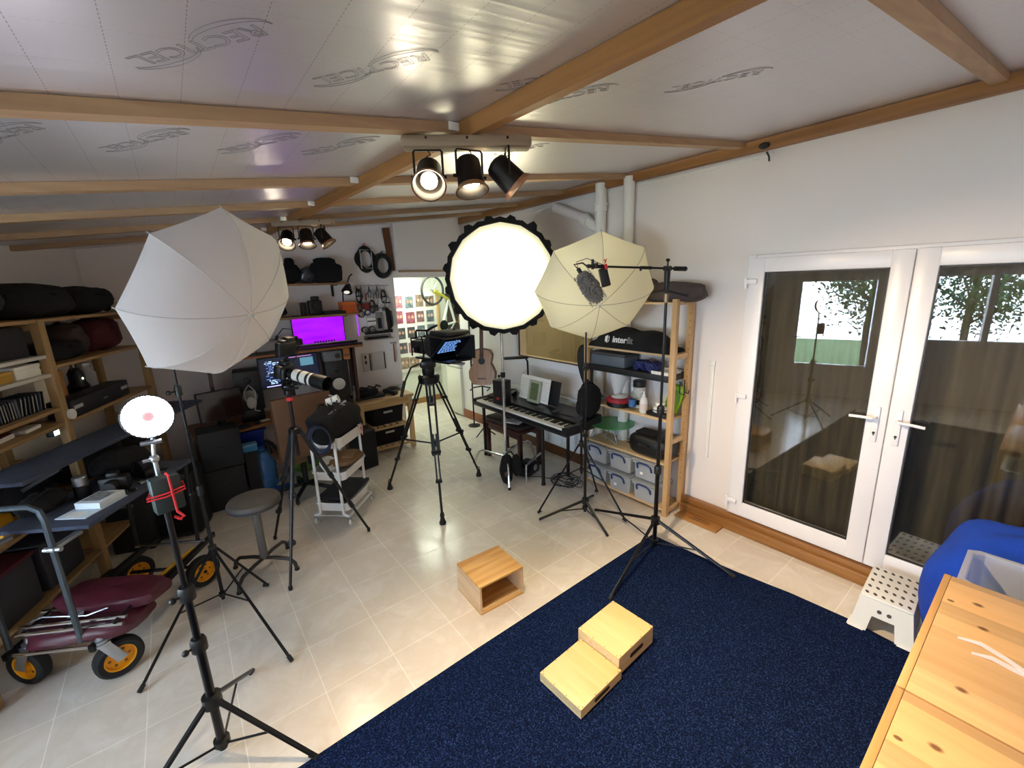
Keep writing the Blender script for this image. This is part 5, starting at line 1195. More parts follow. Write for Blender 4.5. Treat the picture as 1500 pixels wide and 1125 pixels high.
MB().prism([(x*.985, y*.99+.003) for x, y in pl], .004, Matrix.Translation((0, -.053, .0)) @ GM @ Matrix.Translation((0, .02, .72)) @ rotm(PI/2)).build('soundboard', wood('spruce top', '#c9935c', '#a8713c', 'z', 1, .3), gt, smooth=40)
MB().cyl(GM.to_3x3() @ V((0, -.036, 1.05)), GM.to_3x3() @ V((0, -.041, 1.05)), .048, n=20).build('sound_hole', black_pl, gt)
MB().bar(GM.to_3x3() @ V((0, -.04, 1.10)), GM.to_3x3() @ V((0, -.04, 1.62)), .05, .022, .004).build('neck', wood('neck wood', '#6b4028', '#4c2c1a', 'z'), gt); MB().bar(GM.to_3x3() @ V((0, -.035, 1.62)), GM.to_3x3() @ V((0, -.01, 1.80)), .07, .016, .003).build('headstock', mah, gt)
gs = MB().bar(GM.to_3x3() @ V((0, -.045, .80)), GM.to_3x3() @ V((0, -.045, .815)), .12, .012).build('bridge', mah, gt)
gsd = thing('guitar_stand', 'black guitar stand holding the acoustic guitar up behind the piano', 'stand', (3.16, 4.80, 0), math.radians(-50))
MB().tube([(-.12, -.10, .70), (-.12, .06, .70), (0, .07, .72), (.12, .06, .70), (.12, -.10, .70)], .009, 6).build('cradle', black_mt, gsd); MB().cyl((0, .08, .02), (0, .08, .72), .012, n=8).build('pole', black_mt, gsd)
for t_ in (0, 2.1, 4.2): MB().tube([(0, .08, .12), (.16*math.cos(t_), .08+.16*math.sin(t_), .012)], .009, 6).build('leg', black_mt, gsd)
pole = thing('boom_pole', 'thin dark upright pole standing in the corner beside the doorway', 'pole', (3.34, 5.30, 0)); MB().cyl((0, 0, .02), (0, 0, 2.1), .011, n=8).build('tube', black_mt, pole); MB().lathe([(.09, 0), (.09, .012), (.03, .02)], (0, 0, 0), 16).build('foot', black_mt, pole)
rd = thing('hanging_rod', 'thin brown rod hanging on the white wall by the doorway', 'rod', (3.475, 5.50, .90)); MB().cyl((0, 0, 0), (0, 0, .95), .008, n=8).build('rod', mah, rd); MB().box((0, 0, .955), (.02, .03, .02)).build('hook', black_mt, rd)
# cable tangle
tg = MB(); rnd = random.Random(5)
for k in range(7):
    cx, cy, r_ = 3.02+rnd.uniform(-.06, .06), 2.98+rnd.uniform(-.09, .09), rnd.uniform(.08, .15); ph = rnd.uniform(0, 6)
    tg.tube([(cx+r_*math.cos(t_+ph)*rnd.uniform(.9, 1.1), cy+r_*1.2*math.sin(t_+ph), .008+.03*abs(math.sin(1.5*t_+k))) for t_ in [2*PI*q/20 for q in range(20)]], .004, 5, True)
tg.tube([(3.0, 3.1, .006), (2.9, 3.3, .006), (2.78, 3.42, .006), (2.80, 3.40, .02)], .004, 5).tube([(3.05, 2.9, .008), (3.15, 2.86, .2), (3.17, 2.85, .5), (3.15, 2.85, .66)], .004, 5)
tag(tg.build('cable_tangle', black_pl), 'tangle of black cables on the tiles between piano leg and pine shelving', 'cable')
# ------------------------------------------------------------------ work corner along the back wall
brown_top = wood('brown desk top', '#a06a3c', '#7d4e29', 'x', .8, .45, .5)
shelf_w = wood('wall shelf pine', '#a98155', '#86623b', 'x', .9, .5, .5)
def wall_shelf(x0, x1, y0, y1, z, th, name, label, m=shelf_w, br=True):
    t = thing(name, label, 'shelf', ((x0+x1)/2, y1, z)); w_ = (x1-x0)/2; d = y1-y0
    MB().b2((-w_, -d, 0), (w_, -.001, th), .003).build('board', m, t)
    if br:
        for x in (-w_*.75, w_*.75): MB().b2((x-.012, -d*.8, -.012), (x+.012, -.001, -.001)).b2((x-.012, -.02, -.14), (x+.012, -.001, -.012)).build('bracket', black_mt, t)
    return t
YW = YB
wall_shelf(.70, 1.72, 5.36, YW, 2.15, .022, 'wall_shelf', 'highest wall shelf holding the black camera bags')
wall_shelf(.60, 1.80, 5.30, YW, 1.785, .024, 'wall_shelf', 'middle wall shelf with a camera case and an orange box')
dsk = thing('monitor_shelf', 'long brown desk shelf above the monitors with a magenta lit wall behind', 'shelf', (0, 0, 0))
MB().b2((.15, 5.10, 1.425), (1.72, 5.45, 1.452), .003).build('board', brown_top, dsk)
MB().b2((.15, 5.105, 1.455), (1.72, 5.13, 1.475), .002).build('front_strip', black_pl, dsk)
for x in (.18, 1.62): MB().b2((x, 5.2, .735), (x+.03, 5.42, 1.424), .003).build('support', mah, dsk)
# desk
dk = thing('desk', 'brown corner desk with monitors and studio speakers', 'desk', (0, 0, 0))
MB().prism([(-.02, 4.94), (.66, 5.10), (1.58, 5.10), (1.58, YW-.01), (-.10, YW-.01)], .032, Matrix.Translation((0, 0, .70))).build('desktop', brown_top, dk)
for x, y in ((.02, 5.02), (1.53, 5.15), (1.53, 5.55), (-.02, 5.5)): MB().b2((x-.025, y-.025, 0), (x+.025, y+.025, .70), .003).build('leg', brown_top, dk)
def monitor(name, label, c, w_, h_, rz, tilt, scr, extra=None, up=.10):
    t = thing(name, label, 'monitor', c, rz)
    TM_ = Matrix.Translation((0, 0, up+h_/2)) @ rotm(tilt)
    MB().box((0, 0, 0), (w_, .03, h_), 0, .006, TM_).build('housing', black_pl, t)
    MB().box((0, 0, 0), (w_-.025, .002, h_-.03), 0, 0, TM_ @ Matrix.Translation((0, -.0155, 0))).build('screen', scr, t)
    MB().b2((-.02, .005, .01), (.02, .03, up+.06+h_*.3), .003).build('neck', black_pl, t); MB().b2((-.11, -.08, 0), (.11, .1, .012), .004).build('foot', black_pl, t)
    if extra: extra(t, TM_)
    return t
navy_scr = mat('navy screen glow', '#141b30', .2, emit='#2c3a5c', estr=.10)
def code(t, TM_):
    rnd = random.Random(3); m = MB(); m2 = MB()
    for r_ in range(15):
        z = .115-r_*.017; x = -.25+.012*rnd.randint(0, 3)
        for _ in range(rnd.randint(1, 4)):
            L_ = rnd.uniform(.012, .04); (m if rnd.random() < .6 else m2).add([TM_ @ V(p) for p in ((x, -.018, z), (x+L_, -.018, z), (x+L_, -.018, z+.008), (x, -.018, z+.008))], [(0, 1, 2, 3)]); x += L_+.01
    for r_ in range(14):
        z = .07-r_*.012; m.add([TM_ @ V(p) for p in ((-.06, -.018, z), (.02, -.018, z), (.02, -.018, z+.007), (-.06, -.018, z+.007))], [(0, 1, 2, 3)])
    a_ = m.build('code_line', emis('pale code', '#a9c4ee', .9), t, smooth=0); a_['kind'] = 'stuff'
    b_ = m2.build('code_line_dim', emis('dim code', '#5a78b8', .6), t, smooth=0); b_['kind'] = 'stuff'
    MB().add([TM_ @ V(p) for p in ((.11, -.018, .03), (.25, -.018, .03), (.25, -.018, .12), (.11, -.018, .12))], [(0, 1, 2, 3)]).build('video_panel', emis('teal panel', '#5f93a8', .35), t, smooth=0)
    MB().add([TM_ @ V(p) for p in ((-.26, -.018, -.155), (.26, -.018, -.155), (.26, -.018, -.142), (-.26, -.018, -.142))], [(0, 1, 2, 3)]).build('task_bar', emis('lilac bar', '#b9b4e8', .5), t, smooth=0)
    MB().add([TM_ @ V(p) for p in ((.0, -.018, .135), (.24, -.018, .135), (.24, -.018, .142), (.0, -.018, .142))], [(0, 1, 2, 3)]).build('pink_bar', emis('pink bar', '#d48ad0', .4), t, smooth=0)
monitor('computer_monitor', 'wide black monitor showing lines of code under the long desk shelf', (.93, 5.24, .733), .62, .34, math.radians(4), -.06, navy_scr, code, .335)
refl = mat('brown reflecting screen', '#2a1c16', .12, spec=.6)
monitor('tilted_monitor', 'dark switched off monitor angled at the corner end of the desk', (.23, 5.06, .733), .40, .30, math.radians(14), -.12, refl, None, .13)
def studio_speaker(label, c, cone):
    t = thing('studio_speaker', label, 'speaker', (c[0], c[1], c[2]+.13), math.radians(-6), 'studio speakers'); MB().b2((-.11, -.11, -.13), (.11, .13, -.001), .004).build('stand', black_mt, t)
    MB().b2((-.125, -.13, 0), (.125, .15, .42), .008).build('cabinet', black_pl, t)
    MB().lathe([(.085, 0), (.082, .012), (.072, .006)], (0, -.131, .15), 24, (0, -1, 0)).build('surround', black_mt, t)
    MB().lathe([(.07, .002), (.045, -.012), (.022, -.018), (.02, -.008), (.0, -.004)], (0, -.137, .15), 24, (0, -1, 0)).build('cone', cone, t)
    MB().lathe([(.035, 0), (.03, .004), (.014, .006), (.0, .008)], (0, -.131, .32), 18, (0, -1, 0)).build('tweeter', black_mt, t); return t
studio_speaker('black studio speaker with a white cone near the open workbench', (1.42, 5.28, .733), mat('white cone', '#dcdad2', .6))
studio_speaker('black studio speaker with a grey cone by the tilted dark monitor', (.52, 5.36, .733), mat('grey cone', '#8d8a84', .6))
hp2 = thing('headphones', 'white cabled headphones hanging in front of the speaker by the tilted monitor', 'headphones', (.50, 5.15, .86))
MB().ell((0, 0, .10), (.045, .02, .065), 14, 8).build('ear_cup', mat('headphone grey', '#a9a49c', .5), hp2); MB().tube([(-.04, 0, .12), (-.05, .01, .22), (0, .015, .29), (.05, .01, .22), (.045, 0, .1), (.02, -.02, .02), (.06, -.05, .01)], .006, 6).build('band_and_lead', mat('headphone lead', '#b8b4ac', .5), hp2)
am = thing('amplifier', 'grey box amplifier stacked on top of the white coned speaker', 'amplifier', (1.42, 5.28, 1.285), math.radians(-6)); MB().b2((-.13, -.13, 0), (.07, .14, .12), .006).build('case', mat('mid grey case', '#6a6a6c', .5), am); MB().cyl((.02, -.132, .06), (.02, -.145, .06), .03, n=18).build('dial', black_pl, am)
obx = thing('cardboard_box', 'small orange brown box on the amplifier under the desk shelf', 'box', (1.535, 5.28, 1.285)); MB().b2((-.035, -.12, 0), (.04, .12, .13), .004).build('carton', mat('orange brown card', '#a06a3a', .8), obx); MB().b2((-.036, -.121, .04), (.041, -.119, .07)).build('tape', mat('brown tape', '#7b5030', .4), obx)
kbd = thing('computer_keyboard', 'dark keyboard and mouse mat lying on the corner desk', 'keyboard', (.28, 5.05, .733), math.radians(16)); MB().b2((-.16, -.07, 0), (.16, .05, .018), .004).build('body', black_pl, kbd)
kk = MB()
for i in range(14):
    for j in range(4): kk.box((-.145+i*.0223, -.052+j*.027, .02), (.018, .021, .006))
kk.build('keycap', mat('charcoal keycap', '#2a2a2e', .6), kbd)['kind'] = 'stuff'
ms_ = thing('computer_mouse', 'black mouse on the front edge of the corner desk', 'mouse', (.52, 5.115, .733), .4); MB().ell((0, 0, .014), (.032, .052, .018), 14, 8).build('body', black_pl, ms_); MB().cyl((-.004, .022, .031), (.004, .022, .031), .006, n=8).build('wheel', grey_fab, ms_)
nt_ = thing('note_pad', 'white note pad on the corner desk beside the mouse', 'note pad', (.60, 5.20, .733), .3); MB().b2((-.045, -.03, 0), (.045, .03, .008)).build('pad', paper, nt_)
# office chair
ch = thing('office_chair', 'brown high backed office chair pushed up to the desk', 'chair', (.83, 4.66, 0), math.radians(6))
lea = mat('brown leather', '#6b4a30', .55, var=.15, vscale=6, bump=.2, bscale=60)
MB().box((0, -.20, .80), (.56, .09, .62), 0, .035, rotm(-.08)).build('backrest', lea, ch); MB().box((0, .06, .46), (.5, .48, .10), 0, .03).build('seat', lea, ch)
MB().bar((0, -.22, .40), (0, -.17, .62), .06, .02, .004).build('back_bar', black_mt, ch); MB().cyl((0, .05, .08), (0, .05, .42), .028, n=12).build('gas_column', black_mt, ch)
for s in (-1, 1): MB().tube([(s*.27, .12, .5), (s*.29, .12, .64), (s*.29, -.08, .66), (s*.27, -.16, .62)], .018, 8).build('armrest', black_pl, ch)
for k in range(5):
    t_ = 2*PI*k/5+.3; l = MB().bar((.02*math.cos(t_), .05+.02*math.sin(t_), .10), (.29*math.cos(t_), .05+.29*math.sin(t_), .07), .035, .03, .006).build('base_arm', black_pl, ch); MB().cyl((.29*math.cos(t_)-.012, .05+.29*math.sin(t_), .03), (.29*math.cos(t_)+.012, .05+.29*math.sin(t_), .03), .029, n=14).build('caster', rubber, l)
# under the desk
dark_blk = mat('charcoal box board', '#24262b', .7)
for z, h, lb, x, rz in ((0, .42, 'large charcoal box on the floor under the desk corner', .14, .03), (.424, .385, 'second charcoal box stacked on the floor one under the desk corner', .155, .02)):
    t = thing('equipment_case', lb, 'case', (x, 4.985, z), rz, 'charcoal cases'); MB().b2((-.17, -.14, 0), (.17, .14, h), .012).build('shell', dark_blk, t); MB().bar((-.05, -.142, h*.6), (.05, -.142, h*.6), .01, .02, .003).build('handle', black_pl, t)
pcb = thing('computer_tower', 'grey computer tower beside the charcoal cases on the floor', 'computer', (-.13, 4.98, 0), .03); MB().b2((-.085, -.18, 0), (.085, .2, .40), .006).build('case', mat('tower grey', '#7a7876', .5), pcb); MB().b2((-.03, -.186, .2), (.05, -.178, .32), .003).build('front_grille', black_pl, pcb)
bk_ = thing('water_cooler_bottle', 'clear blue plastic barrel on the floor under the desk', 'barrel', (.50, 5.18, 0))
MB().lathe([(.12, .0), (.135, .02), (.135, .10), (.128, .12), (.135, .14), (.135, .26), (.128, .28), (.13, .36), (.09, .41), (.05, .42), (.05, .45)], (0, 0, 0), 28).build('barrel', mat('blue clear plastic', '#4d86c4', .15, alpha=.75), bk_); MB().cyl((0, 0, .45), (0, 0, .48), .055, n=18).build('cap', mat('deep blue cap', '#1b3d9a', .4), bk_)
bb_ = thing('plastic_tub', 'royal blue tub resting above the clear barrel under the desk', 'tub', (.46, 5.40, .42)); open_tub(MB(), .26, .22, .18).build('shell', mat('royal blue plastic', '#1a3fae', .35), bb_, smooth=30) if False else None
_m = MB(); open_tub(_m, .26, .2, .20); _m.build('shell', mat('royal blue plastic', '#1a3fae', .35), bb_, smooth=30); MB().ell((0, 0, .17), (.10, .08, .07), 12, 8, lump=.1).build('contents', mat('blue rag', '#233a8c', .8), bb_)
stl = thing('stool_block', 'plain dark block carrying the royal blue tub under the desk', 'block', (.46, 5.40, 0)); MB().b2((-.14, -.11, 0), (.14, .11, .418), .004).build('block', dark_blk, stl)
bw_ = thing('pill_box', 'blue lit box lying by the charcoal cases under the desk', 'box', (.40, 5.06, .48)); MB().b2((-.07, -.05, 0), (.07, .05, .075), .006).build('box', mat('box tinted by blue light', '#3f9bd8', .35), bw_); MB().b2((-.072, -.052, .06), (.072, .052, .078), .004).build('lid', mat('lid tinted by blue light', '#7cc0ea', .35), bw_)  # blue light falling on the box is put into its colours
bw2 = thing('side_block', 'narrow dark stand under the blue lit box', 'block', (.40, 5.06, 0)); MB().b2((-.06, -.045, 0), (.06, .045, .478), .004).build('block', dark_blk, bw2)
mt_ = thing('blue_mat', 'flat blue mat on the tiles under the clear barrel', 'mat', (.56, 5.02, 0)); MB().b2((-.16, -.14, .0), (.16, .05, .012), .004).build('sheet', mat('mat blue', '#2b63c0', .5), mt_)
gb = thing('green_bag', 'mossy green bag on the floor behind the brown chair', 'bag', (1.0, 5.30, 0)); MB().ell((0, 0, .16), (.26, .13, .16), 18, 10, lump=.08, seed=9).build('body', mat('moss green cloth', '#5c7a30', .9, var=.3, vscale=20), gb); MB().tube([(-.1, -.06, .28), (0, -.08, .36), (.1, -.06, .28)], .01, 6).build('handle', mat('dark green', '#34461e', .9), gb)
# things on the long desk shelf
mg = thing('magenta_lamp', 'glowing magenta light panel standing on the long desk shelf', 'light panel', (1.33, 5.40, 1.453), math.radians(-2))
MB().b2((-.29, 0, 0), (.29, .03, .335), .006).build('housing', black_pl, mg)
def magenta():
    m, nt, p, out = new_mat('magenta glow'); N, L = nt.nodes, nt.links
    tc = N.new('ShaderNodeTexCoord'); n = N.new('ShaderNodeTexNoise'); n.inputs['Scale'].default_value = 3; mp = N.new('ShaderNodeMapping'); mp.inputs['Scale'].default_value = (1, 1, 5); L.new(tc.outputs['Object'], mp.inputs[0]); L.new(mp.outputs[0], n.inputs['Vector'])
    r = N.new('ShaderNodeValToRGB'); r.color_ramp.elements[0].position = .35; r.color_ramp.elements[1].position = .65; r.color_ramp.elements[0].color = lin('#9c00ee'); r.color_ramp.elements[1].color = lin('#b414f8'); L.new(n.outputs['Fac'], r.inputs[0])
    p.inputs['Base Color'].default_value = lin('#300040'); L.new(r.outputs[0], p.inputs['Emission Color']); p.inputs['Emission Strength'].default_value = .5; return m
MB().b2((-.28, -.003, .008), (.28, -.0005, .325)).build('light_face', magenta(), mg, smooth=0)
ld = thing('led_strip', 'magenta light strip fixed to the wall beside the tool board', 'light strip', (1.855, 5.605, 1.50)); MB().b2((-.01, 0, 0), (.01, .014, .30)).build('channel', white_pl, ld); MB().b2((-.008, -.003, .0), (.008, -.0005, .30)).build('diffuser', emis('violet strip', '#a838f0', .5), ld)
mp_ = thing('midi_keyboard', 'small black keyboard along the front of the long desk shelf', 'keyboard', (1.28, 5.20, 1.476)); MB().b2((-.36, -.055, 0), (.40, .06, .028), .004).build('case', black_pl, mp_)
kk = MB()
for i in range(30): kk.b2((-.34+i*.024, -.05, .028), (-.319+i*.024, .0, .034))
kk.build('white_key', mat('dim key', '#c9c4c8', .4), mp_)['kind'] = 'stuff'
kn = MB()
for i in range(8): kn.cyl((-.05+i*.03, .04, .028), (-.05+i*.03, .04, .05), .009, n=8)
kn.build('knob', black_pl, mp_)['kind'] = 'stuff'
gbx = thing('projector', 'grey lidded box at the end of the long desk shelf near the umbrella', 'box', (.78, 5.27, 1.476)); MB().b2((-.15, -.10, 0), (.10, .12, .10), .008).build('case', mat('warm grey case', '#8a8482', .5), gbx); MB().b2((-.152, -.102, .085), (.102, .122, .107), .006).build('lid', mat('warm grey lid', '#6f6a6a', .5), gbx)
b2_ = thing('metal_box', 'small silver box with dials next to the grey lidded box', 'box', (.56, 5.25, 1.476)); MB().b2((-.08, -.07, 0), (.06, .1, .075), .005).build('case', mat('silver box', '#a8a49e', .4, .4), b2_); MB().cyl((.0, -.072, .035), (.0, -.08, .035), .014, n=12).build('dial', black_pl, b2_)
ml = thing('desk_microphone', 'black microphone on a bent arm above the long desk shelf', 'microphone', (.98, 5.30, 1.453)); MB().tube([(.05, .03, 0), (.05, .03, .22), (-.05, 0, .24), (-.12, -.03, .17)], .006, 6).build('arm', black_mt, ml); MB().cyl((-.12, -.03, .17), (-.14, -.04, .12), .016, n=10).build('capsule', black_pl, ml); MB().cyl((.05, .03, 0), (.05, .03, .012), .05, n=16).build('base', black_mt, ml)
ph2 = thing('video_camera', 'black camera standing before the magenta panel on the desk shelf', 'camera', (1.02, 5.22, 1.476)); MB().b2((-.07, -.035, 0), (.07, .035, .10), .012).b2((-.03, -.03, .1), (.03, .03, .13), .008).build('body', black_pl, ph2); MB().cyl((0, -.035, .05), (0, -.085, .05), .033, n=16).build('lens', black_pl, ph2)
# middle shelf
cc = thing('camera_bag', 'upright black camera with battery grip on the middle wall shelf', 'camera', (1.32, 5.42, 1.81)); MB().b2((-.075, -.05, 0), (.075, .05, .17), .018).build('body', black_pl, cc); MB().b2((-.03, -.05, .168), (.05, .045, .215), .014).build('prism', black_pl, cc); MB().cyl((0, -.05, .1), (0, -.09, .1), .045, n=18).build('mount', black_mt, cc)
cd2 = thing('hard_drive', 'slim black drive upright beside the camera on the middle wall shelf', 'drive', (1.20, 5.45, 1.81)); MB().b2((-.025, -.06, 0), (.025, .06, .15), .006).build('case', black_pl, cd2); MB().b2((-.02, -.062, .02), (.02, -.06, .05)).build('front_label', grey_fab, cd2)
fb = thing('laptop', 'flat dark laptop lying on the middle wall shelf', 'laptop', (1.50, 5.42, 1.81)); MB().b2((-.10, -.10, 0), (.14, .1, .025), .006).build('base', black_pl, fb); MB().b2((-.10, -.10, .026), (.14, .1, .036), .004).build('lid', grey_fab, fb)
ox = thing('orange_box', 'orange card box at the end of the middle wall shelf', 'box', (1.70, 5.42, 1.81)); MB().b2((-.09, -.09, 0), (.07, .09, .13), .004).build('carton', mat('orange card', '#c4581f', .6), ox); MB().b2((-.092, -.092, .10), (.072, .092, .134), .003).build('lid', mat('orange lid', '#d46a2a', .6), ox)
bg1 = thing('soft_bag', 'low black bag at the umbrella end of the middle wall shelf', 'bag', (.84, 5.42, 1.81)); MB().ell((0, 0, .085), (.17, .11, .088), 18, 10, lump=.06, power=.75, seed=12).build('body', black_fab, bg1); MB().tube([(-.08, -.05, .15), (0, -.06, .20), (.08, -.05, .15)], .008, 6).build('handle', black_fab, bg1)
wb_ = thing('white_adapter', 'little white plug box on the wall between the two upper shelves', 'plug', (1.02, 5.60, 1.98)); MB().b2((-.04, -.03, 0), (.04, .018, .10), .006).build('box', white_pl, wb_); MB().tube([(0, -.01, 0), (.01, -.012, -.08), (.05, -.01, -.15)], .004, 5).build('lead', white_pl, wb_)
lh = thing('loop_stand', 'thin wire loop standing by the slim drive on the middle wall shelf', 'stand', (1.10, 5.42, 1.81)); MB().tube([(-.03, 0, 0), (-.03, 0, .08), (0, 0, .11), (.03, 0, .08), (.03, 0, 0)], .004, 6).build('loop', steel, lh); MB().cyl((0, 0, 0), (0, 0, .008), .04, n=14).build('base', black_mt, lh)
# top shelf
def bag(name, label, c, dims, seed, power=.7, top=None):
    t = thing(name, label, 'bag', c, 0); MB().ell((0, 0, dims[2]), dims, 20, 12, lump=.05, power=power, seed=seed).build('body', black_fab, t)
    MB().tube([(-dims[0]*.4, -dims[1]*.5, dims[2]*1.75), (0, -dims[1]*.6, dims[2]*2.2), (dims[0]*.4, -dims[1]*.5, dims[2]*1.75)], .011, 6).build('handle', black_fab, t)
    if top: MB().ell(top[0], top[1], 14, 8, power=.6, lump=.04, seed=seed+1).build('top_pocket', black_fab, t)
    return t
bag('rucksack', 'pointed black rucksack, first on the highest wall shelf', (1.10, 5.46, 2.173), (.13, .11, .11), 21, .8, ((.02, 0, .22), (.05, .06, .06)))
bag('camera_bag', 'big square black camera bag at the end of the highest wall shelf', (1.50, 5.46, 2.173), (.17, .12, .115), 22, .45, ((0, 0, .235), (.12, .09, .05)))
pb_ = thing('plastic_bag', 'crumpled clear plastic bag between the two black bags on the highest shelf', 'bag', (1.29, 5.44, 2.173)); MB().ell((0, 0, .085), (.085, .09, .088), 20, 14, lump=.12, seed=31).build('film', mat('smoky film', '#5a5a60', .2, alpha=.55), pb_); MB().ell((0, 0, .07), (.06, .06, .06), 12, 8, lump=.1).build('contents', black_fab, pb_)
dl = thing('desk_lamp', 'black clamp lamp with a white inside at the end of the wall shelves', 'lamp', (1.74, 5.44, 2.08))
MB().tube([(-.06, .1, -.24), (-.06, .06, -.05), (.03, .02, .16), (.06, .0, .19)], .008, 6).build('arm', black_mt, dl); MB().lathe([(.018, -.07), (.03, -.055), (.065, .05), (.06, .05), (.026, -.045)], (-.02, -.02, .02), 20, (-.4, -.5, -.75), cap=False).build('shade', black_mt, dl); MB().ell((-.045, -.05, -.025), (.035, .035, .02), 12, 8).build('bulb', emis('soft bulb', '#efe8dc', .35), dl)
MB().box((-.06, .10, -.255), (.05, .05, .03), 0, .004).build('clamp', black_mt, dl)
# tools hanging on the wall
def coil(label, c, r_, n, m, seed, loops=7):
    t = thing('cable_coil', label, 'cable coil', c, 0, 'cable coils on the wall'); rnd = random.Random(seed)
    for k in range(loops):
        a_ = rnd.uniform(.72, 1.08); b_ = rnd.uniform(.78, 1.1)
        MB().tube([(r_*a_*math.cos(t_)*.82, -.02-.05*rnd.random()*.3-.006*k, r_*b_*math.sin(t_)) for t_ in [2*PI*q/28 for q in range(28)]], .015, 6, True).build('loop', m, t)
    MB().tube([(0, .0, r_+.03), (0, -.06, r_+.03), (0, -.065, r_+.05)], .006, 6).build('hook', red_cord if n else black_mt, t); return t
c1 = coil('black cable coil wound round a pale frame high on the tool wall', (2.03, YW-.01, 2.45), .145, 1, black_pl, 1)
MB().tube([(-.07, -.075, -.11), (-.07, -.075, .11), (.07, -.075, .11), (.07, -.075, -.11)], .007, 6, True).build('pale_frame', mat('pale frame', '#cfcac4', .5), c1)
coil('plain black cable coil high on the tool wall beside the brown post', (2.235, YW-.045, 2.37), .135, 0, black_pl, 2)
rnd = random.Random(11)
def hung(name, label, x, z, fn, cat):
    t = thing(name, label, cat, (x, YW-.02, z), 0, 'hand tools on the wall'); fn(t); return t
rail = thing('tool_rail', 'wire rail with hooks across the tool wall below the cable coils', 'rail', (2.08, YW-.012, 2.13)); MB().tube([(-.22, 0, .0), (.24, 0, -.01)], .005, 6).build('rail', steel, rail)
for k in range(9): MB().tube([(-.2+k*.05, 0, 0), (-.2+k*.05, -.02, -.01), (-.2+k*.05, -.022, .008)], .003, 5).build('hook', steel, rail)
TOOLS = [('pliers', 'black handled pliers, first on the wire tool rail', '#1b1b1d', .13), ('pliers', 'grey pliers, second on the wire tool rail', '#6b6a66', .15), ('screwdriver', 'red handled screwdriver on the wire tool rail', '#8e2626', .17), ('scissors', 'black scissors, fourth on the wire tool rail', '#1b1b1d', .15), ('spanner', 'steel spanner, fifth on the wire tool rail', '#7c7c7c', .16), ('pliers', 'dark long nose pliers, sixth on the wire tool rail', '#25211f', .16), ('screwdriver', 'black screwdriver, seventh on the wire tool rail', '#26262a', .17), ('hook', 'bent steel hook, last on the wire tool rail', '#6f6f6f', .13)]
for k, (nm_, lb, colr, L_) in enumerate(TOOLS):
    mt1 = mat('tool '+colr, colr, .45)
    t = thing(nm_, lb, 'tool', (1.885+k*.052, YW-.032, 2.12), 0, 'hand tools on the wall')
    if nm_ in ('pliers', 'scissors'):
        for s in (-1, 1): MB().tube([(s*.004, 0, -.01), (s*.006, 0, -L_*.35), (s*.018, 0, -L_*.6), (s*.014, 0, -L_)], .006, 6).build('handle', mt1, t)
        MB().bar((0, 0, .02), (0, 0, -.045), .018, .008, .002).build('jaw', steel, t)
    else:
        MB().cyl((0, 0, -L_*.5), (0, 0, -L_), .011, n=10).build('handle', mt1, t); MB().cyl((0, 0, .01), (0, 0, -L_*.5), .004, n=6).build('shaft', steel, t)
tb = thing('tool_pouch', 'red and white packet hanging on the tool wall', 'packet', (1.98, YW-.02, 1.88)); MB().b2((-.05, -.02, -.05), (.05, .0, .03), .006).build('pouch', mat('dull red', '#9c3a34', .6), tb); MB().b2((-.05, -.022, -.10), (.04, -.002, -.05), .004).build('white_card', paper, tb)
wire = thing('wire_loop', 'thin wire loops dangling on the tool wall', 'wire', (2.12, YW-.02, 1.95))
for k in range(4): MB().tube([(-.1+.05*k+.08*math.cos(t_), -.008*k, .12*math.sin(t_)) for t_ in [2*PI*q/20 for q in range(20)]], .003, 5, True).build('loop', black_mt if k % 2 else steel, wire)
for k, (x, z, colr, lb) in enumerate(((1.90, 2.00, '#232326', 'small black cable hank under the first pliers on the tool wall'), (2.22, 1.98, '#2a2a2e', 'small dark cable hank under the last rail hook on the tool wall'), (2.27, 1.90, '#b9b6b2', 'small pale cable hank near the doorway edge of the tool wall'), (2.06, 1.86, '#3a3634', 'small brown cable hank beside the red and white packet'))):
    t = thing('cable_hank', lb, 'cable', (x, YW-.02, z), 0, 'cable hanks on the tool wall'); hm_ = mat('hank %d' % k, colr, .5)
    for j in range(4): MB().tube([((.026+.004*j)*math.cos(q_), -.006-.007*j, (.07+.006*j)*math.sin(q_)) for q_ in [2*PI*i/16 for i in range(16)]], .005, 5, True).build('loop', hm_, t)
    MB().box((0, -.02, .0), (.075, .03, .016), 0, .003).build('tie', black_mt, t)
for k, (x, z, w_, h_, colr, lb) in enumerate(((1.90, 1.86, .05, .09, '#7d2f2c', 'dark red packet under the black cable hank on the tool wall'), (2.21, 1.83, .06, .10, '#c9c6c2', 'pale blister packet near the chain bundle on the tool wall'), (2.12, 1.84, .05, .08, '#54504e', 'grey blister packet in the middle of the tool wall'))):
    t = thing('packet', lb, 'packet', (x, YW-.02, z), 0, 'packets on the tool wall'); MB().b2((-w_/2, -.006, -h_/2), (w_/2, 0, h_/2), .001).build('card', mat('packet card %d' % k, colr, .5), t); MB().b2((-w_*.35, -.022, -h_*.35), (w_*.35, -.006, h_*.15), .006).build('blister', mat('packet blister %d' % k, '#6a6866', .2), t)
pkt = thing('clear_packet', 'grey clear packet of parts hanging in the middle of the tool wall', 'packet', (2.14, YW-.02, 1.66)); MB().b2((-.045, -.025, -.12), (.045, 0, .12), .006).build('packet', mat('grey packet', '#8a8a8c', .25), pkt); MB().b2((-.035, -.027, -.09), (.02, -.024, .05)).build('contents', grey_fab, pkt)
net = thing('chain_bundle', 'dark bundle of chain hanging beside the doorway edge of the tool wall', 'chain', (2.265, YW-.02, 1.68))
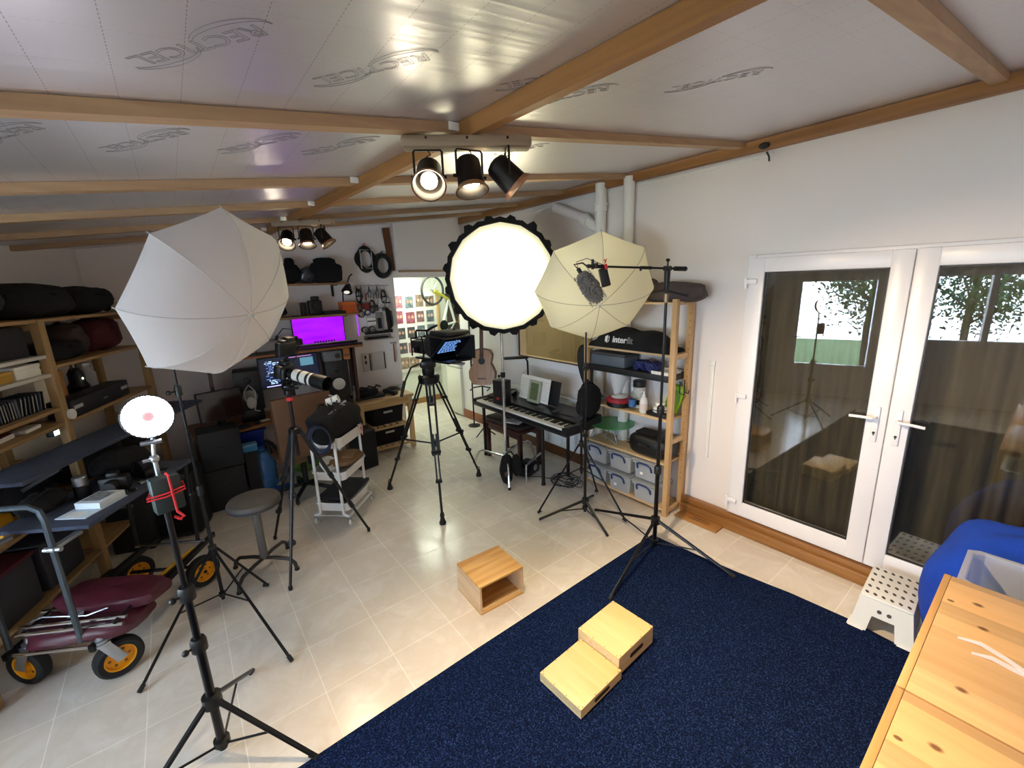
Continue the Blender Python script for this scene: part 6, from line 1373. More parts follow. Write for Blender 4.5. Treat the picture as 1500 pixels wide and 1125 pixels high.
for k in range(6): MB().tube([(-.03+.012*k, -.03-.006*(k % 3), .16-.01*k), (-.035+.014*k, -.05, 0), (-.02+.01*k, -.04, -.15+.012*k)], .013, 6).build('strand', black_mt, net)
wbx = thing('white_label_box', 'small white box on the tool wall with tape rolls round it', 'box', (2.02, YW-.02, 1.68)); MB().b2((-.055, -.05, -.045), (.055, 0, .045), .004).build('box', paper, wbx); MB().b2((-.056, -.051, -.01), (.056, -.049, .004)).build('grey_stripe', grey_fab, wbx)
for x, z, colr, lb in ((1.91, 1.77, '#2a2a36', 'dark tape roll on the tool wall above the small white box'), (1.99, 1.79, '#3b3560', 'purple tape roll on the tool wall above the small white box'), (1.93, 1.57, '#2b2b2b', 'black tape roll on the tool wall, first below the small white box'), (2.03, 1.57, '#3a3330', 'brown tape roll on the tool wall, second below the small white box')):
    t = thing('tape_roll', lb, 'tape', (x, YW-.03, z), 0, 'tape rolls on the tool wall'); MB().lathe([(.022, -.02), (.042, -.02), (.042, .02), (.022, .02), (.022, -.02)], (0, 0, 0), 18, (0, 1, 0), cap=False).build('roll', mat('tape '+colr, colr, .4), t); MB().lathe([(.022, -.021), (.026, -.021), (.026, .021), (.022, .021)], (0, 0, 0), 18, (0, 1, 0), cap=False).build('core', paper, t)
bar_ = thing('magnetic_bar', 'black magnetic tool bar on the wall above the grey wall shelf', 'bar', (2.12, YW-.012, 1.525)); MB().b2((-.19, -.022, -.022), (.19, 0, .022), .003).build('bar', black_pl, bar_); MB().tube([(.05, -.02, -.02), (.05, -.04, -.05), (.08, -.04, -.05)], .005, 6).build('hook', steel, bar_)
gsf = thing('small_shelf', 'narrow grey shelf on the tool wall below the black bar', 'shelf', (2.10, YW-.001, 1.43)); MB().b2((-.18, -.09, 0), (.19, 0, .014), .002).b2((-.18, -.004, .014), (.19, 0, .06)).build('tray', mat('grey metal', '#a5a2a0', .4, .3), gsf); MB().b2((-.15, -.08, .014), (.12, -.02, .035), .003).build('strip', grey_fab, gsf)
hm2 = thing('hammer', 'wooden handled hammer hanging on the wall by the doorway', 'hammer', (2.30, YW-.03, 1.10)); MB().cyl((0, 0, 0), (0, 0, .25), .012, .009, n=10).build('handle', wood('hammer handle', '#a0683a', '#7c4c26', 'z'), hm2); MB().bar((-.045, 0, .26), (.04, 0, .26), .022, .022, .004).build('head', steel, hm2)
for x0, x1, lb in ((1.86, 1.97, 'narrow white slotted panel leaning on the wall above the workbench'), (1.98, 2.17, 'wider white panel leaning on the wall above the workbench')):
    t = thing('mirror_panel', lb, 'panel', ((x0+x1)/2, YW-.012, 1.02)); w_ = (x1-x0)/2
    MB().b2((-w_, -.02, 0), (w_, 0, .24), .003).build('panel', mat('off white panel', '#c9c5c2', .5), t)
    if x0 < 1.9:
        for z in (.10, .17): MB().b2((-w_+.025, -.023, z), (-w_+.05, -.019, z+.045)).build('slot', black_pl, t)
    MB().b2((w_-.022, -.023, .01), (w_-.008, -.019, .23)).build('dark_edge', grey_fab, t)
# workbench
wbn = thing('workbench', 'pale pine workbench with a slatted shelf by the open doorway', 'workbench', (0, 0, 0))
BX0, BX1, BY0, BY1 = 1.60, 2.30, 5.14, 5.60
MB().b2((BX0-.02, BY0-.02, .70), (BX1+.02, BY1, .735), .004).build('top', pine_x, wbn)
MB().b2((BX0, BY0+.005, .615), (BX1, BY0+.025, .70), .002).build('apron', pine_x, wbn); MB().b2((BX0, BY1-.03, .615), (BX1, BY1-.01, .70), .002).build('apron', pine_x, wbn)
for x in (BX0, BX1-.055):
    for y in (BY0, BY1-.06): MB().b2((x, y, 0), (x+.055, y+.055, .70), .003).build('leg', pine_z, wbn)
for z in (.36, .09):
    for k in range(7): MB().b2((BX0+.06+k*.085, BY0+.02, z), (BX0+.12+k*.085, BY1-.03, z+.018), .002).build('slat', pine_y, wbn)
    MB().b2((BX0+.05, BY0+.002, z-.03), (BX1-.05, BY0+.022, z), .002).build('shelf_rail', pine_x, wbn); MB().b2((BX0+.05, BY1-.035, z-.03), (BX1-.05, BY1-.015, z), .002).build('shelf_rail', pine_x, wbn)
for z, lb in ((.379, 'black fabric bin with a pale handle on the upper workbench shelf'), (.109, 'black fabric bin with a pale handle on the lower workbench shelf')):
    t = thing('fabric_bin', lb, 'bin', (1.97, 5.36, z), 0, 'black bins in the workbench'); _m = MB(); open_tub(_m, .44, .36, .215, lip=.004, taper=.02); _m.build('body', black_fab, t, smooth=30); MB().b2((-.06, -.188, .15), (.06, -.179, .178), .004).build('handle', mat('pale handle', '#b9b4ac', .5), t)
sp_ = thing('speaker_case', 'black upright box standing in front of the workbench', 'case', (1.55, 4.93, 0), math.radians(12)); MB().b2((-.12, -.10, 0), (.10, .16, .47), .008).build('shell', dark_blk, sp_); MB().b2((-.11, -.104, .02), (.09, -.099, .45), .003).build('front_cloth', black_fab, sp_)
pl_ = thing('clutter_tray', 'dark tray heaped with black tools on the workbench top', 'tray', (1.78, 5.36, .735)); MB().b2((-.17, -.13, 0), (.20, .14, .03), .006).build('tray', black_pl, pl_); MB().ell((-.02, 0, .06), (.16, .11, .06), 22, 12, lump=.14, seed=40).build('contents', black_mt, pl_)
for k in range(3): MB().tube([(-.12+.1*k, -.06, .08), (-.06+.1*k, 0, .14), (.05+.08*k, .05, .10)], .012, 6).build('grip', black_pl, pl_)
bt2 = thing('spray_bottle', 'pale bottle standing at the speaker end of the workbench', 'bottle', (1.62, 5.30, .735)); MB().lathe([(.026, 0), (.03, .01), (.03, .11), (.014, .14), (.012, .17)], (0, 0, 0), 16).build('bottle', mat('pale bottle', '#b9b6b0', .4), bt2); MB().cyl((0, 0, .168), (0, 0, .19), .013, n=12).build('cap', white_pl, bt2)
dr = thing('power_drill', 'dark cordless drill lying on the workbench by the doorway', 'drill', (2.10, 5.38, .735), .5); MB().cyl((-.10, 0, .04), (.06, 0, .04), .035, n=14).cyl((.06, 0, .04), (.12, 0, .04), .018, n=12).build('body', grey_fab, dr); MB().bar((-.06, 0, .035), (-.07, -.12, .025), .04, .04, .008).build('grip', black_pl, dr); MB().box((-.075, -.14, .03), (.08, .05, .055), 0, .006).build('battery', black_pl, dr)
tn_ = thing('angle_grinder', 'light tool with a round collar lying beside the drill on the workbench', 'tool', (2.22, 5.46, .735), -.3); MB().cyl((-.09, 0, .03), (.05, 0, .03), .028, n=12).build('body', mat('grey tool', '#6e6b68', .5), tn_); MB().cyl((.06, 0, .0), (.06, 0, .05), .04, n=16).build('collar', steel, tn_)

# ------------------------------------------------------------------ room beyond the doorway
pbd = thing('picture_board', 'oak framed pinboard of family photographs in the room beyond', 'picture board', (3.38, YN-.03, 0))
MB().b2((-.42, 0, .62), (.40, .02, 1.98), .003).build('board', mat('white board', '#efeeea', .8), pbd)
MB().b2((.40, -.012, .9), (.46, .022, 2.02), .003).build('oak_upright', pine_z, pbd)
cols = ['#a0566a', '#7d6a5c', '#5a565c', '#b07a86', '#8c8a84', '#6b7784', '#94806f', '#4c4a4e', '#ad8a78', '#7d8a92', '#8f6a6c', '#66625e']
rnd = random.Random(21); nph = 0
for r_ in range(5):
    for c_ in range(4):
        if r_ > 2 and c_ > 1: continue
        w_, h_ = rnd.uniform(.14, .18), rnd.uniform(.18, .22); x = -.40+c_*.195+rnd.uniform(0, .015); z = 1.74-r_*.265+rnd.uniform(-.01, .01)
        f = MB().b2((x, -.006, z), (x+w_, -.001, z+h_)).build('photo_print', mat('print %d' % nph, cols[rnd.randrange(12)], .4, var=.5, vscale=14), pbd)
        for q in range(2):
            x1 = x+w_*(.2+.4*q); MB().ell((x1+.02, -.007, z+h_*.55), (.024, .001, .03), 10, 6).build('face_shape', mat('print face %d%d' % (nph, q), ['#d8b09a', '#c89c86', '#e0c4b4'][rnd.randrange(3)], .5), f)
        nph += 1
bk = thing('bicycle', 'white bicycle with yellow fork hung on end in the room beyond', 'bicycle', (3.62, 6.66, 0), math.radians(12))
tyre = mat('grey tyre', '#3a3a3c', .7); wf_ = mat('white frame paint', '#e9eae6', .35); yl = mat('yellow paint', '#d9d34a', .4)
W1, W2 = V((-.12, 0, 2.02)), V((.02, 0, 1.10))
for W_, nm_ in ((W1, 'front_wheel'), (W2, 'rear_wheel')):
    q = MB().tube([W_+V((.02*0+(.23*math.cos(t_)), 0, .23*math.sin(t_))) for t_ in [2*PI*k/36 for k in range(36)]], .02, 8, True).build(nm_, tyre, bk)
    s_ = MB()
    for k in range(14): s_.cyl(W_, W_+V((.22*math.cos(2*PI*k/14), 0, .22*math.sin(2*PI*k/14))), .0018, n=4)
    s_.build('spoke', steel, q)['kind'] = 'stuff'; MB().cyl(W_+V((0, -.04, 0)), W_+V((0, .04, 0)), .02, n=12).build('hub', steel, q)
HT = V((.22, 0, 1.86)); BBk = V((.06, 0, 1.42)); ST = V((.34, 0, 1.45))
MB().cyl(W1+V((0, .04, 0)), HT, .022, n=10).cyl(W1-V((0, .04, 0)), HT, .022, n=10).build('yellow_fork', yl, bk)
MB().cyl(HT, BBk, .024, n=12).cyl(HT, ST, .022, n=12).cyl(BBk, ST, .02, n=12).cyl(BBk, W2, .013, n=8).cyl(ST, W2, .012, n=8).build('frame', wf_, bk)
MB().tube([HT+V((.02, -.22, .05)), HT+V((.05, -.1, .06)), HT+V((.05, .1, .06)), HT+V((.02, .22, .05))], .012, 8).build('handlebar', black_mt, bk)
MB().ell(ST+V((.16, 0, .02)), (.05, .07, .12), 12, 8).cyl(ST, ST+V((.13, 0, .01)), .013, n=8).build('saddle', mat('tan saddle', '#9a7a5a', .6), bk); MB().cyl(BBk+V((0, -.02, 0)), BBk+V((0, -.03, 0)), .09, n=24).build('chainring', black_mt, bk)
kh = MB(); kh.tube([(-.12, .02, 2.26), (-.12, .1, 2.30), (-.12, .42, 2.30)], .012, 6).build('wall_hook', black_mt, bk)
bb2 = thing('notice_board', 'large dark brown board on the far wall behind the hung bicycle', 'board', (4.55, YN-.02, 1.0)); MB().b2((-.55, 0, -.25), (.7, .018, .92), .003).build('board', mat('dark brown board', '#4a4038', .8), bb2); MB().b2((-.57, -.004, .92), (.72, .02, .95), .002).build('top_frame', mah, bb2)
wsh = thing('white_cabinet', 'white cabinet against the far wall behind the bicycle', 'cabinet', (4.92, 6.85, 0)); MB().b2((-.35, -.2, 0), (.5, .2, 1.75), .006).build('carcass', white_mt, wsh); MB().b2((-.345, -.212, .02), (.07, -.2, 1.74), .004).build('door', white_mt, wsh); MB().b2((.08, -.212, .02), (.495, -.2, 1.74), .004).build('door', white_mt, wsh)
for z, colr, lb in ((1.10, '#2f5a66', 'teal folder box on the white desk beyond the doorway'),):
    t = thing('file_box', lb, 'box', (4.02, 6.36, .98)); MB().b2((-.10, -.1, 0), (.10, .1, .34), .004).build('box', mat('teal board', colr, .6), t); MB().b2((-.103, -.103, .26), (.103, .103, .30), .003).build('band', mat('pale teal', '#6f9aa2', .6), t)
    t = thing('file_box', 'second teal folder box leaning beside the first one beyond the doorway', 'box', (4.28, 6.40, .98), .2); MB().b2((-.11, -.1, 0), (.11, .1, .31), .004).build('box', mat('dark teal board', '#24484f', .6), t); MB().b2((-.113, -.103, .24), (.113, .103, .27), .003).build('band', mat('pale teal', '#6f9aa2', .6), t)
tbx = thing('storage_chest', 'white drawers unit beyond the doorway', 'drawers', (4.10, 6.55, 0)); MB().b2((-.45, -.25, 0), (.6, .25, .975), .006).build('carcass', mat('grey white unit', '#dfe0da', .5), tbx)
for k in range(3): d_ = MB().b2((-.44, -.262, .03+k*.315), (.0, -.25, .33+k*.315), .004).build('drawer', mat('drawer front', '#e6e6e0', .5), tbx); MB().b2((-.27, -.27, .18+k*.315), (-.17, -.262, .20+k*.315), .002).build('handle', steel, d_)
fz = thing('chest_freezer', 'plain white chest freezer just inside the doorway', 'freezer', (3.80, 6.02, 0)); MB().b2((-.36, -.22, .03), (.3, .22, .80), .015).build('body', mat('freezer white', '#ece9dd', .4), fz); MB().b2((-.365, -.225, .805), (.305, .225, .86), .015).build('lid', mat('freezer lid', '#f1efe6', .35), fz); MB().box((0, -.228, .80), (.12, .012, .02), 0, .004).build('handle', steel, fz)
# ------------------------------------------------------------------ shelving along the slanted wall
EM = Matrix((-LD, -LN, V((0, 0, 1)))).transposed().to_4x4(); EM.translation = V((-.68, 4.1, 0))     # x along the wall, y into the wall, z up
if EM.determinant() < 0: raise RuntimeError('frame')
old_pine = wood('aged pine', '#b08d5e', '#8e6d44', 'x', .9, .55, .5); old_post = wood('aged pine post', '#b39262', '#94754a', 'z', .9, .55, .5)
white_board = mat('white shelf board', '#cfcac2', .5)
navy_board = mat('slate carpet board', '#3c4356', .9, var=.15, vscale=40, bump=.4, bscale=160)
ls = thing('shelving_unit', 'tall old pine shelving full of bags and cases along the darker wall', 'shelving unit', M=EM)
for x in (-1.05, 0, 1.20):
    for y in (0, .36): MB().b2((x-.03, y, 0), (x+.03, y+.05, 1.97), .003).build('upright', old_post, ls)
for z, x0, x1, m in ((1.95, -1.05, 0, old_pine), (1.72, -1.05, 0, white_board), (1.595, -1.05, 0, white_board), (1.365, -1.05, 0, old_pine), (1.26, -1.05, 0, old_pine), (.75, -1.05, 0, old_pine), (.28, -1.05, 0, old_pine),
                     (1.95, 0, 1.2, old_pine), (1.64, 0, 1.2, old_pine), (1.255, 0, 1.2, old_pine), (.75, 0, 1.2, old_pine), (.28, 0, .5, old_pine)):
    MB().b2((x0+.031, .004, z), (x1-.031, .405, z+.022), .002).build('shelf', m, ls)
for x in (-1.05, 0, 1.2):
    for z in (.2, 1.0, 1.9): MB().b2((x-.02, .051, z), (x+.02, .359, z+.04), .002).build('cross_rail', old_pine, ls)
MB().box((.12, -.17, 1.13), (1.75, .30, .028), math.radians(-9), .01).build('front_board', navy_board, ls)
for x in (-.5, .75): MB().bar((x, .01, 1.0), (x-.02, -.2, 1.112), .02, .02).build('board_bracket', black_mt, ls)
def on_l(name, label, cat, x, y, z, rz=0, group=None): return thing(name, label, cat, group=group, M=EM @ Matrix.Translation((x, y, z)) @ Matrix.Rotation(rz, 4, 'Z'))
def lbag(name, label, x, y, z, dims, seed, m=black_fab, power=.7, lump=.05):
    t = on_l(name, label, 'bag', x, y, z); MB().ell((0, 0, dims[2]), dims, 22, 12, lump=lump, power=power, seed=seed).build('body', m, t)
    MB().tube([(-dims[0]*.3, -dims[1]*.7, dims[2]*1.5), (0, -dims[1]*1.05, dims[2]*1.35), (dims[0]*.3, -dims[1]*.7, dims[2]*1.5)], .01, 6).build('handle', m, t); return t
lbag('kit_bag', 'long black kit bag on top of the old shelving, cut off by the frame', -.45, .2, 1.973, (.36, .18, .115), 51)
lbag('kit_bag', 'long black kit bag on top of the old shelving, in the middle', .22, .2, 1.973, (.34, .18, .115), 52)
lbag('kit_bag', 'long black kit bag on top of the old shelving, beside the big umbrella', .80, .2, 1.973, (.26, .17, .105), 53)
tb_ = on_l('cardboard_tube', 'pale card tube lying on the old shelving beyond the black bags', 'tube', 1.10, .12, 1.973); MB().cyl((-.10, 0, .04), (.09, .02, .04), .038, n=16).build('tube', mat('tube card', '#b9a68a', .8), tb_); MB().cyl((-.102, 0, .04), (-.098, 0, .04), .034, n=16).build('end_cap', black_pl, tb_)
bxm = on_l('speaker_box', 'dark mesh fronted box in the top bay of the old shelving', 'box', -.50, .2, 1.743); MB().b2((-.44, -.15, 0), (.42, .15, .19), .01).build('shell', mat('dark mesh', '#26262a', .9, bump=.6, bscale=250), bxm); MB().b2((-.42, -.153, .02), (.40, -.148, .17), .003).build('front_mesh', mat('finer mesh', '#303036', .95, bump=.8, bscale=320), bxm)
yb = on_l('yellow_box', 'yellow box of fixings on the narrow white shelf', 'box', -.38, .12, 1.618); MB().b2((-.15, -.09, 0), (.09, .09, .06), .006).build('box', mat('mustard plastic', '#b48a2a', .5), yb); MB().b2((-.155, -.095, .05), (.095, .095, .066), .004).build('lid', mat('mustard lid', '#c9a040', .5), yb)
wx = on_l('white_box', 'slim white box with a bright end on the narrow white shelf', 'box', -.17, .12, 1.618); MB().b2((-.09, -.08, 0), (.12, .08, .075), .004).build('box', paper, wx); MB().b2((-.092, -.083, .055), (.122, .083, .079), .003).build('lid', white_pl, wx)
pp_ = on_l('paper_stack', 'flat stack of grey papers at the post end of the narrow white shelf', 'papers', -.12, .24, 1.618); MB().b2((-.06, -.06, 0), (.07, .06, .03), .002).build('stack', mat('grey paper', '#8f8c8c', .8), pp_); MB().b2((-.05, -.05, .03), (.06, .05, .036)).build('top_sheet', paper, pp_)
rnd = random.Random(61); x = -.92; k = 0; cdc = ['#1d1e22', '#23262d', '#30343c', '#1a1a1d', '#3b3e45', '#26231f']
pool = {}
while x < -.07:
    w_ = rnd.choice((.010, .010, .022)); ln_ = rnd.uniform(-.02, .03) if x < -.28 else rnd.uniform(.08, .22)
    t = on_l('disc_case', 'disc case with a dark spine, one of the row below the narrow white shelves', 'disc case', x, .06, 1.388, 0, 'disc cases in the row below the white shelves')
    c_ = cdc[rnd.randrange(6)]; MB().box((0, .06, .062), (w_, .13, .123), 0, .0015, rotm(0, ln_)).build('case', pool.setdefault(c_, mat('spine '+c_, c_, .3)), t); MB().box(rotm(0, ln_).to_3x3() @ V((0, -.0006, .0))+V((0, -.006, .062)), (w_*.7, .002, .10), 0, 0, rotm(0, ln_)).build('spine_label', pool.setdefault('l%d' % (k % 3), mat('spine label %d' % (k % 3), ['#8a8f96', '#5f6670', '#a9a49a'][k % 3], .5)), t)
    x += w_+.012+(.01 if ln_ > .05 else 0); k += 1
for x, y, colr, dims, lb in ((-.42, .06, '#7d2430', (.18, .09, .035), 'dark red folder lying below the disc cases'), (-.2, .05, '#d4d0ca', (.16, .08, .025), 'white crumpled papers lying below the disc cases'), (-.72, .07, '#22252a', (.2, .1, .05), 'black flat pouch lying below the disc cases')):
    t = on_l('folder', lb, 'folder', x, y+.06, 1.283, .1); MB().b2((-dims[0]/2, -dims[1]/2, 0), (dims[0]/2, dims[1]/2, dims[2]), .005).build('cover', mat('folder '+colr, colr, .6), t); MB().b2((-dims[0]/2+.008, -dims[1]/2-.002, .004), (dims[0]/2-.008, -dims[1]/2+.01, dims[2]-.004)).build('page_edge', paper, t)
lbag('soft_bag', 'black folded jacket bag in the bay beside the old shelving post', .30, .17, 1.663, (.25, .13, .07), 54, lump=.09)
lbag('soft_bag', 'dark brown bag heaped on the black jacket bag', .52, .20, 1.663, (.14, .12, .125), 55, mat('dark brown cloth', '#3a2c28', .9), lump=.08)
lbag('soft_bag', 'dark red bag at the umbrella end of the old shelving', .92, .2, 1.663, (.20, .13, .13), 56, mat('dark maroon cloth', '#4a161b', .85), lump=.06)
wcb = on_l('white_box', 'cream upright box in the bay above the black labelled case', 'box', .17, .26, 1.278); MB().b2((-.10, -.09, 0), (.09, .09, .30), .004).build('box', mat('cream card', '#e2d6c2', .7), wcb); MB().b2((-.102, -.092, .27), (.092, .092, .304), .003).build('lid', mat('cream lid', '#d6c8b2', .7), wcb)
wdb = on_l('wooden_block', 'orange wooden block beside the cream upright box', 'block', .38, .28, 1.278); MB().b2((-.055, -.07, 0), (.055, .07, .30), .004).build('block', mat('orange wood', '#b9814a', .6), wdb)
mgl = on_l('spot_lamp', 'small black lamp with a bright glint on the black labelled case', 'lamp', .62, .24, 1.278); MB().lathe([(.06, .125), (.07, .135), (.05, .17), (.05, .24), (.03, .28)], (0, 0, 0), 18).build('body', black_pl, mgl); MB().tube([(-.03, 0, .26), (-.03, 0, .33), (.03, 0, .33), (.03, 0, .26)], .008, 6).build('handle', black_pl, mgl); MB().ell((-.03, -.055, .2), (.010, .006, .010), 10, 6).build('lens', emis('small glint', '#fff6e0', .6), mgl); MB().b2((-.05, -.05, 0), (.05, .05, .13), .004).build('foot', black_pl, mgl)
jr = on_l('glass_jar', 'cloudy jar standing behind the small black lamp', 'jar', .85, .3, 1.278); MB().lathe([(.06, 0), (.065, .02), (.065, .2), (.045, .24), (.045, .27)], (0, 0, 0), 18).build('jar', cloudy, jr); MB().cyl((0, 0, .27), (0, 0, .29), .05, n=16).build('lid', steel, jr)
bcs = on_l('hard_case', 'long black case with white labels on the lower shelf of the old shelving', 'case', .46, .10, 1.278, .03); MB().b2((-.40, -.09, 0), (.38, .06, .125), .012).build('shell', mat('black case', '#1b1b1f', .5), bcs)
for x in (-.33, .30): MB().b2((x-.05, -.093, .06), (x+.05, -.089, .085)).build('white_label', mat('label grey white', '#b9b7b4', .5), bcs)
MB().b2((-.02, -.093, .05), (.04, -.089, .06)).build('maker_mark', steel, bcs)
clk = thing('timer', 'little round white timer stuck on the old shelving post', 'timer', M=EM @ Matrix.Translation((.03, -.014, 1.32))); MB().cyl((0, .012, 0), (0, -.004, 0), .036, n=20).build('body', white_pl, clk); MB().cyl((0, -.004, 0), (0, -.007, 0), .027, n=20).build('dial', paper, clk)
lit = on_l('led_lamp', 'tiny lit lamp under the old shelving near the slate board', 'lamp', -.12, .03, 1.215); MB().b2((-.03, -.02, 0), (.03, .02, .04), .004).build('body', black_pl, lit); MB().b2((-.022, -.024, .006), (.022, -.0195, .036)).build('diffuser', emis('cool led', '#d8fff4', 1.5), lit)
# things at desk height and below
yt = on_l('power_tool', 'bright yellow tool case on the desk height shelf', 'tool', -.55, .12, .772); MB().b2((-.13, -.09, 0), (.10, .09, .06), .012).box((-.04, 0, .09), (.13, .11, .07), 0, .02).build('body', mat('tool yellow', '#e0a41c', .45), yt); MB().tube([(.1, 0, .03), (.2, -.06, .02), (.3, .02, .02)], .006, 6).build('cable', black_pl, yt)
lbag('camera_bag', 'round black pouch on the desk height shelf behind the silver lens', -.22, .2, .772, (.15, .12, .10), 57)
lbag('camera_bag', 'large black sling bag heaped on the desk height shelf', .35, .16, .772, (.30, .16, .13), 58, lump=.07)
lbag('camera_bag', 'low black bag at the far end of the desk height shelf', .85, .18, .772, (.22, .15, .11), 59)
for x, m_, lb in ((-.70, '#3a3a44', 'grey storage bin with a dark red lid under the old shelving'), (-.30, '#33333c', 'plain grey storage bin under the old shelving by the leg')):
    t = on_l('storage_bin', lb, 'storage box', x, .2, .303); MB().b2((-.17, -.16, 0), (.17, .16, .30), .015).build('body', mat('bin '+m_, m_, .6), t); MB().b2((-.178, -.168, .30), (.178, .168, .325), .006).build('lid', mat('lid'+m_, '#5c1e2c' if x < -.5 else '#2c2c33', .6), t)
sp2 = thing('subwoofer', 'black round cornered speaker on the floor behind the wheeled cart', 'speaker', (-.22, 4.66, 0), math.radians(-20)); MB().b2((-.2, -.16, 0), (.18, .16, .60), .05).build('cabinet', mat('black grained vinyl', '#141417', .6, bump=.3, bscale=200), sp2); MB().b2((-.17, -.166, .05), (.15, -.158, .55), .004).build('grille', black_fab, sp2)
bx3 = thing('equipment_case', 'black floor case under the slate board behind the cart frame', 'case', (-.52, 4.62, 0), math.radians(-21)); MB().b2((-.16, -.12, 0), (.13, .14, .52), .012).build('shell', dark_blk, bx3); MB().bar((-.05, -.124, .42), (.05, -.124, .42), .012, .024, .003).build('handle', steel, bx3)

# ------------------------------------------------------------------ folding equipment cart with yellow wheels
CO = V((-.755, 3.14, 0)); cd = V((.530, .848, 0)); cside = V((.848, -.530, 0))
KM = Matrix((cside, cd, V((0, 0, 1)))).transposed().to_4x4(); KM.translation = CO      # x to the side, y along, z up
kc = thing('equipment_cart', 'black folding equipment cart with four yellow wheels and a slate deck', 'cart', M=KM)
fm = MB()
for s in (-.23, .19): fm.bar((s, -.10, .25), (s, .62, .25), .032, .04, .004); fm.bar((s+.035, .35, .255), (s+.035, 1.0, .255), .03, .04, .004)
fm.build('frame_rail', black_sat, kc)
MB().cyl((-.23, -.08, .25), (.19, -.08, .25), .011, n=10).build('front_axle', chrome, kc); MB().cyl((-.24, .86, .285), (.24, .86, .285), .011, n=10).build('rear_tube', chrome, kc); MB().cyl((-.26, .77, .13), (.27, .77, .13), .013, n=10).build('rear_axle', black_mt, kc)
MB().bar((.17, .42, .27), (.20, .78, .27), .02, .025, .003).build('brake_bar', mat('hazard yellow', '#caa022', .5), kc)
fh_ = MB(); tz = 1.085
fh_.tube([(.13, -.07, .285), (.125, -.065, .80), (.122, -.06, 1.0), (.108, -.058, 1.06), (.06, -.055, tz), (-.15, -.055, tz), (-.205, -.058, 1.06), (-.22, -.06, 1.0), (-.222, -.065, .80), (-.225, -.07, .285)], .0145, 8)
fh_.build('front_handle', mat('grey enamel tube', '#4a545c', .4, .5), kc)
rh = MB(); rh.tube([(.19, .87, .285), (.185, .92, .87)], .0145, 8); rh.build('rear_post', black_sat, kc); MB().tube([(-.24, .87, .285), (-.245, .92, .87)], .0145, 8).build('rear_post', black_sat, kc)
MB().box((-.065, .555, .872), (.49, .93, .028), 0, .012).build('deck', navy_board, kc)
for s in (.124, -.222): k_ = MB().box((s, .005, .848), (.036, .18, .02), 0, .005).cyl((s-.04, -.065, .845), (s-.016, -.065, .845), .013, n=10).cyl((s+.016, -.065, .845), (s+.04, -.065, .845), .013, n=10).build('deck_clamp', steel, kc)
orange = mat('wheel orange yellow', '#f0a516', .4)
def wheel(pos, ax_ang, caster, fork_lean=0):
    c = V(pos); ax = V((math.cos(ax_ang), math.sin(ax_ang), 0)); r_ = .112
    w_ = MB().lathe([(.074, -.03), (.098, -.034), (.110, -.024), (.112, 0), (.110, .024), (.098, .034), (.074, .03)], c, 32, ax, cap=False).lathe([(.074, .03), (.074, -.03)], c, 32, ax, cap=False).build('wheel', rubber, kc)
    h = MB().lathe([(.073, -.027), (.073, .027), (.066, .024), (.062, .008), (.026, .010), (.022, .028), (.0, .028)], c, 30, ax, cap=False).lathe([(.0, -.028), (.022, -.028), (.026, -.010), (.062, -.008), (.066, -.024), (.073, -.027)], c, 30, ax, cap=False); h.build('yellow_rim', orange, w_)
    nb = MB()
    u_ = ax.cross(V((0, 0, 1)))
    for s in (-1, 1):
        for k in range(6):
            t_ = 2*PI*k/6; nb.cyl(c+ax*s*.0085+.044*(math.cos(t_)*u_+math.sin(t_)*V((0, 0, 1))), c+ax*s*.0105+.044*(math.cos(t_)*u_+math.sin(t_)*V((0, 0, 1))), .008, n=8)
    nb.build('rim_recess', mat('rim recess', '#8a5a10', .6), w_)['kind'] = 'stuff'; MB().cyl(c-ax*.034, c+ax*.034, .012, n=12).build('axle_cap', black_pl if not caster else steel, w_)
    if caster:
        f = MB(); back = u_*.05*caster
        top = c+back+V((0, 0, .135))
        for s in (-1, 1): f.bar(c+ax*s*.042-back*.15, top+ax*s*.034, .006, .05, .002)
        f.bar(top-ax*.04, top+ax*.04, .06, .012, .003).lathe([(.034, .0), (.034, .02), (.022, .024), (.018, .05), (.012, .055)], top, 16); f.build('caster_fork', steel, kc)
wheel((.235, -.01, .113), math.radians(-38), 1); wheel((-.235, .0, .113), math.radians(79), 1)
wheel((.268, .735, .113), math.radians(-28), 0); wheel((-.23, .80, .113), math.radians(-28), 0)
# burgundy folded chair on the cart
fc = thing('folded_chair', 'folded burgundy leather chair with chrome tubes lying on the cart frame', 'folding chair', (-.65, 3.21, .245), math.radians(-30))
burg = mat('burgundy leather', '#4c1a28', .4, var=.2, vscale=7, bump=.15, bscale=30)
MB().ell((.02, -.03, .05), (.275, .17, .05), 28, 12, lump=.05, power=.6, seed=71).build('seat_sling', burg, fc); MB().ell((.07, .07, .135), (.275, .13, .05), 28, 12, lump=.06, power=.65, seed=72, M=rotm(0, .06)).build('back_sling', burg, fc)
for y, z in ((-.13, .115), (-.16, .095), (.0, .108)): MB().cyl((-.25, y, z+.008), (.26, y+.01, z-.005), .0115, n=10).build('chrome_tube', chrome, fc)
for x in (-.22, -.02, .22): MB().cyl((x, -.16, .11), (x+.02, .04, .12), .008, n=8).build('cross_tube', black_mt, fc)
MB().box((-.02, -.07, .135), (.07, .045, .008), .4, .002, rotm(.4, 0, .3)).build('buckle', steel, fc); MB().tube([(-.25, -.1, .12), (-.15, -.11, .16), (.05, -.10, .13), (.15, -.08, .15)], .004, 5).build('strap_wire', steel, fc)
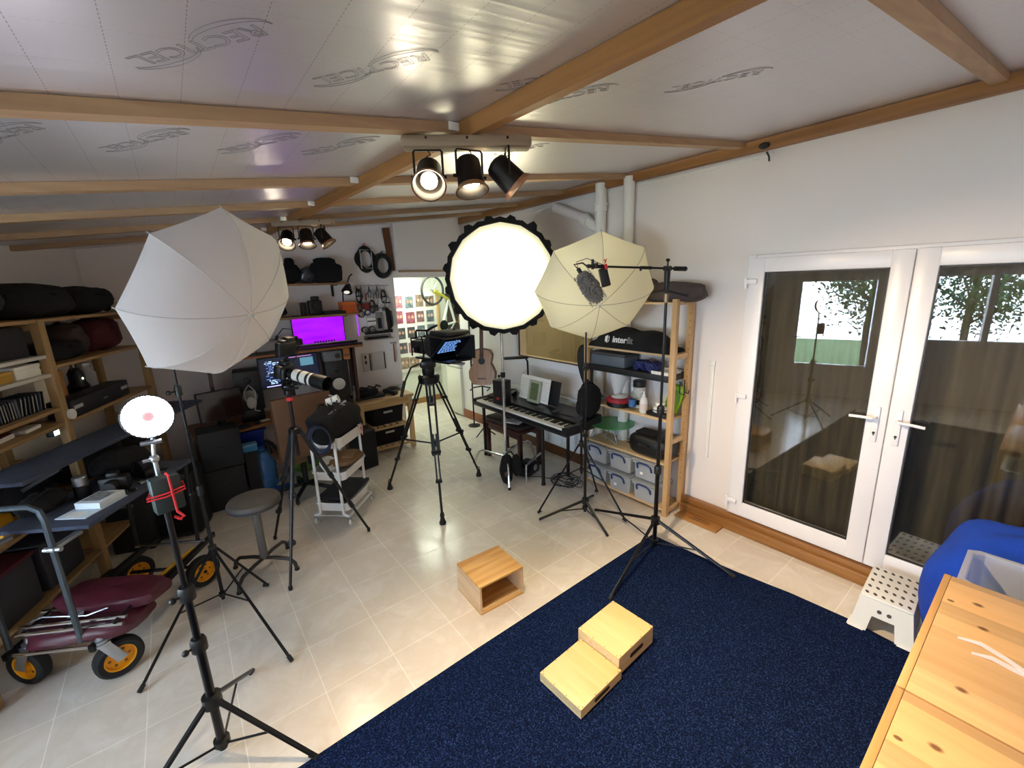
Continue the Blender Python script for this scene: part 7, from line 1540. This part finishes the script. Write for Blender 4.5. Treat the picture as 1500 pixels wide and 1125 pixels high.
# things on the deck
def on_k(name, label, cat, x, y, rz=0, group=None, z=.8865): return thing(name, label, cat, group=group, M=KM @ Matrix.Translation((x, y, z)) @ Matrix.Rotation(rz, 4, 'Z'))
def w2k(x, y): q = KM.inverted() @ V((x, y, 0)); return q.x, q.y
cx, cy = .02, .30
wbk = on_k('card_box', 'white card box standing in its open lid on the slate cart deck', 'box', .045, .32, math.radians(-6)); MB().b2((-.075, -.05, .006), (.075, .12, .045), .003).build('box', mat('pale blue card', '#d8e2ea', .6), wbk); MB().b2((-.06, -.02, .0452), (.05, .09, .0462)).build('grey_print', mat('print grey', '#8e98a2', .6, var=.5, vscale=40), wbk); MB().b2((-.095, -.15, 0), (.08, .125, .005), .001).build('lid', mat('pale blue lid', '#cfdde8', .6), wbk); MB().b2((-.06, -.13, .0052), (.03, -.07, .0062)).build('leaflet', paper, wbk)
sll = on_k('camera_lens', 'silver ended lens standing upright on the slate cart deck', 'lens', -.13, .46); MB().lathe([(.038, 0), (.04, .01), (.04, .08), (.036, .085)], (0, 0, 0), 22).build('barrel', black_pl, sll); MB().lathe([(.036, .085), (.036, .135), (.032, .14), (.03, .14)], (0, 0, 0), 22).build('silver_ring', steel, sll)
cam_ = on_k('still_camera', 'black camera with a blue tinted lens lying on the slate cart deck', 'camera', .0, .54, .3); MB().b2((-.075, -.035, 0), (.075, .04, .095), .014).b2((-.03, -.03, .09), (.03, .03, .125), .01).build('body', black_pl, cam_); MB().lathe([(.036, 0), (.04, .01), (.038, .07), (.033, .07)], (.0, -.035, .048), 22, (0, -1, 0)).build('lens', black_pl, cam_); MB().lathe([(.031, .066), (.0, .062)], (.0, -.035, .048), 20, (0, -1, 0), cap=False).build('front_glass', mat('blue coated glass', '#1c3c5c', .05, spec=1), cam_)
cam2_ = on_k('still_camera', 'black camera lying on its back further along the slate cart deck', 'camera', .04, .74, -.4); MB().b2((-.07, -.045, 0), (.07, .045, .06), .014).build('body', black_pl, cam2_); MB().lathe([(.035, 0), (.036, .06), (.03, .06)], (0, 0, .06), 20).build('lens', black_pl, cam2_)
bg_ = on_k('soft_bag', 'slumped black bag on the handle side of the slate cart deck', 'bag', -.22, .30); MB().ell((0, 0, .06), (.085, .14, .06), 18, 10, lump=.08, seed=81).build('body', black_fab, bg_); MB().tube([(.03, -.08, .1), (.06, 0, .14), (.03, .08, .1)], .007, 6).build('strap', black_fab, bg_)
bg_ = on_k('soft_bag', 'big slumped black bag filling the far half of the slate cart deck', 'bag', -.14, .80); MB().ell((0, 0, .09), (.15, .19, .09), 20, 12, lump=.07, seed=82).build('body', black_fab, bg_); MB().tube([(-.06, -.1, .15), (.02, -.16, .19), (.08, -.1, .14)], .008, 6).build('strap', black_fab, bg_)
rnd = random.Random(90)
for k, lb in enumerate(('small black adapter on the cart deck edge, first past the cameras', 'small silver adapter on the cart deck edge, second past the cameras', 'small dark adapter on the cart deck edge, third past the cameras', 'small grey adapter on the cart deck edge, last past the cameras')):
    t = on_k('adapter', lb, 'adapter', .12-.02*(k % 2), .50+.11*k, rnd.uniform(-.6, .6)); MB().b2((-.02, -.014, 0), (.02, .014, .016), .004).build('body', [black_pl, steel, black_mt, grey_fab][k], t); MB().b2((-.008, .014, .003), (.008, .024, .012)).build('plug', steel, t)
# ------------------------------------------------------------------ round stool
rs = thing('round_stool', 'round grey padded stool with bent tubular feet on the tiles', 'stool', (.245, 3.52, 0))
MB().lathe([(.10, .535), (.165, .54), (.178, .555), (.178, .585), (.168, .60), (.10, .606), (.0, .608)], (0, 0, 0), 36).build('seat', mat('grey vinyl', '#55524f', .6, var=.1, vscale=8), rs); MB().lathe([(.1795, .552), (.1795, .568)], (0, 0, 0), 36, cap=False).build('seat_band', mat('dark edge band', '#33363c', .5), rs)
stc = mat('brown grey enamel', '#3e3a37', .45, .3)
MB().cyl((0, 0, .10), (0, 0, .535), .028, n=18).cyl((0, 0, .52), (0, 0, .536), .08, n=20).build('column', mat('grey column', '#6c6a68', .4, .4), rs)
for dx, dy in ((-.185, .17), (.185, -.17), (-.20, -.19), (.19, .19)):
    v = V((dx, dy, 0)); l = MB().tube([V((0, 0, .10)), v*.35+V((0, 0, .105)), v*.8+V((0, 0, .095)), v*.96+V((0, 0, .06)), v+V((0, 0, .012))], .014, 8).build('leg', stc, rs); MB().cyl(v+V((0, 0, .018)), v, .0175, n=10).build('foot', rubber, l)
# ------------------------------------------------------------------ white trolley
TRM = Matrix.Translation((1.0, 3.985, 0)) @ Matrix.Rotation(math.radians(45), 4, 'Z')
wt = thing('trolley', 'white three tier metal trolley holding a black bag', 'trolley', M=TRM)
for z, h, lbx in ((.13, .085, 'tray'), (.43, .085, 'tray'), (.735, .10, 'tray')):
    _m = MB(); open_tub(_m, .43, .32, h, lip=.006, taper=.012, th=.006); _m.build('tray', white_mt, wt, smooth=30, T=Matrix.Translation((0, 0, z)))
for s in (-1, 1):
    f = MB()
    for y in (-.11, .11): f.tube([(s*.225, y, .80), (s*.225, y, .16), (s*.225, y*1.0, .12), (s*.225, y*1.2, .10), (s*.225, y*1.5, .095)], .0125, 8)
    f.build('side_frame', white_mt, wt)
MB().tube([(-.225, -.165, .095), (.225, -.165, .095), (.225, .165, .095), (-.225, .165, .095)], .0125, 8, True).build('base_frame', white_mt, wt)
for x in (-.22, .22):
    for y in (-.165, .165):
        c_ = MB().cyl((x, y, .095), (x, y, .06), .008, n=8).bar((x, y-.012, .065), (x+.012, y-.012, .03), .004, .02).bar((x, y+.012, .065), (x+.012, y+.012, .03), .004, .02).build('caster', steel, wt); MB().lathe([(.03, -.009), (.032, 0), (.03, .009)], (x+.012, y, .032), 18, (0, 1, 0)).build('caster_wheel', white_pl, c_)
def on_t(name, label, cat, x, y, z, rz=0): return thing(name, label, cat, M=TRM @ Matrix.Translation((x, y, z)) @ Matrix.Rotation(rz, 4, 'Z'))
tbg = on_t('tool_bag', 'black tool bag with metal clamps heaped on the white trolley', 'bag', .02, 0, .745)
MB().ell((0, 0, .16), (.30, .165, .16), 30, 16, lump=.085, power=.65, seed=91).build('body', black_fab, tbg)
MB().tube([(-.2, .05, .29), (-.05, .10, .34), (.12, .06, .30)], .012, 6).tube([(-.2, -.06, .28), (-.02, -.12, .30), (.15, -.08, .28)], .012, 6).build('handle', black_fab, tbg)
for k in range(4): MB().cyl((-.18+.02*k, -.06+.045*k, .285), (.17-.01*k, -.03+.03*k, .315), .012, n=8).build('clamp_bar', black_mt if k % 2 else steel, tbg)
for k, (x, y, z) in enumerate(((-.12, -.09, .30), (.0, -.1, .315), (.08, .0, .335), (-.05, .04, .335))): MB().tube([(x+.02*math.cos(t_), y+.006*math.sin(2*t_), z+.02*math.sin(t_)) for t_ in [2*PI*q/12 for q in range(12)]], .005, 6, True).build('metal_ring', chrome, tbg)
MB().box((.22, -.10, .12), (.06, .03, .14), .2, .01).build('side_pocket', grey_fab, tbg)
mug = on_t('roll_stack', 'two white spools lying on the black tool bag', 'spool', .10, .10, 1.06); MB().lathe([(.02, 0), (.045, 0), (.045, .05), (.02, .05), (.02, 0)], (0, 0, 0), 18, (.3, -.8, .3), cap=False).lathe([(.02, .06), (.045, .06), (.045, .11), (.02, .11), (.02, .06)], (0, 0, 0), 18, (.3, -.8, .3), cap=False).build('spool', white_pl, mug); MB().tube([(.02, -.05, .03), (.05, -.04, .06), (.04, 0, .07)], .006, 6).build('wire_end', steel, mug)
ccl = on_t('cable_coil', 'dark blue cable coil hanging on the end of the white trolley', 'cable coil', -.262, -.02, .85)
for k in range(6): MB().tube([(-.012*k*.5-.01, .105*(.82+.04*k)*math.cos(t_), .125*(.82+.04*k)*math.sin(t_)) for t_ in [2*PI*q/28 for q in range(28)]], .0085, 6, True).build('loop', mat('blue black cable %d' % k, '#1c2338' if k % 3 else '#4a5874', .4), ccl)
clm = on_t('spring_clamp', 'pale pink clamp gripping the rim of the white trolley top tray', 'clamp', .12, -.168, .80); MB().bar((0, 0, .05), (.02, -.01, -.04), .02, .012, .003).tube([(.0, 0, .05), (.03, -.02, .03), (.02, -.02, -.06)], .005, 6).build('jaw', mat('pale pink plastic', '#d8a8a0', .5), clm); MB().cyl((-.01, -.01, .03), (.03, -.01, .03), .008, n=8).build('spring', steel, clm)
wcn = on_t('cable_bundle', 'white cable bundle on the middle tier of the white trolley', 'cable bundle', -.09, .03, .44)
for k in range(5): MB().tube([(.10*math.cos(t_)*.9, .04*math.sin(t_)+.008*k, .06+.035*math.sin(t_)+.014*k) for t_ in [2*PI*q/20 for q in range(20)]], .011, 6, True).build('loop', white_pl, wcn)
brc = on_t('cloth', 'brown cloth folded over the middle tier of the white trolley', 'cloth', .09, .0, .505); MB().ell((0, 0, .02), (.17, .15, .03), 24, 10, lump=.05, power=.5, seed=95).ell((.02, -.06, .05), (.10, .06, .018), 16, 8, lump=.06, power=.6, seed=96).build('fold', mat('tan brown cloth', '#8a6844', .95, bump=.3, bscale=60), brc)
lpt = on_t('laptop', 'black flat laptop lying across the lowest tier of the white trolley', 'laptop', .02, .0, .226); MB().b2((-.21, -.155, 0), (.22, .155, .018), .005).build('base', black_pl, lpt); MB().b2((-.21, -.155, .019), (.22, .155, .028), .005).build('lid', grey_fab, lpt)
# ------------------------------------------------------------------ garden trees outside the side window
leafm = mat('garden leaf', '#2f4a1e', .8, var=.5, vscale=3); bark = mat('bark', '#3a2e24', .9)
for q_, (u, d, h, sd_) in enumerate(((4.3, 2.6, 2.6, 1), (5.9, 3.0, 2.9, 2))):
    c = LM @ V((u, -.12, d)); t = thing('garden_tree', ('leafy tree outside the side window, nearer the side door', 'leafy tree outside the side window, nearer the front wall')[q_], 'tree', c)
    rnd = random.Random(sd_); tm = MB(); tm.tube([(0, 0, 0), (.03, .02, h*.4), (0, -.03, h*.8)], .06, 8); lf_ = MB()
    for k in range(16):
        z = h*rnd.uniform(.3, .75); a_ = rnd.uniform(0, 6.28); L_ = rnd.uniform(.5, .9)
        e = V((L_*math.cos(a_), L_*math.sin(a_), z+rnd.uniform(.2, .6))); tm.tube([(0, 0, z), lerp((0, 0, z), e, .5)+V((0, 0, .05)), e], .02, 5)
        for _ in range(190):
            p = lerp((0, 0, z), e, rnd.uniform(.3, 1.1))+V((rnd.gauss(0, .22), rnd.gauss(0, .22), rnd.gauss(0, .22))); s_ = rnd.uniform(.03, .06)
            u1 = V((rnd.gauss(0, 1), rnd.gauss(0, 1), rnd.gauss(0, 1))).normalized(); u2 = u1.cross(V((rnd.gauss(0, 1), rnd.gauss(0, 1), rnd.gauss(0, 1)))).normalized()
            lf_.quad(p-u1*s_, p-u2*s_*.5, p+u1*s_, p+u2*s_*.5)
    tm.build('trunk', bark, t); lf_.build('foliage', leafm, t, smooth=0)
